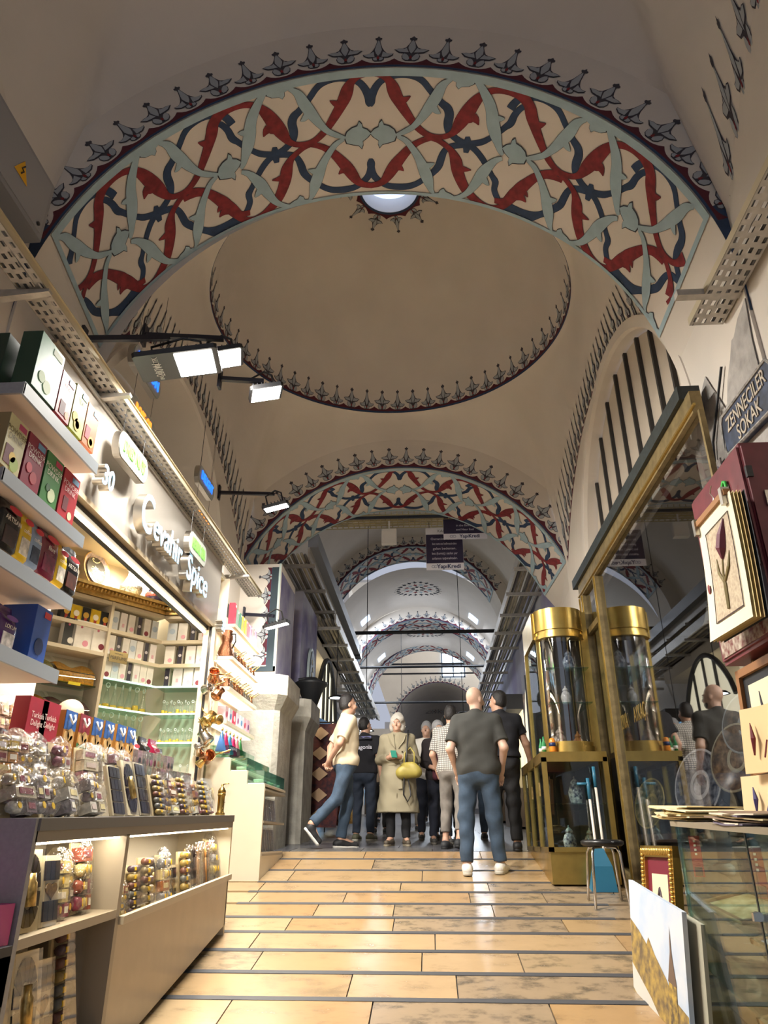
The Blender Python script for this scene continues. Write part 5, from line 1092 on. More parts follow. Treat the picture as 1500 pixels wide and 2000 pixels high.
# ---- gold corner display cabinet: bow-fronted glass upper part over a rectangular base
gc = thing('gold_cabinet', 'gold framed corner display cabinet with bowed glass upper part', 'cabinet', (1.35, 7.9, floor_z(7.2)))
gx, gy, gz = 1.35, 7.9, floor_z(7.2)
def gb_(a, b): return MB().box((a[0] - gx, a[1] - gy, a[2] - gz), (b[0] - gx, b[1] - gy, b[2] - gz))
gb_((1.06, 7.22, 1.26), (1.66, 8.85, 1.52)).build('plinth', GOLDA, gc)
gb_((1.05, 7.20, 2.33), (1.66, 8.85, 2.38)).build('ledge', GOLDA, gc)
for (x, y) in ((1.05, 7.20), (1.62, 7.20), (1.05, 7.75), (1.05, 8.30), (1.05, 8.81)): gb_((x, y, 1.52), (x + .045, y + .045, 2.33)).build('post', GOLDA, gc)
for z in (1.52, 2.29): gb_((1.05, 7.20, z), (1.66, 7.24, z + .04)).build('rail', GOLDA, gc); gb_((1.05, 7.20, z), (1.09, 8.85, z + .04)).build('rail', GOLDA, gc)
gb_((1.10, 7.215, 1.56), (1.62, 7.22, 2.29)).build('pane', GLASS, gc)
for y in (7.25, 7.80, 8.35): gb_((1.065, y, 1.56), (1.07, y + .49, 2.29)).build('pane', GLASS, gc)
gb_((1.10, 8.78, 1.4), (1.66, 8.80, 2.33)).build('back', mat('cab_inner', (.03, .022, .02), .5), gc); gb_((1.64, 7.26, 1.4), (1.66, 8.8, 2.33)).build('back', MATS['cab_inner'], gc)
gb_((1.1, 7.26, 1.92), (1.62, 8.75, 1.93)).build('glass_shelf', GLASSG, gc)
for y in (7.45, 8.0, 8.6): gb_((1.035, y - .012, 2.0), (1.05, y + .012, 2.12)).build('hinge', GOLD, gc)
def bow(z0, z1, r, name, m, grow=0.0, y0=7.32):
    cx, hw = 1.37, .215 + grow; mb = MB()
    def P(u, z): a = PI * (1 - u); return (cx + hw * math.cos(a) - gx, y0 + .12 - (.20 + grow) * math.sin(a) - gy, z - gz)
    mb.grid(lambda u, v: P(u, lerp(z0, z1, v)), 24, 1); mb.build(name, m, gc, True)
    mb2 = MB(); pts = [P(i / 24, z1) for i in range(25)]; mb2.add(pts, [tuple(range(25))]); pts = [P(i / 24, z0) for i in range(25)]; mb2.add(pts, [tuple(range(25))[::-1]])
    if m is GOLDA: mb2.build(name, m, gc)
bow(2.38, 2.44, 0, 'base_ring', GOLDA, .03); bow(2.44, 2.48, 0, 'base_ring', GOLDA, .015)
bow(2.48, 3.50, 0, 'bowed_glass', glassy('bow_glass', (.80, .82, .84), .22, .03, edge=.75))
bow(3.50, 3.54, 0, 'cornice_ring', GOLDA, .035); bow(3.54, 3.58, 0, 'cornice_ring', GOLDA, .02); bow(3.58, 3.80, 0, 'cornice', GOLDA, .035)
gb_((1.585, 7.40, 2.38), (1.66, 7.48, 3.80)).build('corner_post', GOLDA, gc); gb_((1.13, 7.42, 2.38), (1.17, 7.46, 3.55)).build('corner_post', GOLDA, gc)
gb_((1.10, 7.44, 3.52), (1.14, 8.20, 3.80)).build('cornice', GOLDA, gc); gb_((1.10, 8.16, 2.38), (1.14, 8.20, 3.52)).build('corner_post', GOLDA, gc)
gb_((1.118, 7.47, 2.42), (1.122, 8.16, 3.52)).build('pane', GLASS, gc); gb_((1.17, 8.18, 2.38), (1.66, 8.2, 3.78)).build('back', MATS['cab_inner'], gc); gb_((1.62, 7.48, 2.38), (1.64, 8.2, 3.78)).build('back', MATS['cab_inner'], gc)
gb_((1.17, 7.40, 3.78), (1.62, 8.18, 3.80)).build('top', GOLDA, gc)
for z in (2.84, 3.18): gb_((1.18, 7.25, z), (1.60, 8.15, z + .008)).build('glass_shelf', GLASSG, gc)
jar((1.40, 7.55, 1.93), .62, 'blue and white lidded jar on the glass shelf of the gold cabinet'); jar((1.30, 7.55, 1.52), .55, 'blue and white jar low in the gold cabinet'); jar((1.50, 7.6, 1.52), .5, 'small patterned jar low in the gold cabinet beside another', 'a8907c', '3a2430')
jar((1.45, 7.45, 3.19), .55, 'grey blue jar on the top shelf behind the bowed glass', '9aa6b4', '2a3650'); jar((1.38, 7.42, 2.85), .45, 'white ceramic jug on the middle shelf behind bowed glass', 'd8d4cc', 'a8a49c'); jar((1.46, 7.45, 2.39), .5, 'brown bowl pot at the foot of the bowed glass', '9a6a3c', '6a4424'); jar((1.28, 7.42, 2.39), .6, 'tall pale figurine vase behind the bowed glass', 'b8aca0', '6a5c54')
bt = thing('drink_bottle', 'orange drink bottle with dark blue band on cabinet ledge', 'bottle', (1.17, 7.24, 2.38)); MB().lathe([(0, 0), (.03, 0), (.032, .01), (.032, .09), (.028, .11), (.02, .125), (0, .13)], 14).build('bottle', M('d8862a', .3), bt, True); MB().lathe([(.0325, .05), (.0325, .085)], 14).build('label_band', M('1c2c5a', .4), bt, True)
for i, (x, y) in enumerate(((1.09, 7.24), (1.085, 7.40))):
    b_ = thing('green_bottle', ('small green bottle touching', 'small green bottle further from')[i] + ' the orange drink bottle', 'bottle', (x, y, 2.38), 0, 'green bottles on the cabinet ledge'); MB().lathe([(0, 0), (.02, 0), (.022, .07), (.009, .11), (.009, .14), (0, .142)], 12).build('glass', mat('green_glass_b', (.03, .22, .08), .15), b_, True); MB().lathe([(.023, .02), (.023, .05)], 12).build('label_band', M('d8dcd4'), b_, True)
# ---- stool, dustpan and brooms
sx, sy_ = 1.40, 6.62; sb = floor_z(sy_)
so = thing('stool', 'round black padded stool with four chrome legs', 'stool', (sx, sy_, sb)); CHR = mat('chrome', (.62, .60, .58), .18, 1.0)
zt_ = 1.62 - sb
MB().lathe([(0, zt_ - .05), (.15, zt_ - .05), (.172, zt_ - .035), (.172, zt_ - .012), (.15, zt_), (0, zt_ + .002)], 28).build('seat', mat('black_vinyl', (.01, .01, .011), .35), so, True)
for a in (45, 135, 225, 315):
    c, s = math.cos(math.radians(a)), math.sin(math.radians(a)); yb_ = .19 * s
    MB().tube([(.04 * c, .04 * s, zt_ - .055), (.13 * c, .13 * s, zt_ - .06), (.155 * c, .155 * s, zt_ - .10), (.19 * c, .19 * s, .17 * yb_ + .008)], .011, 8).build('leg', CHR, so, True)
dpn = thing('dustpan', 'blue plastic upright dustpan against the gold cabinet', 'dustpan', (1.47, 7.04, floor_z(7.04))); DB = mat('blue_plastic', (.02, .13, .22), .4)
MB().add([(-.11, 0, 0), (.11, 0, 0), (.115, .09, .03), (-.115, .09, .03), (-.09, .02, .20), (.09, .02, .20), (-.04, .07, .34), (.04, .07, .34), (.07, .10, .20), (-.07, .10, .20)], [(0, 1, 5, 4), (4, 5, 7, 6), (1, 2, 8, 5), (0, 4, 9, 3), (5, 8, 7), (4, 6, 9), (2, 3, 9, 8), (8, 9, 6, 7), (0, 3, 2, 1)]).build('pan', DB, dpn)
for i, (dx, top_) in enumerate(((-.03, 2.14), (.035, 2.24))):
    b_ = thing('broom_stick', ('white broom stick with blue T handle behind the stool', 'taller white broom stick with blue cap behind the stool')[i], 'broom', (1.48 + dx, 7.10, floor_z(7.1))); MB().tube([(0, 0, 0), (0, .06, top_ - floor_z(7.1) - .18)], .012, 8).build('stick', M('d8d0c4', .4), b_, True)
    MB().tube([(0, .06, top_ - floor_z(7.1) - .18), (0, .065, top_ - floor_z(7.1))], .016, 8).build('cap', DB, b_, True)
    if i == 0: MB().tube([(-.10, .062, top_ - floor_z(7.1) - .05), (.02, .062, top_ - floor_z(7.1) - .05)], .012, 8).build('grip', DB, b_, True)
    MB().box((-.06, -.015, 0), (.06, .015, .04)).build('brush', BLK, b_)
# ---- glass display case with papers on top
cx0, cy0, cy1 = 1.30, 2.3, 4.27
def ctop(y): return 1.69 - .045 * (4.27 - y)
gcs = thing('glass_display_case', 'low glass display case of framed miniatures beside the window', 'display case', (1.48, 3.3, floor_z(3.3)))
def shb(x0, x1, y0, y1, f0, f1):
    o_ = (1.48, 3.3, floor_z(3.3)); return MB().add([(x - o_[0], y - o_[1], z - o_[2]) for x, y, z in ((x0, y0, f0(y0)), (x1, y0, f0(y0)), (x1, y1, f0(y1)), (x0, y1, f0(y1)), (x0, y0, f1(y0)), (x1, y0, f1(y0)), (x1, y1, f1(y1)), (x0, y1, f1(y1)))], [(3, 2, 1, 0), (4, 5, 6, 7), (0, 1, 5, 4), (1, 2, 6, 5), (2, 3, 7, 6), (3, 0, 4, 7)])
CG = glassy('case_glass', (.90, .96, .93), .05, .0, edge=.34)
shb(cx0 - .02, 1.68, cy0, cy1 + .02, lambda y: ctop(y) - .012, lambda y: ctop(y) + .012).build('top_board', M('8a7f6c', .5), gcs)
shb(cx0, cx0 + .006, cy0, 3.36, lambda y: floor_z(y) + .06, lambda y: ctop(y) - .012).build('sliding_door', CG, gcs); shb(cx0 + .008, cx0 + .014, 3.34, cy1, lambda y: floor_z(y) + .06, lambda y: ctop(y) - .012).build('sliding_door', CG, gcs)
shb(cx0, 1.68, cy1 - .006, cy1, lambda y: floor_z(y) + .06, lambda y: ctop(y) - .012).build('end_pane', CG, gcs)
shb(cx0 - .004, cx0, 3.35, 3.362, lambda y: floor_z(y) + .06, lambda y: ctop(y) - .012).build('door_edge', mat('edge_dark', (.01, .02, .02), .3), gcs)
shb(cx0 - .003, cx0 + .012, cy1 - .014, cy1, lambda y: floor_z(y) + .06, lambda y: ctop(y) - .012).build('corner_edge', GLASSG, gcs)
shb(cx0, 1.68, cy0, cy1, lambda y: floor_z(y), lambda y: floor_z(y) + .06).build('plinth', M('6a5a44', .6), gcs); shb(1.67, 1.68, cy0, cy1, lambda y: floor_z(y) + .06, lambda y: ctop(y) - .012).build('back_mirror', mat('mirror_back', (.45, .46, .44), .05, 1.0), gcs)
for h in (.32, .62): shb(cx0 + .02, 1.66, cy0, cy1 - .01, lambda y: floor_z(y) + h - .006, lambda y: floor_z(y) + h).build('glass_shelf', GLASSG, gcs)
MB().tube([(-.19, .045, 1.33 - floor_z(3.3)), (-.19, .075, 1.33 - floor_z(3.3))], .018, 10).box((-.215, .035, 1.315 - floor_z(3.3)), (-.18, .055, 1.345 - floor_z(3.3))).build('lock', CHR, gcs)
for i, (y, z) in enumerate(((4.16, 1.57), (3.42, 1.52))):
    r_ = thing('red_tag', ('red printed bookmark hanging in the far end of the glass case', 'red printed bookmark hanging beside the case door edge')[i], 'bookmark', (cx0 + .05, y, z), -PI / 4 - .1); MB().box((-.03, -.002, -.13), (.03, 0, .06)).build('card', M('9c2a22', .5), r_)
    for k in range(4): MB().box((-.006, -.004, -.02 - k * .02 + .05), (.006, -.002, -.01 - k * .02 + .05)).build('print', M('e8d8c8'), r_)
    MB().box((-.02, -.004, -.125), (.02, -.002, -.085)).build('dark_print', M('3a1410'), r_)
for i, (y, h, L) in enumerate(((3.30, .63, .5), (3.95, .63, .36), (3.35, .33, .55), (3.2, .07, .5), (3.9, .07, .4))):
    t = thing('framed_miniature', ('gilt framed miniature lying on the upper shelf beside the lock', 'small framed sheet on the upper shelf at the far end', 'gilt framed miniature lying on the lower glass shelf', 'framed blue sheet on the case floor', 'pale sheet in a frame on the case floor at the far end')[i], 'framed picture', (1.47, y, floor_z(y) + h)); t.rotation_euler = (math.atan(.17), -.20, .12)
    fr_ = MB(); w = .13
    for a, b in (((-w, -L / 2, 0), (-w + .018, L / 2, .02)), ((w - .018, -L / 2, 0), (w, L / 2, .02)), ((-w, -L / 2, 0), (w, -L / 2 + .018, .02)), ((-w, L / 2 - .018, 0), (w, L / 2, .02))): fr_.box(a, b)
    fr_.build('frame', GOLDD, t); MB().box((-w + .015, -L / 2 + .015, .002), (w - .015, L / 2 - .015, .008)).build('sheet', mat('mini_%d' % i, rgb(('a8b8d0', 'c8c4a0', 'c4cc9a', '8aa0c8', 'c8c8b4')[i]), .4, col2=rgb(('5a74b0', '8a8450', '5a7ab0', '4a6ab0', '8a8a60')[i]), scale=14), t)
rpp = random.Random(2)
for i in range(16):
    far = i < 9
    L = rpp.uniform(.30, .42); y = (4.32 if far else 3.4) + rpp.uniform(-.10, .12); z = ctop(y) + .014 + (i if far else i - 9) * .0075
    t = MB(); w = rpp.uniform(.15, .20); b = rpp.uniform(.004, .012); vs_ = []
    for k_ in range(7):
        y_ = lerp(-L / 2, L / 2, k_ / 6); zz = b * math.sin(k_ * .5 + i) * .5 + (.012 * max(0, k_ - 4) * (.6 if far else .3))
        vs_ += [(-w, y_, zz), (w, y_, zz), (w, y_, zz + .006), (-w, y_, zz + .006)]
    t.add(vs_, [(0, 1, 2, 3), (27, 26, 25, 24)] + [(k_ * 4 + a_, k_ * 4 + 4 + a_, k_ * 4 + 4 + (a_ + 1) % 4, k_ * 4 + (a_ + 1) % 4) for k_ in range(6) for a_ in range(4)])
    o_ = t.build('paper_sheaf', M(('e0cfa0', 'd8c48c', 'ead9b0', 'cdbb92')[i % 4] if far else ('c8b890', '6a6274', 'd8cdb8', '8a7460')[i % 4], .7)); o_.location = (1.46, y, z); o_.rotation_euler = (-.045 * 0 + math.atan(.045), 0, rpp.uniform(-.25, .25))
    tag(o_, 'loose cream paper sheaf piled on the far end of the glass case' if far else 'curled printed sheet piled on top of the glass case', 'paper', 'paper sheaves on the glass case')
for i, (px, py, w, h, c) in enumerate(((1475, 1440, .30, .30, 'd8b888'), (1482, 1560, .34, .22, 'd9bd92'))):
    p = at(px, py, x=1.52); t = thing('drawing_sheet', ('tan sheet with a dark tulip drawing leaning by the window', 'tan sheet with a blue feather drawing on the papers')[i], 'drawing', (1.52, p.y, p.z - h / 2), -PI / 2); t.rotation_euler = (-.10, 0, -PI / 2 + .1)
    MB().grid(lambda u, v: (lerp(-w / 2, w / 2, u), .03 * math.sin(u * 2.4) - .001, v * h), 6, 3).grid(lambda u, v: (lerp(-w / 2, w / 2, u), .03 * math.sin(u * 2.4) + .001, v * h), 6, 3).build('sheet', M(c, .7), t, True)
    MB().tube([(-.05, .0, h * .25), (-.04, -.004, h * .5), (-.06, -.002, h * .75)], [.004, .012, .002], 6).tube([(.02, .01, h * .2), (.05, .012, h * .45)], .004, 5).build('drawn_motif', M(('6a1c24', '38306a')[i]), t)
# ---- framed picture and canvas leaning at the end of the case
gf = thing('gilt_frame', 'ornate gilt picture frame with crimson mount leaning on the case', 'picture', (1.37, 5.1, floor_z(5.1))); gf.rotation_euler = (-.10, 0, -PI / 2 + .12)
W_, H_ = .50, .70; zf = .02
for a, b in (((-W_ / 2, -.03, zf), (-W_ / 2 + .065, .02, H_)), ((W_ / 2 - .065, -.03, zf), (W_ / 2, .02, H_)), ((-W_ / 2, -.03, zf), (W_ / 2, .02, zf + .065)), ((-W_ / 2, -.03, H_ - .065), (W_ / 2, .02, H_))): MB().box(a, b).build('frame_bar', GOLDA, gf)
cv = MB()
for k in range(26):
    for s in (-1, 1): cv.ball((s * (W_ / 2 - .034), -.034, zf + .03 + k * (H_ - .08) / 25), (.022, .012, .011), 7, 5)
for k in range(18):
    for z in (zf + .034, H_ - .034): cv.ball((-W_ / 2 + .03 + k * (W_ - .06) / 17, -.034, z), (.011, .012, .022), 7, 5)
cv.build('carved_leaves', mat('gilt_carved', (.62, .40, .10), .3, .9), gf, True)
MB().box((-W_ / 2 + .06, -.01, zf + .06), (W_ / 2 - .06, .0, H_ - .06)).build('mount', M('6a1028', .6), gf); MB().box((-.12, -.013, .14), (.12, -.009, H_ - .16)).build('sheet', M('d8ccaa', .7), gf)
MB().tube([(-.07, -.014, .16), (-.075, -.014, .30), (0, -.014, .46), (.075, -.014, .30), (.07, -.014, .16)], .010, 6).tube([(0, -.014, .20), (.02, -.014, .27), (-.02, -.014, .33), (0, -.014, .40)], .006, 5).build('calligraphy_motif', M('4a3c48', .6), gf)
cn_ = thing('canvas_painting', 'unframed canvas of a tower under a blue sky leaning on the case', 'painting', (1.16, 4.52, floor_z(4.52))); cn_.rotation_euler = (-.09, 0, -PI / 2 + .10)
W_, H_ = .74, .56
zsl = lambda x: -.115 * x * 1.0
def cz(x): return .17 * (-x) * .9
def CB(x0, x1, z0, z1, y0, y1): return MB().add([(x, y, z + cz(x)) for x, y, z in ((x0, y0, z0), (x1, y0, z0), (x1, y1, z0), (x0, y1, z0), (x0, y0, z1), (x1, y0, z1), (x1, y1, z1), (x0, y1, z1))], [(3, 2, 1, 0), (4, 5, 6, 7), (0, 1, 5, 4), (1, 2, 6, 5), (2, 3, 7, 6), (3, 0, 4, 7)])
CB(-W_ / 2, W_ / 2, 0, H_, -.012, .012).build('canvas', mat('painted_sky', (.40, .50, .66), .6, col2=(.60, .62, .66), scale=4, detail=6), cn_)
def flat(pts, m, nm, y=-.0135): MB().add([(x, y, z + cz(x)) for x, z in pts], [tuple(range(len(pts)))]).build(nm, m, cn_)
flat([(-.365, .0), (.365, .0), (.365, .12), (.20, .14), (.12, .20), (-.02, .27), (-.10, .33), (-.13, .29), (-.24, .33), (-.365, .36)], mat('painted_ochre', (.42, .28, .07), .7, col2=(.13, .09, .05), scale=22, detail=8), 'painted_town')
flat([(-.365, .02), (-.365, .14), (-.10, .05), (.0, .0), (-.30, .0)], M('c4c0b8', .7), 'painted_road', -.0142)
flat([(.15, .0), (.245, .0), (.245, .20), (.15, .20)], mat('painted_tower', (.50, .33, .06), .7, col2=(.10, .07, .04), scale=30), 'painted_tower', -.0145); flat([(.145, .20), (.25, .20), (.225, .28), (.21, .34), (.20, .46), (.19, .34), (.17, .28)], M('6a5648', .7), 'painted_spire', -.0147)
cn2 = thing('canvas_painting', 'second canvas stacked behind the tower painting', 'painting', (1.22, 4.46, floor_z(4.46))); cn2.rotation_euler = (-.09, 0, -PI / 2 + .10); MB().add([(x, y, z + cz(x)) for z in (0, .52) for x, y in ((-.36, 0), (.36, 0), (.36, .02), (-.36, .02))], [(3, 2, 1, 0), (4, 5, 6, 7), (0, 1, 5, 4), (1, 2, 6, 5), (2, 3, 7, 6), (3, 0, 4, 7)]).build('canvas', M('a8a492', .7), cn2); MB().add([(x, .021, z + cz(x)) for z in (0.03, .49) for x in (-.34, .34)], [(0, 1, 3, 2)]).build('stretcher', M('8a6a44', .6), cn2)
# ---- red electrical cabinet, street sign, hanging posters
rc_ = thing('red_cabinet', 'dark red metal wall cabinet under the street sign', 'cabinet', (1.60, 3.62, 2.46)); RM = mat('red_metal', (.16, .022, .03), .4, var=.3, scale=8)
MB().bbox((0, -.36, 0), (.25, .34, .98), .006).build('case', RM, rc_); MB().box((.006, -.372, .02), (.25, -.36, .96)).build('door', mat('red_door', (.13, .016, .025), .4, var=.3, scale=9), rc_); MB().box((-.012, -.35, .02), (.0, .33, .96)).build('side_panel', RM, rc_)
MB().box((-.018, -.33, .03), (-.012, .30, .16)).build('torn_sticker', mat('torn_paper', (.45, .40, .32), .8, col2=(.14, .03, .03), scale=25), rc_); MB().box((.06, -.385, .62), (.20, -.372, .70)).build('handle', STEEL, rc_); MB().box((.0, -.38, .78), (.03, -.36, .84)).build('hinge', BLK, rc_); MB().box((-.018, -.33, .34), (-.012, -.26, .42)).build('data_label', M('c8bca8'), rc_)
ss = thing('street_sign', 'dark blue enamel street sign reading ZENNECILER SOKAK', 'sign', (1.80, 3.44, 3.75), -PI / 2); ss.rotation_euler = (0, .0, -PI / 2)
P_ = [(-.36, -.07), (-.33, -.10), (.30, -.15), (.345, -.11), (.36, -.02), (.345, .07), (.31, .11), (-.31, .13), (-.345, .10), (-.36, .03)]
P_ = [(x * .94, z * 1.05) for x, z in P_]; rotz = Matrix(((1, 0, 0, 0), (0, 0, 1, 0), (0, 1, 0, 0), (0, 0, 0, 1)))
MB().prism([(x, z) for x, z in P_], -.02, .02, rotz).build('plate', mat('enamel_blue', (.035, .05, .095), .5, var=.6, scale=14), ss); MB().tube([(x, -.022, z) for x, z in P_], .010, 6, True).build('rim', mat('rim_worn', (.30, .28, .25), .7, var=.5, scale=30), ss)
text('lettering', 'ZENNECILER', .125, M('b4a896', .7), ss, (0, -.024, .045), (PI / 2, 0, 0), .003, .001, sx=.72); text('lettering', 'SOKAK', .125, M('b4a896', .7), ss, (.0, -.024, -.065), (PI / 2, 0, 0), .003, .001, sx=.76)
nb = thing('number_plaque', 'small worn white number plaque below the street sign', 'sign', (1.80, 3.98, 3.62), -PI / 2); MB().box((-.07, -.01, -.09), (.07, 0, .09)).build('plate', mat('plaque', (.40, .36, .34), .7, var=.5, scale=20), nb); text('lettering', '43', .09, M('5a5468'), nb, (0, -.012, .02)); text('lettering', 'NO', .05, M('5a5468'), nb, (0, -.012, -.05))
hp = thing('hanging_prints', 'sheaf of tulip prints clipped to a wooden hanger on the red cabinet', 'poster', (1.47, 3.44, 2.52), -PI / 2); W_, H_ = .46, .63
for i in range(5):
    MB().grid(lambda u, v: (lerp(-W_ / 2, W_ / 2, u) + i * .012, .012 + i * .012 - .05 * (1 - v) ** 2 * (1 - u * .6), v * H_ - i * .004), 8, 10).build('sheet', M(('e6dcc0', 'd9c890', 'c9b070', 'a89060', '26282c')[i], .7), hp, True)
def on_sheet(u, v, d=.003): return (lerp(-W_ / 2, W_ / 2, u), .012 - .05 * (1 - v) ** 2 * (1 - u * .6) - d, v * H_)
MB().grid(lambda u, v: on_sheet(lerp(.22, .86, u), lerp(.12, .86, v)), 8, 10).build('printed_ground', mat('print_ground', (.56, .47, .33), .8, col2=(.40, .31, .22), scale=55), hp, True)
for a, b in (((.21, .11), (.87, .11)), ((.21, .87), (.87, .87)), ((.21, .11), (.21, .87)), ((.87, .11), (.87, .87))): MB().tube([on_sheet(lerp(a[0], b[0], k / 8), lerp(a[1], b[1], k / 8), .004) for k in range(9)], .0022, 4).build('printed_border', M('3a1c1c'), hp)
MB().tube([on_sheet(.55, .16, .005), on_sheet(.54, .34, .005), on_sheet(.52, .45, .005), on_sheet(.56, .60, .005)], [.010, .012, .006, .004], 6).tube([on_sheet(.52, .38, .005), on_sheet(.42, .48, .005), on_sheet(.40, .60, .005)], [.008, .010, .002], 6).tube([on_sheet(.54, .38, .005), on_sheet(.68, .47, .005), on_sheet(.74, .58, .005)], [.008, .010, .002], 6).build('printed_stem', M('7a6a3a'), hp)
MB().tube([on_sheet(.56, .56, .006), on_sheet(.60, .64, .006), on_sheet(.66, .74, .006), on_sheet(.74, .85, .006)], [.008, .034, .028, .002], 8).build('printed_tulip', M('6a3040'), hp); MB().ball(on_sheet(.615, .66, .03), (.014, .006, .016), 8, 6).build('printed_heart', M('d8943a'), hp); MB().ball(on_sheet(.10, .42, .006), (.016, .004, .026), 8, 6).build('printed_seal', M('7a2424'), hp)
MB().box((-.20, -.004, H_ - .005), (.20, .03, H_ + .025)).build('hanger_bar', M('9a6a3a', .5), hp); MB().box((-.235, -.012, H_ - .05), (-.205, .03, H_ + .04)).build('clip', STEEL, hp); MB().box((.16, -.012, H_ - .05), (.19, .03, H_ + .04)).build('clip', STEEL, hp)
MB().tube([(0, .02, H_ + .02), (0, .03, H_ + .07), (-.03, .03, H_ + .11), (.0, .03, H_ + .14)], .003, 5).build('hook_wire', STEEL, hp)
gh = thing('green_hook', 'bright green plastic hook on the red cabinet', 'hook', (1.575, 3.46, 3.26), -PI / 2); MB().tube([(.0, 0, -.06), (.02, 0, -.05), (.025, 0, 0), (.02, 0, .05), (0, 0, .06), (-.02, 0, .045), (-.015, 0, .02), (.005, 0, .015)], .009, 6).build('hook', M('3fb54a', .4), gh, True)
fa_ = thing('framed_drawing', 'wooden framed tulip drawing with black mount at the window edge', 'picture', (1.62, 3.62, 1.90), -PI / 2); fa_.rotation_euler = (-.05, 0, -PI / 2)
for a, b in (((-.30, -.02, 0), (-.26, .02, .52)), ((.26, -.02, 0), (.30, .02, .52)), ((-.30, -.02, 0), (.30, .02, .04)), ((-.30, -.02, .48), (.30, .02, .52))): MB().box(a, b).build('frame_bar', M('8a5c30', .5), fa_)
MB().box((-.26, .0, .04), (.26, .01, .48)).build('mount', M('14161c', .6), fa_); MB().box((-.20, -.004, .06), (.22, .0, .43)).build('sheet', M('d8cdb0', .7), fa_); MB().tube([(-.06, -.006, .08), (-.05, -.006, .22), (-.08, -.006, .38)], [.003, .014, .002], 6).tube([(0, -.006, .08), (.04, -.006, .2), (.10, -.006, .26)], .004, 5).build('drawn_tulip', M('2a2834'), fa_)
wallp = MB().box((1.70, 2.0, floor_z(2)), (1.86, 3.80, 2.5)); struct('wall_right_panel', wallp, M('8a7a60', .7, var=.3, scale=5))
# perforated bracket arm on the right pier
perforated('cable_tray', 1.6, 3.55, 1.72, 4.42, .20, 'short perforated cable tray on the right hand pier')
t = thing('tray_bracket', 'grey steel arm under the right hand cable tray', 'bracket', (XR + .02, 3.30, 4.45)); MB().box((-.38, -.025, -.03), (0, .025, .01)).build('arm', GALV, t); MB().box((0, -.04, -.07), (.012, .04, .06)).build('wall_plate', GALV, t)
cz_ = thing('pier_cable', 'thin dark cable running down the right pier', 'cable', (1.81, 4.12, 2.5)); MB().tube([(0, .02, 0), (-.01, 0, .5), (.0, -.02, 1.0), (-.01, -.15, 1.35), (0, -.45, 1.7)], .008, 6).build('cable', BLK, cz_)

# patches of bare weathered render around the street sign
BARE = mat('bare_render', (.30, .28, .26), .95, col2=(.46, .43, .40), scale=9, bump=.5, bscale=25)
rb = random.Random(8)
def patch(pts, x, nm):
    P_ = []
    for a, b in zip(pts, pts[1:] + pts[:1]):
        for k in range(4): P_.append((lerp(a[0], b[0], k / 4) + rb.uniform(-.03, .03), lerp(a[1], b[1], k / 4) + rb.uniform(-.03, .03)))
    c = (sum(p[0] for p in P_) / len(P_), sum(p[1] for p in P_) / len(P_)); n = len(P_)
    MB().add([(x - .012, *c)] + [(x - .010, *p) for p in P_] + [(x, p[0] * 1.003, p[1] * 1.002) for p in P_], [(0, 1 + k, 1 + (k + 1) % n) for k in range(n)] + [(1 + k, 1 + n + k, 1 + n + (k + 1) % n, 1 + (k + 1) % n) for k in range(n)]).build('bare_patch', BARE, arch1)
patch([(3.28, 3.3), (4.25, 3.3), (4.25, 4.05), (3.95, 4.30), (3.75, 3.95), (3.5, 4.25), (3.28, 4.35)], XR, 'p')
# ================================================================== FAR CORRIDOR
PLASB = PLASC = PLAS
PURP = mat('peeling_purple', (.42, .42, .50), .9, col2=(.16, .14, .30), scale=1.6, detail=8)
SKYL = mat('skylight_slot', (.6, .75, 1), .5, emit=1.6, emit_col=(.58, .74, 1.0))
A3 = Arch((17.2, -.31, 6.27, 2.27), (18.0, -.31, 6.2, 2.22), -62, 62)
A4 = Arch((21.5, -.13, 5.65, 2.2), (22.2, -.13, 5.62, 2.17), -72, 72)
A5 = Arch((26.0, .0, 6.0, 2.18), (26.7, .0, 5.97, 2.15), -80, 80)
def barrel(name, y0, y1, xc, zc, r, m, slots=0, medallion=True, zw=1.0):
    o = struct(name, MB().grid(lambda u, v: (xc - r * math.cos(u * PI), lerp(y0, y1, v), zc + r * math.sin(u * PI)), 40, 2), m, smooth=True)
    if medallion:
        yc = (y0 + y1) / 2; dk, rd, bl = MB(), MB(), MB()
        for ring, (n, rr) in enumerate(((22, .62), (14, .34), (7, .12))):
            for i in range(n):
                a = 2 * PI * i / n
                def f(x, yy, L): 
                    lx = (rr + yy * .2) * math.cos(a) - x * .16 * math.sin(a); ly = (rr + yy * .2) * math.sin(a) + x * .16 * math.cos(a); th = lx * .85 / r
                    return (xc + (r - .006 * L) * math.sin(th), yc + ly * .8, zc + (r - .006 * L) * math.cos(th))
                strip_sil((dk, rd, bl)[ring if ring < 2 else 0] if i % 2 == 0 else (dk, bl)[ring % 2], FL_SIL, lambda x, yy: f(x, yy, 1))
        dk.build('medallion_outline', LINE, o); rd.build('medallion_red', RED, o); bl.build('medallion_blue', SKYB, o)
    for i in range(slots):
        for s in (-1, 1):
            a0, a1 = .66, .80
            MB().grid(lambda u, v: (xc + s * (r - .02) * math.sin(lerp(a0, a1, u)), lerp(y0 + (y1 - y0) * .72, y0 + (y1 - y0) * .86, v), zc + (r - .02) * math.cos(lerp(a0, a1, u))), 3, 1).build('skylight_slot', SKYL, o)
    return o
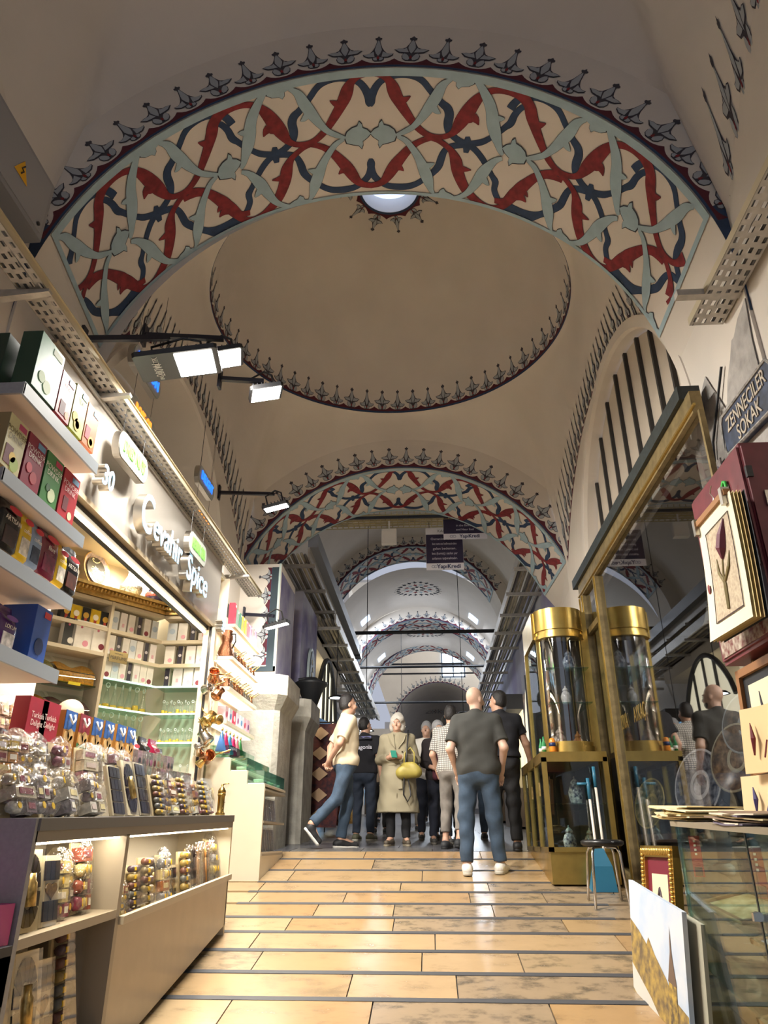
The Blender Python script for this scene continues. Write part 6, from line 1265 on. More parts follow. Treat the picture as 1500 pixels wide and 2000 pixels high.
def far_arch(A, name, n, w, outer):
    o = struct(name, MB().grid(lambda u, v: A.pt(lerp(A.tl, A.tr, u), v), 48, 1), FIELD, smooth=True)
    f = MB(); 
    def face(u, v):
        th = lerp(-PI / 2 - .05, PI / 2 + .05, u); p = A.face(th, 0, 0); return (lerp(p[0], A.n[1] + outer[1] * math.sin(th), v), A.n[0], lerp(p[2], outer[0] + outer[1] * math.cos(th), v))
    f.grid(face, 48, 1); f.build('arch_face', PLASB, o)
    MB().grid(lambda u, v: A.pt(lerp(-PI / 2 - .1, A.tl, u), v), 6, 1).grid(lambda u, v: A.pt(lerp(A.tr, PI / 2 + .1, u), v), 6, 1).build('arch_foot', PLASB, o)
    arch_frieze(A, o, n, w, .2); paint_arch(A, o)
    return o
barrel('ceiling_far_a', 10.1, 17.2, -.31, 6.2, 2.62, PLASC, 0, False); barrel('ceiling_far_b', 18.0, 21.5, -.22, 5.83, 2.42, PLASB, 1); barrel('ceiling_far_c', 22.2, 26.0, -.06, 5.8, 2.36, PLASB, 1); barrel('ceiling_far_e', 33.0, 50.0, .45, 6.2, 2.1, PLASC, 0, True)
far_arch(A3, 'trim_3', 23, .2, (6.2, 2.70)); far_arch(A4, 'trim_4', 22, .2, (5.83, 2.44)); far_arch(A5, 'trim_5', 22, .2, (5.8, 2.6))
struct('wall_left_far', MB().box((-2.95, 10.1, .5), (-2.75, 33, 6.3)), PLASB); struct('wall_right_far', MB().box((2.25, 10.1, .5), (2.45, 33, 6.3)), PLASB)
# bay A side walls rise to the vault; cool hall before the end wall
struct('wall_hall', MB().box((-3.2, 26.7, 2), (-3.0, 33, 11)).box((3.2, 26.7, 2), (3.4, 33, 11)).box((-3.2, 26.7, 10.9), (3.4, 33, 11)), PLASC)
ew = MB(); xc, r = .45, 2.0; zc_ = 6.2
ew.grid(lambda u, v: (lerp(xc - r * math.cos(u * PI), lerp(-3.2, 3.4, u), v), 33.0, lerp(zc_ + r * math.sin(u * PI), 11, v)), 40, 1); ew.box((-3.2, 33.0, 2), (xc - r, 33.1, zc_)).box((xc + r, 33.0, 2), (3.4, 33.1, zc_))
ewo = struct('wall_end', ew, PLASC); frieze(ewo, lambda s, h, L: (xc + (r + h) * math.sin(s / r), 33.0 - .005 * L, zc_ + (r + h) * math.cos(s / r)), -r * 1.3, r * 1.3, 26, .17, .25)
wn = struct('window_1', MB().box((.66, 32.94, 8.45), (1.66, 32.99, 9.55)), mat('window_glow', (.8, .9, 1), .5, emit=3.2, emit_col=(.72, .86, 1.0)))
for a, b in (((.62, 32.90, 8.41), (1.70, 32.94, 8.47)), ((.62, 32.90, 9.52), (1.70, 32.94, 9.59)), ((.62, 32.90, 8.41), (.68, 32.94, 9.59)), ((1.64, 32.90, 8.41), (1.70, 32.94, 9.59)), ((1.13, 32.90, 8.45), (1.19, 32.93, 9.55)), ((.66, 32.90, 8.97), (1.66, 32.93, 9.02))): MB().box(a, b).build('window_bar', mat('bar_blue', (.10, .14, .22), .5), wn)
struct('wall_far_end', MB().box((-3, 50, 2), (4, 50.1, 9)), PLAS)
# daylight enters only where the photograph shows it: the slots of two vaults and the window of the end wall
for y0, y1, xc_, zc2_, r_ in ((18.0, 21.5, -.22, 5.83, 2.42), (22.2, 26.0, -.06, 5.8, 2.36)):
    for s_ in (-1, 1):
        p_ = Vector((xc_ + s_ * (r_ - .06) * math.sin(.73), y0 + (y1 - y0) * .79, zc2_ + (r_ - .06) * math.cos(.73)))
        l = area_light('slot_daylight', p_, .34, 45, (.80, .88, 1), (0, 0, 0), .5); l.rotation_euler = (Vector((xc_, p_.y, zc2_ - .3)) - p_).to_track_quat('-Z', 'Y').to_euler()
area_light('end_window_daylight', (1.16, 32.85, 9.0), .95, 330, (.82, .90, 1), (-PI / 2, 0, 0), 1.05)
# tie rods
for i, (y, z, x0, x1) in enumerate(((17.1, 6.25, -2.6, 2.0), (21.4, 6.36, -2.5, 2.1), (25.9, 6.10, -2.4, 2.2), (28.5, 8.05, -3.1, 3.3), (31.0, 8.2, -3.1, 3.3))):
    o = MB().tube([(x0 - .2, y, z), (x1 + .3, y, z)], .045 if i == 0 else .038, 8).build('tie_rod', IRON); tag(o, ('black iron tie rod below the third painted arch', 'black iron tie rod below the fourth painted arch', 'black iron tie rod below the fifth painted arch', 'thin iron rod across the pale hall', 'thin iron rod in front of the end window')[i], 'tie rod')
# ---- cable trays of the far street
def ladder(name, x, z, y0, y1, lab, sgn):
    t = thing(name, lab, 'cable tray', (x, (y0 + y1) / 2, z)); L = (y1 - y0) / 2
    for j in range(7): MB().tube([(-.18 + j * .06, -L + k * 2 * L / 8, .02 * math.sin(k * 2 + j) + .02 * (j % 3)) for k in range(9)], .024, 6).build('cable', mat('cable_beige', (.52, .46, .34), .7, var=.3, scale=3) if j % 3 else mat('cable_grey', (.16, .15, .14), .7), t, True)
    MB().box((.22, -L, -.05), (.25, L, .12)).box((-.25, -L, -.05), (-.22, L, .12)).build('side_rail', GALV, t)
    y = -L + .3
    while y < L:
        MB().box((-.30, y - .03, -.10), (.30, y + .03, -.05)).build('rung', GALV, t); MB().box((sgn * .30, y - .03, -.10), (sgn * .75, y + .03, -.04)).build('arm', GALV, t); y += 1.25
    return t
ladder('cable_ladder', -2.02, 5.62, 10.2, 26.5, 'long beige cable ladder along the left of the far street', -1); ladder('cable_ladder', 1.66, 5.50, 10.2, 26.5, 'long beige cable ladder along the right of the far street', 1)
ladder('cable_ladder', -1.88, 5.25, 12.5, 24.0, 'second lower cable ladder under the left one', -1)
sp_ = thing('cable_duct', 'grey steel duct along the outer edge of the left cable ladder', 'duct', (-1.72, 13.0, 5.74)); MB().box((-.08, -2.8, 0), (.08, 4.4, .22)).build('duct', M('8a8c90', .5, metal=.3), sp_); MB().box((-.09, 4.2, -.02), (.09, 4.6, .24)).build('end_cap', BLK, sp_)
lt = thing('lattice_tray', 'woven wire basket tray crossing under the second arch', 'cable tray', (-.3, 10.45, 6.25)); lw = MB()
for k in range(6): lw.tube([(-2.1, -.25 + k * .10, 0), (2.0, -.25 + k * .10, 0)], .008, 4)
for k in range(46): lw.tube([(-2.1 + k * .09, -.25, .06), (-2.1 + k * .09, -.25, 0), (-2.1 + k * .09, .25, 0), (-2.1 + k * .09, .25, .06)], .007, 4)
lw.build('wire_mesh', M('b0a070', .5, metal=.3), lt); lwb = MB()
for k in range(5): lwb.tube([(-2.1 + q * .41, -.2 + k * .09, .03 + .01 * math.sin(q + k)) for q in range(11)], .025, 6)
lwb.build('cables', MATS['cable_beige'], lt, True); MB().box((-2.1, -.27, -.06), (2.0, -.24, -.02)).build('support_bar', IRON, lt)
p = at(760, 1049, y=10.5); bx_ = thing('white_lamp_box', 'small square white box hanging below the wire tray', 'lamp', (p.x, 10.5, p.z)); MB().bbox((-.12, -.06, -.12), (.12, .06, .12), .01).build('box', WHITE, bx_); MB().tube([(0, 0, .12), (0, 0, .30)], .015, 6).build('stem', WHITE, bx_)
def banner(x0, x1, z0, z1, y, lab, lines, top=True):
    t = thing('banner', lab, 'banner', ((x0 + x1) / 2, y, z1)); w = x1 - x0; h = z1 - z0
    MB().box((-w / 2, 0, -h), (w / 2, .006, 0)).build('cloth', M('e4e2e8', .6), t); MB().box((-w / 2 + .003, -.002, -h * .84), (w / 2 - .003, 0, -h * (.16 if top else .0))).build('dark_panel', M('2c2440', .6), t)
    for i, s in enumerate(lines):
        if s: text('lettering', s, h * .082, M('d8d4e0'), t, (0, -.004, -h * (.27 + i * .115)), sx=min(1, w * 1.75 / (len(s) * h * .085)))
    text('brand_lettering', 'YapıKredi', h * .13, M('26305c'), t, (w * .10, -.003, -h * .92), bold=.002); 
    for q in (0, .07): MB().tube([(-w * .32 + q * w + .022 * math.cos(a), -.003, -h * .92 + .022 * math.sin(a)) for a in (0, .8, 1.6, 2.4, 3.2, 4.0, 4.8, 5.6)], .004, 4, True).build('brand_mark', M('8a90a8'), t)
    if top: text('heading', 'KAPALI', h * .09, M('4a5048'), t, (w * .0, -.003, -h * .08))
    for sx_ in (-.4, .4): MB().tube([(sx_ * w, 0, 0), (sx_ * w, 0, .12)], .006, 4).build('cord', BLK, t)
banner(.02, .605, 5.45, 6.165, 10.55, 'dark printed banner with five white lines of Turkish text', ['Osmanlıca "bezzaz"', 'bez satıcısı kelimesinden', 'gelen bedesten,', 'bez (kumaş) satılan yer', 'anlamını taşımaktadır.'])
b2 = banner(.30, .98, 5.90, 6.50, 10.40, 'higher wide dark banner partly hidden by the arch', ['', '', '', 'in the Balkans', 'and Near East'], False)
# ---- left side of the far street: stone piers, painted panel, lit window, shop goods
sp1 = struct('trim_6', MB().prism([(-2.45, 8.75), (-1.86, 8.75), (-1.80, 8.81), (-1.80, 9.6), (-2.45, 9.6)], 1.45, 3.05), STONE)
MB().add([(x, y, z) for z, e in ((3.05, 0), (3.22, .09), (3.46, .09)) for x, y in ((-2.45, 8.75 - e), (-1.86 + e * .6, 8.75 - e), (-1.80 + e, 8.81 - e * .6), (-1.80 + e, 9.6), (-2.45, 9.6))], [(0, 1, 6, 5), (1, 2, 7, 6), (2, 3, 8, 7), (5, 6, 11, 10), (6, 7, 12, 11), (7, 8, 13, 12), (10, 11, 12, 13, 14)]).build('capital', STONE, sp1)
sp2 = struct('trim_7', MB().prism([(-2.45, 10.15), (-1.78, 10.15), (-1.72, 10.21), (-1.72, 11.0), (-2.45, 11.0)], 1.5, 3.0), STONE)
MB().add([(x, y, z) for z, e in ((3.0, 0), (3.18, .08), (3.42, .08)) for x, y in ((-2.45, 10.15 - e), (-1.78 + e * .6, 10.15 - e), (-1.72 + e, 10.21 - e * .6), (-1.72 + e, 11.0), (-2.45, 11.0))], [(0, 1, 6, 5), (1, 2, 7, 6), (2, 3, 8, 7), (5, 6, 11, 10), (6, 7, 12, 11), (7, 8, 13, 12), (10, 11, 12, 13, 14)]).build('capital', STONE, sp2)
pa = struct('trim_8', MB().box((-2.5, 8.95, 3.46), (-1.92, 9.98, 5.0)), PLAS)
MB().box((-2.04, 8.93, 3.62), (-1.95, 8.949, 4.95)).build('teal_border', M('24343c', .7), pa); MB().box((-1.95, 8.93, 3.56), (-1.925, 8.949, 5.0)).build('pale_border', M('b4c4c0', .7), pa); MB().box((-2.3, 8.93, 3.56), (-1.925, 8.949, 3.62)).build('teal_border', M('24343c', .7), pa)
frieze(pa, lambda s, h, L: (-2.04 - h * .9, 8.948 - .003 * L, s), 3.64, 4.95, 5, .24, .20, crest=True, lift=.0, band=.01)
MB().add([(-1.919, 8.97, 3.46), (-1.919, 9.96, 3.46), (-1.919, 9.96, 4.9), (-1.919, 8.97, 4.9)], [(0, 1, 2, 3)]).build('peeling_paint', PURP, pa)
ws = struct('wall_left_strip', MB().box((-2.75, 11.0, 3.42), (-1.98, 12.6, 5.3)), PURP)
ap = thing('arched_panel', 'tall dark arched panel with white scroll painting', 'panel', (-1.93, 11.6, 3.40)); P_ = [(.0, 0), (.55, 0)] + [(.55 - .275 + .275 * math.cos(a * PI / 12), .75 + .42 * math.sin(a * PI / 12)) for a in range(13)]
rx = Matrix(((0, 0, 1, 0), (1, 0, 0, 0), (0, 1, 0, 0), (0, 0, 0, 1))); MB().prism(P_, -.04, 0, rx).build('pale_edge', M('b8c8c8', .6), ap); MB().prism([(.04 + x * .86, .05 + z * .92) for x, z in P_], 0, .012, rx).build('dark_field', M('223038', .6), ap)
sc = MB()
for k in range(9): sc.ball((.016, .20 + .10 * (k % 2), .12 + k * .10), (.006, .09 - .005 * k, .045), 8, 6)
sc.build('white_scroll', M('c8c4b4', .7), ap)
bl_ = thing('wall_speaker', 'dark bell shaped wall lantern beside the arched panel', 'lantern', at(608, 1345, x=-1.75)); MB().lathe([(0, -.28), (.10, -.25), (.18, -.02), (.24, .05), (.25, .08), (.15, .12), (.08, .16), (0, .17)], 16).build('bell', IRON, bl_, True); MB().tube([(-.2, 0, .14), (0, 0, .16), (0, 0, .14)], .02, 6).build('arm', IRON, bl_)
lw_ = struct('window_2', MB().grid(lambda u, v: (-2.05, 13.2 + 2.6 * u, lerp(2.2, 4.0 + .95 * math.sin(u * PI) ** .7, v)), 20, 1), mat('lit_window', (1, .93, .70), .5, emit=.85, emit_col=(1, .92, .66)))
for k in (.3, .5, .72): MB().tube([(-2.02, 13.2 + 2.6 * k, 2.2), (-2.02, 13.2 + 2.6 * k + .15 * (k - .5), 4.0 + .9 * math.sin(k * PI) ** .7)], .03, 6).build('glazing_bar', IRON, lw_)
MB().tube([(-2.02, 13.2 + 2.6 * u / 20, 4.0 + .95 * math.sin(u / 20 * PI) ** .7) for u in range(21)], .05, 6).build('arch_bar', IRON, lw_); MB().tube([(-2.02, 14.2 + .35 * math.cos(a * PI / 10), 3.2 + .5 * math.sin(a * PI / 10)) for a in range(11)], .04, 6).build('arch_bar', M('6a8488', .5), lw_)
struct('wall_left_mid', MB().box((-2.75, 12.6, 4.95), (-2.1, 17.2, 6.3)), PLASB)
struct('wall_right_mid', MB().box((1.95, 10.1, 3.2), (2.3, 12.5, 6.3)).box((1.98, 12.5, 4.4), (2.3, 26, 6.3)), mat('wall_pale_blue', (.52, .54, .62), .9, col2=(.30, .28, .46), scale=1.1, detail=7))
rw = struct('window_3', MB().grid(lambda u, v: (1.96, 12.8 + 2.4 * u, lerp(2.2, 3.9 + .9 * math.sin(u * PI) ** .7, v)), 20, 1), mat('lit_window2', (1, .95, .80), .5, emit=.5, emit_col=(1, .93, .74)))
for k in (.33, .66): MB().tube([(1.93, 12.8 + 2.4 * k, 2.2), (1.93, 12.8 + 2.4 * k, 4.6)], .03, 6).build('glazing_bar', IRON, rw)
# goods shelf on the left of the far street
gs = thing('lit_goods_shelves', 'brightly lit shelves of jars and tins beyond the stone piers', 'shelving', (-2.1, 11.7, floor_z(11.7)))
for z in (.05, .45, .85, 1.25, 1.65): MB().box((-.25, -.65, z - .02), (.2, .6, z)).build('shelf', LAM, gs)
MB().box((-.28, -.66, 0), (-.25, .62, 2.1)).build('back_board', M('e8d8b0', .5), gs); MB().box((-.28, -.68, 2.0), (.22, .62, 2.06)).build('top', LAM, gs); MB().box((.0, -.6, 1.985), (.1, .55, 2.0)).build('led_strip', LEDW, gs)
area_light('goods_light', (-2.0, 11.7, floor_z(11.7) + 1.95), .2, 30, (1, .88, .64), (0, 0, 0), 1.1)
rg = random.Random(9)
for z in (.05, .45, .85, 1.25, 1.65):
    for i in range(7):
        c = rg.choice(('a8742c', 'd8b04a', '6a3a24', 'c8c0a8', 'b03a2c', '3a5a3a', '8a5a8a', 'e0d0a0')); t = thing('tin_jar', 'small tin, ' + ORD[i] + ' on the ' + {.05: 'lowest', .45: 'second', .85: 'third', 1.25: 'fourth', 1.65: 'top'}[z] + ' lit shelf beyond the piers', 'jar', (-2.02 + rg.uniform(-.04, .06), 11.14 + i * .17, floor_z(11.7) + z), 0, 'tins and jars on the lit shelves beyond the piers')
        hh = rg.uniform(.14, .28); MB().lathe([(0, 0), (.055, 0), (.058, .01), (.058, hh * .8), (.05, hh * .86), (.05, hh), (0, hh)], 12).build('body', M(c, .35, metal=.2), t, True); MB().lathe([(.0585, hh * .25), (.0585, hh * .6)], 12).build('label_band', M(rg.choice(('f0e8d8', 'c83a2c', '2a2a2a', 'e8c84a'))), t, True)
# hanging carpets, blue sign box
for i, (px, py, x, h, c, c2) in enumerate(((598, 1570, -1.62, 1.5, '5a2a24', '2a1a24'), (612, 1585, -1.55, 1.35, '7a4438', '3a2428'), (640, 1575, -1.62, 1.1, 'c8a868', '8a6a3c'))):
    y = (11.6, 12.4, 13.4)[i]; p = at(px, 1630, y=y); zf_ = floor_z(y) + .15
    t = thing('hanging_carpet', ('dark red woven carpet hanging in diamond pattern', 'brown red patterned carpet hanging beside another', 'cream carpet with pink centre strip hanging')[i], 'carpet', (p.x, y, zf_))
    MB().grid(lambda u, v: (-.06 + .5 * u + .03 * math.sin(v * 5), .03 * math.sin(u * 9 + v * 2), v * h), 12, 10).grid(lambda u, v: (-.06 + .5 * u + .03 * math.sin(v * 5), .03 * math.sin(u * 9 + v * 2) + .012, v * h), 12, 10).build('weave', mat('carpet_%d' % i, rgb(c), .9, col2=rgb(c2), scale=16, detail=3), t, True)
    for k in range(5):
        zc2 = h * (k + .5) / 5; mb = MB(); mb.add([(.04, -.036, zc2), (.17, -.036, zc2 + .10), (.30, -.036, zc2), (.17, -.036, zc2 - .10)], [(0, 1, 2, 3)]); mb.add([(.10, -.038, zc2), (.17, -.038, zc2 + .05), (.24, -.038, zc2), (.17, -.038, zc2 - .05)], [(0, 1, 2, 3)]); mb.build('woven_diamond', M(('a88c70', 'b89a80', 'b85a64')[i], .9), t)
    MB().tube([(-.08, 0, h + .02), (.46, 0, h + .02)], .012, 6).build('rail', IRON, t); MB().tube([(-.06, 0, -.14), (-.06, 0, h)], .012, 6).build('stand_pole', IRON, t)
bs = thing('blue_sign_box', 'slanted blue lit sign box beyond the man in cream shirt', 'sign', at(628, 1430, y=13.0)); bs.rotation_euler = (0, .45, 0); MB().box((-.32, -.05, -.14), (.32, .05, .20)).build('face', M('5a94d0', .4), bs); MB().box((-.33, -.052, -.02), (.33, -.05, .0)).build('dark_band', BLK, bs); MB().box((-.33, -.06, -.19), (.33, .06, -.14)).build('lit_edge', LEDW, bs); MB().tube([(-.0, 0, -.15), (-.0, 0, -1.2)], .02, 6).build('pole', IRON, bs)
# distant shopfronts, the first three backs glow in place of lit interiors; street lamps
for i, (x, y, z, w, c) in enumerate(((-2.6, 19, 2.4, 1.8, (.30, .62, .95)), (-2.65, 23, 2.6, 2.2, (.45, .75, 1)), (1.93, 16, 2.4, 1.6, (1, .84, .55)), (1.93, 20, 2.5, 2.0, (.8, .8, .9)), (-2.4, 29, 2.9, 2.4, (.4, .7, 1)), (2.2, 29, 3.0, 2.4, (.6, .75, 1)))):
    t = thing('distant_shopfront', ('blue lit', 'pale blue lit', 'warm lit', 'grey', 'dim blue', 'dim grey blue')[i] + ' distant shopfront far down the street', 'shopfront', (x, y, floor_z(y))); s = 1 if x < 0 else -1
    MB().box((-.02, -w / 2, .3), (.0, w / 2, 2.2)).build('lit_back', mat('glow_%d' % i, c, .6, emit=.7 if i < 3 else 0, emit_col=c), t); MB().box((0, -w / 2 - .1, 2.2), (s * .35, w / 2 + .1, 2.5)).build('fascia', M('2a2a30', .5), t); MB().box((0, -w / 2, .0), (s * .35, w / 2, .7)).build('counter', M('5a4a3a', .5), t)
    for k in range(8): MB().box((s * .1, -w / 2 + k * w / 8 + .03, .7), (s * .26, -w / 2 + (k + 1) * w / 8 - .03, .7 + .35 + .25 * ((k * 7) % 3))).build('goods', M(('b03a4a', '3a6ab0', 'd8c8a0', '6a8a4a', 'e0e0e8')[(k + i) % 5], .6), t)
for i, (px, py, y) in enumerate(((715, 1428, 14.0), (785, 1420, 22.0), (905, 1395, 17.0), (657, 1364, 12.9))):
    p = at(px, py, y=y); t = thing('street_lamp', ('hanging bowl lamp above the man in black', 'far bright bowl lamp over the crowd', 'thin black bracket lamp beside the bald man', 'small bowl lamp in front of the lit window')[i], 'lamp', p)
    MB().lathe([(.0, .06), (.10, .05), (.16, .0), (.15, 0), (.09, .04), (0, .05)], 14).build('shade', IRON, t, True); MB().lathe([(0, .035), (.12, .005), (0, .0)], 14).build('bulb', mat('bulb_cool', (.9, .96, 1), .4, emit=4, emit_col=(.88, .95, 1)), t, True); MB().tube([(0, 0, .05), (0, 0, 5.2 - p.z if i == 3 else (8.2 if i != 2 else 8.5) - p.z)], .008, 6).build('arm', IRON, t)
# ================================================================== PEOPLE (continuous surfaces grown from blended distance fields)
def v3(*a): return np.array(a, dtype=np.float32)
class Field:
    def __init__(s): s.ops = []; s.lo = np.full(3, 9.); s.hi = np.full(3, -9.)
    def _bb(s, lo, hi): s.lo = np.minimum(s.lo, lo); s.hi = np.maximum(s.hi, hi)
    def rc(s, a, b, ra, rb, k=.03, cut=None, sc=(1, 1, 1)):
        a, b = np.array(a, float), np.array(b, float); m = max(ra, rb)
        lo, hi = np.minimum(a, b) - m - .01, np.maximum(a, b) + m + .01; s._bb(lo, hi)
        def f(P):
            ba = b - a; q = P - a; t = np.clip((q @ ba) / max(ba @ ba, 1e-9), 0, 1)
            d = np.sqrt((((q - t[..., None] * ba) * np.array(sc)) ** 2).sum(-1)) - (ra + (rb - ra) * t)
            if cut is not None: d = np.maximum(d, (P - np.array(cut[0])) @ np.array(cut[1]))
            return d
        s.ops.append((f, lo - k, hi + k, k, 'add')); return s
    def el(s, c, r, k=.02, rot=None, op='add', cut=None):
        c, r = np.array(c, float), np.array(r, float); m = r.max(); lo, hi = c - m - .01, c + m + .01
        if op == 'add': s._bb(lo, hi)
        def f(P):
            q = P - c
            if rot is not None: q = q @ rot
            k0 = np.sqrt(((q / r) ** 2).sum(-1)); k1 = np.sqrt(((q / r ** 2) ** 2).sum(-1)) + 1e-9
            d = k0 * (k0 - 1) / k1
            if cut is not None:
                for c_, n_ in cut: d = np.maximum(d, (q - np.array(c_)) @ np.array(n_))
            return d
        s.ops.append((f, lo - k, hi + k, k, op)); return s
    def plane(s, p, n): s.ops.append((lambda P: (P - np.array(p)) @ np.array(n), None, None, 0, 'cut')); return s
    def mesh(s, name, m, parent, res=.008, wr=0.0, seed=0):
        lo, hi = s.lo - .03, s.hi + .03; n = np.ceil((hi - lo) / res).astype(int) + 1
        ax = [lo[i] + np.arange(n[i]) * res for i in range(3)]
        F = np.full(n, .25, dtype=np.float32)
        for f, a, b, k, op in s.ops:
            if a is None: sl = (slice(None),) * 3
            else:
                i0 = np.clip(((a - lo) / res).astype(int) - 2, 0, n - 1); i1 = np.clip(((b - lo) / res).astype(int) + 3, 1, n); sl = tuple(slice(x, y) for x, y in zip(i0, i1))
            P = np.stack(np.meshgrid(*[ax[i][sl[i]] for i in range(3)], indexing='ij'), -1)
            d = f(P).astype(np.float32); G = F[sl]
            if op == 'add':
                h = np.clip(k - np.abs(G - d), 0, None) / k if k else 0; F[sl] = np.minimum(G, d) - h * h * k * .25
            elif op == 'sub': F[sl] = np.maximum(G, -d)
            else: F[sl] = np.maximum(G, d)
        if wr:
            X, Y, Z = np.meshgrid(*ax, indexing='ij'); F += (wr * (np.sin(38 * Z + 9 * X + 5 * np.sin(11 * Y + seed)) * np.sin(17 * X + 13 * Y + seed) + .6 * np.sin(21 * (Z + X) + 30 * Y + seed * 2))).astype(np.float32)
        S = F < 0
        c = S[:-1, :-1, :-1].astype(np.int8)
        cnt = sum(S[i:n[0] - 1 + i, j:n[1] - 1 + j, k:n[2] - 1 + k].astype(np.int8) for i in (0, 1) for j in (0, 1) for k in (0, 1))
        act = (cnt > 0) & (cnt < 8); idx = -np.ones(act.shape, dtype=np.int64); cells = np.argwhere(act); idx[act] = np.arange(len(cells))
        acc = np.zeros((len(cells), 3)); num = np.zeros(len(cells))
        cor = [(i, j, k) for i in (0, 1) for j in (0, 1) for k in (0, 1)]
        V = {q: F[cells[:, 0] + q[0], cells[:, 1] + q[1], cells[:, 2] + q[2]] for q in cor}
        for a in cor:
            for d in range(3):
                if a[d]: continue
                b = tuple(a[e] + (e == d) for e in range(3)); fa, fb = V[a], V[b]; mk = (fa < 0) != (fb < 0)
                t = np.where(mk, fa / np.where(fa - fb == 0, 1, fa - fb), 0)
                for e in range(3): acc[:, e] += np.where(mk, a[e] + (t if e == d else 0), 0)
                num += mk
        pos = lo + (cells + acc / np.maximum(num, 1)[:, None]) * res
        faces = []
        for d in range(3):
            e, f = (d + 1) % 3, (d + 2) % 3; A = np.argwhere(np.take(S, range(n[d] - 1), d) != np.take(S, range(1, n[d]), d))
            A = A[(A[:, e] > 0) & (A[:, f] > 0) & (A[:, e] < n[e] - 1) & (A[:, f] < n[f] - 1)]
            def at_(de, df): B = A.copy(); B[:, e] -= de; B[:, f] -= df; return idx[B[:, 0], B[:, 1], B[:, 2]]
            q = np.stack([at_(1, 1), at_(0, 1), at_(0, 0), at_(1, 0)], 1); fl = ~S[A[:, 0], A[:, 1], A[:, 2]]; q[fl] = q[fl][:, ::-1]; faces.append(q)
        faces = np.concatenate(faces)
        me = bpy.data.meshes.new(name); me.from_pydata(pos.tolist(), [], faces.tolist()); me.materials.append(m); me.polygons.foreach_set('use_smooth', [True] * len(me.polygons)); me.update()
        o = bpy.data.objects.new(name, me); COL.objects.link(o); o.parent = parent
        return o
def rz3(a): c, s = math.cos(a), math.sin(a); return np.array([[c, -s, 0], [s, c, 0], [0, 0, 1]])
def rx3(a): c, s = math.cos(a), math.sin(a); return np.array([[1, 0, 0], [0, c, -s], [0, s, c]])
BASE = dict(neck=(0, .015, 1.47), head=(0, -.012, 1.635), hip=(.095, 0, .93), knee=(.105, -.015, .51), ankle=(.11, .02, .09), toe=(.125, -.17, .035), sh=(.185, 0, 1.41), el=(.245, .03, 1.13), wr=(.255, -.03, .885))
def hand(Fd, w, d, nrm, curl=.5, s=1.0, thumb=1):
    w, d, nrm = np.array(w, float), np.array(d, float), np.array(nrm, float); d /= np.linalg.norm(d); nrm -= d * (nrm @ d); nrm /= np.linalg.norm(nrm); sd = np.cross(d, nrm)
    Fd.rc(w - d * .02, w + d * .075 * s, .026 * s, .028 * s, .02, sc=(1, 1, 1))
    for i, L in enumerate((.070, .080, .074, .058)):
        b = w + d * .078 * s + sd * (-.030 + .020 * i) * s; a1 = curl * .8; a2 = curl * 1.9
        m = b + (d * math.cos(a1) + nrm * math.sin(a1)) * L * .5 * s; e = m + (d * math.cos(a2) + nrm * math.sin(a2)) * L * .55 * s
        Fd.rc(b - d * .02, m, .0095 * s, .009 * s, .006); Fd.rc(m, e, .009 * s, .0075 * s, .004)
    b = w + d * .025 * s - sd * thumb * .024 * s; m = b + (d * .6 - sd * thumb * .6 + nrm * .35) * .045 * s; e = m + (d * .8 + nrm * .5) * .03 * s
    Fd.rc(b, m, .013 * s, .011 * s, .012); Fd.rc(m, e, .011 * s, .0085 * s, .004)
SKIN = mat('skin', (.50, .29, .20), .5, var=.08, scale=20); SKINP = mat('skin_pale', (.56, .36, .27), .5, var=.08, scale=20)
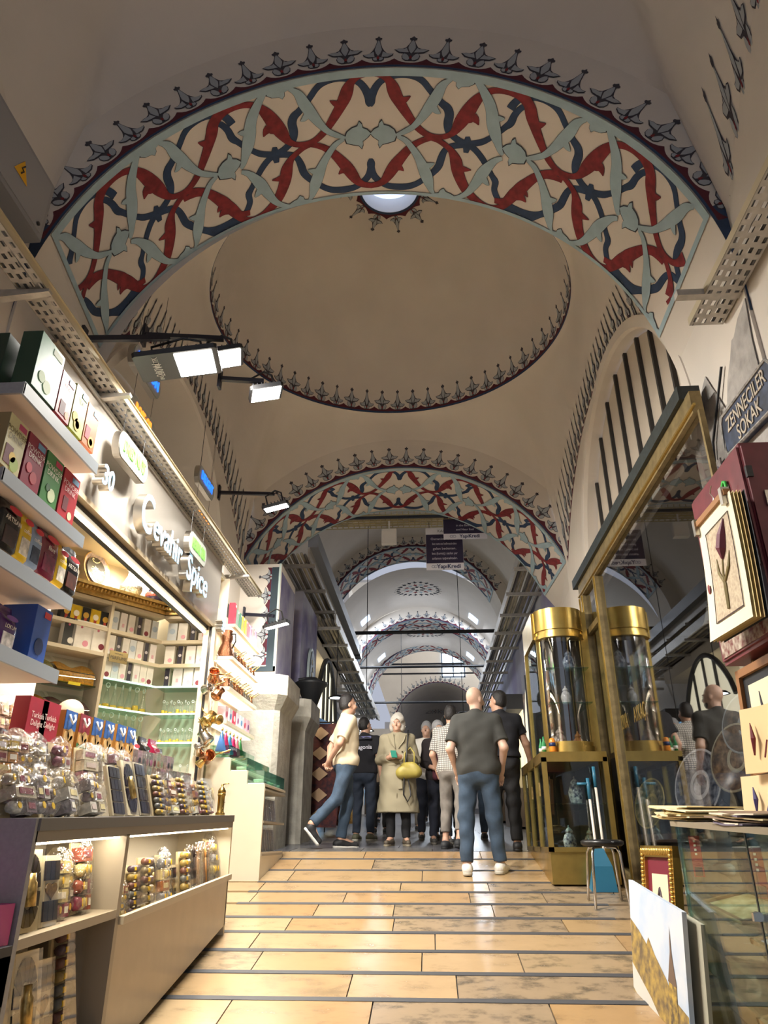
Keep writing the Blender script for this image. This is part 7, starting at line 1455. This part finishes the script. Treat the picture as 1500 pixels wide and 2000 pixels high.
def person(label, loc, rz, H=1.76, J=None, L=None, Rr=None, top=None, bottom=None, shoes=None, hair=None, skin=None, build=1.0, hy=0.0, hp=0.0, coat=False, sleeve=.55, hem=.88, tuck=False, res=.0085, beard=None, handcurl=.5, seed=0, bare_ankle=False, hn=None, lean=(0, 0)):
    """J overrides both sides, L / Rr override left (+x) and right (-x); front is -y"""
    s = H / 1.76; t = thing('person', label, 'person', loc, rz); sk = skin or SKIN
    B = dict(BASE); B.update(J or {}); Lf = dict(B); Lf.update(L or {}); Rt = {k: (-v[0], v[1], v[2]) for k, v in B.items()}; Rt.update(Rr or {})
    sp = lambda p: (p[0] * s, p[1] * s, p[2] * s)
    sides = [{k: sp(v) for k, v in Lf.items()}, {k: sp(v) for k, v in Rt.items()}]
    nk, hc = sp(B['neck']), np.array(sp(B['head'])); b = build * s; lx, ly = lean
    def torso(Fd, g=0.0, k=.07):
        lz = lambda x, z, y=0: (x * b + lx * (z - .95) * s, y * s + ly * (z - .95) * s, z * s)
        Fd.rc(lz(-.085, 1.33), lz(.085, 1.33), (.112 + g) * b, (.112 + g) * b, k, sc=(1, 1.06, 1)); Fd.rc(lz(-.055, 1.12), lz(.055, 1.12), (.112 + g) * b, (.112 + g) * b, k); Fd.rc(lz(-.07, .97), lz(.07, .97), (.112 + g) * b, (.112 + g) * b, k)
        Fd.rc(lz(-.06, 1.22), lz(.06, 1.22), (.108 + g) * b, (.108 + g) * b, k)
        for q in sides: Fd.rc(lz(0, 1.42), q['sh'], (.07 + g) * b, (.056 + g) * b, .05)
    body = Field(); torso(body)
    body.rc(nk, hc + np.array((0, .012, -.05)) * s, .056 * s, .052 * s, .04)
    Rm = rz3(hy) @ rx3(hp); hl = lambda x, y, z: hc + (Rm @ np.array((x, y, z))) * s
    E = lambda c, r, k=.015, op='add': body.el(hl(*c), [q * s for q in r], k, Rm, op)
    E((0, .012, .03), (.077, .097, .098)); E((0, -.022, -.04), (.060, .072, .078), .04); E((0, -.03, -.085), (.042, .05, .035), .04)
    E((0, -.088, .028), (.050, .016, .010)); 
    for sx in (-1, 1): E((sx * .078, .012, -.008), (.011, .024, .032), .008); E((sx * .031, -.101, .008), (.017, .012, .011), 0, 'sub'); E((sx * .045, -.075, -.03), (.022, .02, .022), .03)
    body.rc(hl(0, -.094, .014), hl(0, -.117, -.022), .009 * s, .013 * s, .012); E((0, -.092, -.058), (.024, .010, .007), .006); E((0, -.085, -.088), (.022, .018, .016), .02)
    for i, q in enumerate(sides):
        body.rc(q['sh'], q['el'], .050 * b, .040 * b, .04); body.rc(q['el'], q['wr'], .041 * b, .027 * s, .02)
        d = np.array(q['wr']) - np.array(q['el']); n = (hn[i] if hn else ((-1 if i == 0 else 1), -.3, 0)); hand(body, q['wr'], d, n, handcurl, s, 1 if i == 0 else -1)
        body.rc(q['hip'], q['knee'], .082 * b, .055 * b, .05); body.rc(q['knee'], q['ankle'], .055 * b, .036 * s, .03); body.rc(q['ankle'], q['toe'], .036 * s, .026 * s, .03)
    body.mesh('body', sk, t, res)
    eye = MB(); iris = MB()
    for sx in (-1, 1): eye.ball(tuple(hl(sx * .031, -.083, .008)), .0125 * s, 8, 6); iris.ball(tuple(hl(sx * .031, -.0925, .008)), .0058 * s, 6, 5)
    eye.build('eyes', M('d8d0c8', .3), t, True); iris.build('irises', M('1c1410', .3), t, True)
    E2 = None
    if hair:
        st_, hm = hair; hf = Field()
        if st_ == 'short':
            CUT = [((0, -.045 * s, .03 * s), (0, -.80, -.60)), ((0, 0, -.05 * s), (0, -.55, -.83))]; hf.el(hl(0, .034, .0), [q * s for q in (.0835, .083, .092)], .015, Rm, cut=[((0, -.03 * s, .0), (0, -1, 0)), ((0, 0, -.055 * s), (0, -.35, -.94))]); hf.el(hl(0, .018, .040), [q * s for q in (.086, .102, .101)], .01, Rm, cut=[((0, -.045 * s, .03 * s), (0, -.80, -.60)), ((0, 0, -.05 * s), (0, -.55, -.83))])
        elif st_ == 'bob':
            hf.el(hl(0, .018, .020), [q * s for q in (.105, .112, .135)], .02, Rm); hf.el(hl(.075, .015, -.05), [q * s for q in (.042, .07, .085)], .03, Rm); hf.el(hl(-.075, .015, -.05), [q * s for q in (.042, .07, .085)], .03, Rm); hf.el(hl(.05, -.055, .06), [q * s for q in (.06, .05, .05)], .03, Rm); hf.el(hl(0.012, -.105, -.045), [q * s for q in (.060, .082, .105)], 0, Rm, 'sub')
        elif st_ == 'fringe':
            hf.el(hl(0, .016, .035), [q * s for q in (.092, .108, .108)], .02, Rm); hf.el(hl(0, -.095, -.045), [q * s for q in (.062, .07, .10)], 0, Rm, 'sub'); hf.plane(hl(0, 0, -.085), (0, 0, -1))
        hf.mesh('hair', hm, t, .0065, .0045 if st_ != 'short' else .0012, seed)
    if beard: 
        bf = Field(); bf.el(hl(0, -.038, -.068), [q * s for q in (.064, .066, .055)], .01, Rm, cut=[((0, 0, .03 * s), (0, 0, 1)), ((0, .02 * s, 0), (0, 1, 0))]); bf.el(hl(0, -.10, -.045), [q * s for q in (.02, .03, .012)], 0, Rm, 'sub'); bf.mesh('beard', beard, t, .007)
    if top:
        tf = Field(); torso(tf, .020)
        for q in sides:
            a, e = np.array(q['sh']), np.array(q['el'])
            if sleeve <= 1: end = a + (e - a) * sleeve; d = (e - a) / np.linalg.norm(e - a); tf.rc(a, a + (e - a) * min(1, sleeve + .15), .068 * b, .066 * b, .03, cut=(end, d))
            else:
                w_ = np.array(q['wr']); tf.rc(a, e, .066 * b, .058 * b, .03); d = (w_ - e) / np.linalg.norm(w_ - e); end = e + (w_ - e) * (sleeve - 1); tf.rc(e, w_, .058 * b, .048 * b, .02, cut=(end, d))
        tf.rc(nk, np.array(nk) + np.array((0, 0, .03)) * s, .066 * s, .066 * s, .02, cut=(np.array(nk) + np.array((0, -.02, .025)) * s, (0, -.5, .86)))
        if coat:
            for z0, z1, r0, r1, w0, w1 in ((1.05, .85, .135, .16, .05, .07), (.85, .42, .16, .20, .07, .10)):
                for x in (-1, 0, 1): tf.rc((x * w0 * b, 0, z0 * s), (x * w1 * b, 0, z1 * s), r0 * b, r1 * b, .08)
            tf.plane((0, 0, .42 * s), (0, 0, -1))
        else:
            tf.rc((-.07 * b, 0, .95 * s), (.07 * b, 0, .95 * s), .128 * b, .128 * b, .06); tf.plane((0, 0, hem * s), (0, 0, -1))
        tf.mesh('coat' if coat else 'shirt', top, t, res, .0036, seed)
    if bottom:
        bf = Field(); bf.rc((-.06 * b, 0, .95 * s), (.06 * b, 0, .95 * s), .119 * b, .119 * b, .05); bf.rc((-.06 * b, .03 * s, .90 * s), (.06 * b, .03 * s, .90 * s), .105 * b, .105 * b, .05)
        for q in sides:
            a, d = np.array(q['ankle']), None; kn = np.array(q['knee']); dd = (a - kn) / np.linalg.norm(a - kn)
            bf.rc(q['hip'], q['knee'], .098 * b, .074 * b, .05); bf.rc(kn, a, .074 * b, .058 * b, .03, cut=(a - dd * (.10 if bare_ankle else .015) * s, dd))
        bf.plane((0, 0, 1.04 * s), (0, 0, 1)); bf.mesh('trousers', bottom, t, res, .0044, seed + 3)
    if shoes:
        up, so_ = shoes
        for q in sides:
            a, b_ = np.array(q['ankle']), np.array(q['toe']); f = Field(); he = a + (a - b_) * np.array((.25, .25, 0)); he[2] = a[2] - .05 * s
            dirn = (b_ - he); 
            f.rc(he, b_, .042 * s, .036 * s, .03, sc=(1, 1, 1)); f.rc(a - np.array((0, 0, .035)) * s, he, .046 * s, .04 * s, .03); f.rc(a - np.array((0, 0, .03)) * s, (he + b_) / 2, .042 * s, .04 * s, .03)
            o = f.mesh('shoe', up, t, .0075)
            f = Field(); dz = np.array((0, 0, .022)) * s; up_v = np.cross(np.cross(dirn, (0, 0, 1)), dirn); up_v /= np.linalg.norm(up_v); f.rc(he - up_v * .028 * s, b_ - up_v * .022 * s, .046 * s, .040 * s, .03, sc=(1, 1, 1)); 
            mid = (he + b_) / 2; f.plane(mid - up_v * .018 * s, up_v); f.plane(mid - up_v * .05 * s, -up_v); f.mesh('sole', so_, o, .0075)
    return t, hl, s
HAIRB = mat('hair_black', (.012, .010, .010), .5, bump=.4, bscale=120); HAIRG = mat('hair_grey', (.46, .43, .38), .6, bump=.5, bscale=110); HAIRS = mat('hair_silver', (.30, .30, .31), .6, bump=.5, bscale=110)
def jeans(n, c): return mat(n, c, .85, var=.30, scale=7, bump=.12, bscale=90)
JB = jeans('jeans_blue', (.040, .068, .11)); JB2 = jeans('jeans_blue2', (.045, .075, .12)); JD = jeans('jeans_dark', (.022, .032, .055)); TB = jeans('trousers_black', (.008, .008, .010)); TN = jeans('trousers_navy', (.012, .015, .028)); TG = jeans('trousers_grey', (.20, .18, .16))
def foot(px, py): return on_floor(px, py)
def hgt(loc, px, py): d = ray(px, py); return CZ + d[2] / d[1] * loc.y - loc.z
# bald man in grey T-shirt, back to the camera, hands in front pockets
p = foot(945, 1708); H = hgt(p, 915, 1343)
person('bald bearded man in dark grey T-shirt, blue jeans and white sneakers', p, PI - .12, H, dict(hip=(.095, 0, .93), knee=(.13, -.01, .51), ankle=(.15, .03, .09), toe=(.19, -.15, .035), el=(.27, .08, 1.14), wr=(.225, -.11, .93)), Rr=dict(knee=(-.13, -.02, .51), ankle=(-.16, -.06, .10), toe=(-.21, -.24, .045)), L=dict(knee=(.14, .0, .51), ankle=(.15, .05, .09), toe=(.17, -.13, .03)),
       top=mat('tee_grey', (.042, .042, .038), .9, var=.1, scale=5), bottom=JB, shoes=(M('d8d4cc', .6, var=.2, scale=30), M('b8b4a8', .6)), hy=-.55, skin=SKINP, build=1.06, hem=.86, sleeve=.78, beard=mat('beard_dark', (.03, .022, .018), .8), seed=1, hn=[(-.3, -.2, -1), (.3, -.2, -1)])
# man in cream T-shirt walking, hands clasped behind his back
p = foot(672, 1656); H = hgt(p, 678, 1357)
person('man in cream T-shirt and jeans strolling with hands clasped behind', p, PI / 2 + .35, H, dict(el=(.25, .14, 1.14), wr=(.06, .21, .93)), L=dict(hip=(.09, .0, .93), knee=(.10, -.05, .51), ankle=(.10, .02, .09), toe=(.11, -.17, .03), wr=(.07, .20, .92)), Rr=dict(hip=(-.09, 0, .93), knee=(-.10, .12, .53), ankle=(-.11, .42, .25), toe=(-.12, .33, .07), wr=(-.03, .22, .95)),
       top=mat('tee_cream', (.60, .51, .36), .9, var=.06, scale=5), bottom=JB2, shoes=(mat('shoe_black', (.015, .015, .017), .6), M('dcd8d0', .5)), hair=('short', HAIRB), hy=.15, hem=.90, sleeve=.80, seed=2, build=1.02, hn=[(-1, 0, .2), (1, 0, .2)], handcurl=.7)
# man in black T-shirt with white print on the back
p = foot(710, 1642); H = hgt(p, 710, 1402)
pm, hl_, s_ = person('man in black T-shirt printed patagonia across the back', p, PI - .25, H, dict(el=(.25, .05, 1.13), wr=(.27, -.02, .89)), top=mat('tee_black', (.010, .010, .014), .9), bottom=JD, shoes=(mat('shoe_olive', (.08, .08, .05), .7), M('b0aca0', .6)), hair=('short', HAIRB), hy=-.45, sleeve=.75, hem=.93, seed=3)
text('printed_word', 'patagonia', .085, M('d4d4e0'), pm, (0, .148 * s_, 1.30 * s_), (PI / 2, 0, PI), .001, .001)
MB().box((-.15, .140, 1.36), (.15, .146, 1.385)).build('printed_sky_band', M('6a6aa0'), pm); MB().add([(-.15, .147, 1.345), (.15, .147, 1.345), (.15, .147, 1.36), (.08, .147, 1.365), (.02, .147, 1.39), (-.03, .147, 1.365), (-.08, .147, 1.38), (-.15, .147, 1.36)], [tuple(range(8))]).build('printed_mountain', M('15152c'), pm)
# woman in trench coat reading her phone
p = foot(778, 1652); H = hgt(p, 775, 1396)
COAT = mat('trench_beige', (.27, .235, .155), .85, var=.07, scale=4)
pl_, hl_, s_ = person('woman with grey bob in long beige trench coat looking up from phone', p, -.05, H, dict(el=(.27, .02, 1.12), wr=(.07, -.20, 1.16), ankle=(.11, .02, .09), toe=(.15, -.15, .035)), L=dict(wr=(.03, -.22, 1.15)), Rr=dict(wr=(-.10, -.20, 1.14)), top=COAT, coat=True, sleeve=1.86, bottom=TB, shoes=(M('4a4034', .6), M('8a806c', .7)), hair=('bob', HAIRG), skin=SKIN, hy=-.1, hp=.10, seed=4, build=1.02, hn=[(-1, 0, .3), (1, 0, .3)], handcurl=.8)
def cq(pts, m, nm, par=pl_): MB().add([tuple(c * s_ for c in q) for q in pts], [tuple(range(len(pts)))] if len(pts) < 5 else [tuple(range(len(pts)))]).build(nm, m, par)
for sx in (-1, 1):
    MB().add([tuple(c * s_ for c in q) for q in ((sx * .02, -.155, 1.28), (sx * .10, -.140, 1.38), (sx * .12, -.10, 1.47), (sx * .05, -.11, 1.48), (sx * .02, -.165, 1.26), (sx * .11, -.150, 1.37), (sx * .135, -.11, 1.47), (sx * .05, -.125, 1.49))], [(0, 1, 5, 4), (1, 2, 6, 5), (2, 3, 7, 6), (3, 0, 4, 7), (4, 5, 6, 7)]).build('lapel', COAT, pl_)
    MB().tube([tuple(c * s_ for c in q) for q in ((sx * .135, -.02, 1.44), (sx * .15, -.07, 1.45))], .02, 6).build('epaulette', COAT, pl_)
MB().tube([tuple(c * s_ for c in (.175 * math.cos(a * PI / 12) * 1.12, .162 * math.sin(a * PI / 12), 1.045)) for a in range(24)], .022, 6, True).build('belt', COAT, pl_); MB().bar((.03, -.175, 1.04 * s_), (.05, -.20, .72 * s_), .05, .015).build('belt_end', COAT, pl_)
MB().tube([(.0, -.215 * s_, .44 * s_), (.01, -.19 * s_, .75 * s_), (.0, -.17 * s_, 1.0 * s_)], .006, 5).build('front_edge', M('4a3f28', .9), pl_)
for z in (1.22, 1.12):
    for sx in (-.06, .08): MB().ball((sx * s_, -.155 * s_, z * s_), .011, 8, 6).build('button', M('3a2c1c', .5), pl_)
ph = thing('phone', 'green cased phone held by the woman in trench coat', 'phone', pl_.matrix_basis @ Vector((-.02, -.30, 1.17 * s_))); ph.rotation_euler = (-.9, 0, .2); MB().bbox((-.037, -.005, -.075), (.037, .005, .075), .004).build('case', M('2a7a68', .4), ph); MB().box((-.034, .0052, -.07), (.034, .006, .07)).build('screen', BLK, ph)
bg = thing('handbag', 'soft yellow handbag hanging from the trench coat woman\'s elbow', 'bag', pl_.matrix_basis @ Vector((.16, -.20, .83 * s_))); hf = Field(); hf.rc((-.09, 0, .09), (.09, 0, .10), .075, .075, .06); hf.rc((-.05, 0, .16), (.05, 0, .17), .05, .05, .06); hf.mesh('pouch', mat('yellow_leather', (.36, .29, .06), .5, var=.12, scale=9), bg, .008, .004)
MB().tube([(-.06, 0, .20), (-.05, .03, .33), (.02, .06, .40), (.07, .03, .33), (.07, 0, .20)], .011, 6).build('handle', mat('yellow_leather', (.55, .42, .07), .5), bg, True)
st2 = thing('bag_strap', 'long black strap hanging from the trench coat woman\'s shoulder', 'strap', pl_.matrix_basis @ Vector((.12, -.17, .95 * s_))); MB().tube([(.03, .13, .52), (.03, .02, .42), (.01, -.02, .20), (-.02, -.06, -.05), (-.03, -.07, -.28), (.02, -.08, -.36), (.06, -.07, -.28), (.03, -.06, -.1)], .010, 6).build('strap', BLK, st2, True)
# man in white shirt and woman with maroon scarf behind her
p = foot(838, 1640); H = hgt(p, 840, 1410)
person('grey haired man in open white shirt behind the trench coat woman', p, .1, H, dict(el=(.25, .0, 1.12), wr=(.20, -.22, 1.12)), top=M('d8d4cc', .9), bottom=TN, shoes=(M('3a3836', .7), M('5a5650', .7)), hair=('fringe', HAIRS), hy=-.3, sleeve=1.5, hem=.86, seed=5, res=.01)
p = foot(862, 1648); H = hgt(p, 853, 1408)
pw, hl_, s_ = person('grey haired woman with maroon scarf in dark clothes', p, .12, H, dict(el=(.24, .0, 1.12), wr=(.14, -.20, 1.05)), top=M('2a2426', .9), bottom=TN, shoes=(M('3c3a38', .7), M('6a665e', .7)), hair=('fringe', HAIRS), hy=.15, sleeve=1.8, hem=.80, seed=6, res=.01)
for k in (-1, 1):
    sf_ = Field(); sf_.rc((k * .07, -.10 * s_, 1.45 * s_), (k * .07, -.17 * s_, 1.25 * s_), .035, .04, .03); sf_.rc((k * .07, -.17 * s_, 1.25 * s_), (k * .06, -.175 * s_, .92 * s_), .04, .05, .03); sf_.mesh('scarf_end', mat('maroon_cloth', (.07, .012, .022), .9), pw, .01, .004)
# man in checked shirt and grey trousers
def checks(name, a, b, sc):
    m = bpy.data.materials.new(name); m.use_nodes = True; nt = m.node_tree; bs = nt.nodes['Principled BSDF']; bs.inputs['Roughness'].default_value = .9
    tc = nt.nodes.new('ShaderNodeTexCoord'); sx_ = nt.nodes.new('ShaderNodeSeparateXYZ'); nt.links.new(tc.outputs['Object'], sx_.inputs[0]); res = []
    for ax in ('X', 'Z'):
        mu = nt.nodes.new('ShaderNodeMath'); mu.operation = 'MULTIPLY'; mu.inputs[1].default_value = sc; nt.links.new(sx_.outputs[ax], mu.inputs[0]); fr2 = nt.nodes.new('ShaderNodeMath'); fr2.operation = 'FRACT'; nt.links.new(mu.outputs[0], fr2.inputs[0]); lt2 = nt.nodes.new('ShaderNodeMath'); lt2.operation = 'LESS_THAN'; lt2.inputs[1].default_value = .3; nt.links.new(fr2.outputs[0], lt2.inputs[0]); res.append(lt2)
    mx = nt.nodes.new('ShaderNodeMath'); mx.operation = 'MAXIMUM'; nt.links.new(res[0].outputs[0], mx.inputs[0]); nt.links.new(res[1].outputs[0], mx.inputs[1]); mc = nt.nodes.new('ShaderNodeMix'); mc.data_type = 'RGBA'; mc.inputs[6].default_value = (*a, 1); mc.inputs[7].default_value = (*b, 1); nt.links.new(mx.outputs[0], mc.inputs[0]); nt.links.new(mc.outputs[2], bs.inputs['Base Color']); return m
p = foot(890, 1658); H = hgt(p, 890, 1378)
person('man in small checked shirt and grey rolled trousers', p, PI - .35, H, dict(el=(.26, .04, 1.13), wr=(.24, -.10, .92), knee=(.11, -.02, .51), ankle=(.12, .03, .09)), Rr=dict(knee=(-.10, .03, .51), ankle=(-.10, .14, .11), toe=(-.11, -.05, .035)), top=checks('check_cloth', (.52, .50, .45), (.10, .09, .09), 42), bottom=TG, shoes=(M('26282c', .7), M('1c1c1e', .7)), hair=('short', HAIRB), hy=.2, sleeve=.85, hem=.84, seed=7, bare_ankle=True, res=.0095)
# man in black T-shirt leaning on the cabinet
p = foot(992, 1662); H = hgt(p, 985, 1350)
pb_, hl_, s_ = person('dark haired man in black T-shirt and black trousers beside the cabinet', p, PI + .05, H, dict(el=(.28, .02, 1.13), wr=(.27, -.06, .9)), Rr=dict(el=(-.30, -.03, 1.15), wr=(-.36, -.12, .93)), top=MATS['tee_black'], bottom=TB, shoes=(mat('shoe_black', (.015, .015, .017), .6), M('1c1c1e', .6)), hair=('short', HAIRB), hy=.75, sleeve=.6, hem=.99, seed=8, build=1.08)
MB().box((-.10, .118 * s_, .995 * s_), (.10, .150 * s_, 1.005 * s_)).build('waistband', M('c8c4c0', .6), pb_)
# people further down the street
for i, (px, py, hx, hy_, c, bt_, lab, rzz) in enumerate(((742, 1628, 745, 1450, '8a7a68', TB, 'person in beige top and black trousers behind the trench coat woman', PI), (880, 1632, 892, 1372, '1a1a1e', TN, 'tall dark haired person hidden behind the bald man', PI), (806, 1622, 800, 1440, '6a6058', TG, 'distant person in brown top walking down the street', .2), (960, 1640, 955, 1425, '3a4a6a', JB, 'distant person in blue between the two men at the cabinet', PI), (730, 1606, 728, 1448, '9a4a5c', JD, 'small distant person in pink top far down the street', 0), (840, 1604, 842, 1445, '5a6a7a', TN, 'small distant person in grey blue top', PI))):
    p = foot(px, py)
    if p.y > 26: p = Vector((p.x * 22 / p.y, 22, floor_z(22)))
    H = min(1.85, max(1.55, hgt(p, hx, hy_))); person(lab, p, rzz, H, top=M(c, .9), bottom=bt_, shoes=(mat('shoe_black', (.015, .015, .017), .6), M('5a5650', .7)), hair=('short', HAIRB), sleeve=.8, seed=20 + i, res=.012)
# shopkeeper bending behind the counter
hd = at(133, 1376, y=4.95); zf_ = .86
H = 1.72; sx_ = H / 1.76
person('bald shopkeeper in navy shirt bending his head behind the counter', (hd.x - .16, 4.95, zf_ ), PI / 2 + .15, H, dict(neck=(0, -.08, 1.45), head=(0, -.17, 1.56), el=(.24, -.08, 1.14), wr=(.14, -.16, 1.02)), top=mat('shirt_navy', (.02, .03, .06), .9), bottom=TN, shoes=(mat('shoe_black', (.015, .015, .017), .6), BLK), hy=.0, hp=.55, skin=SKINP, seed=9, lean=(0, -.12), sleeve=.7)
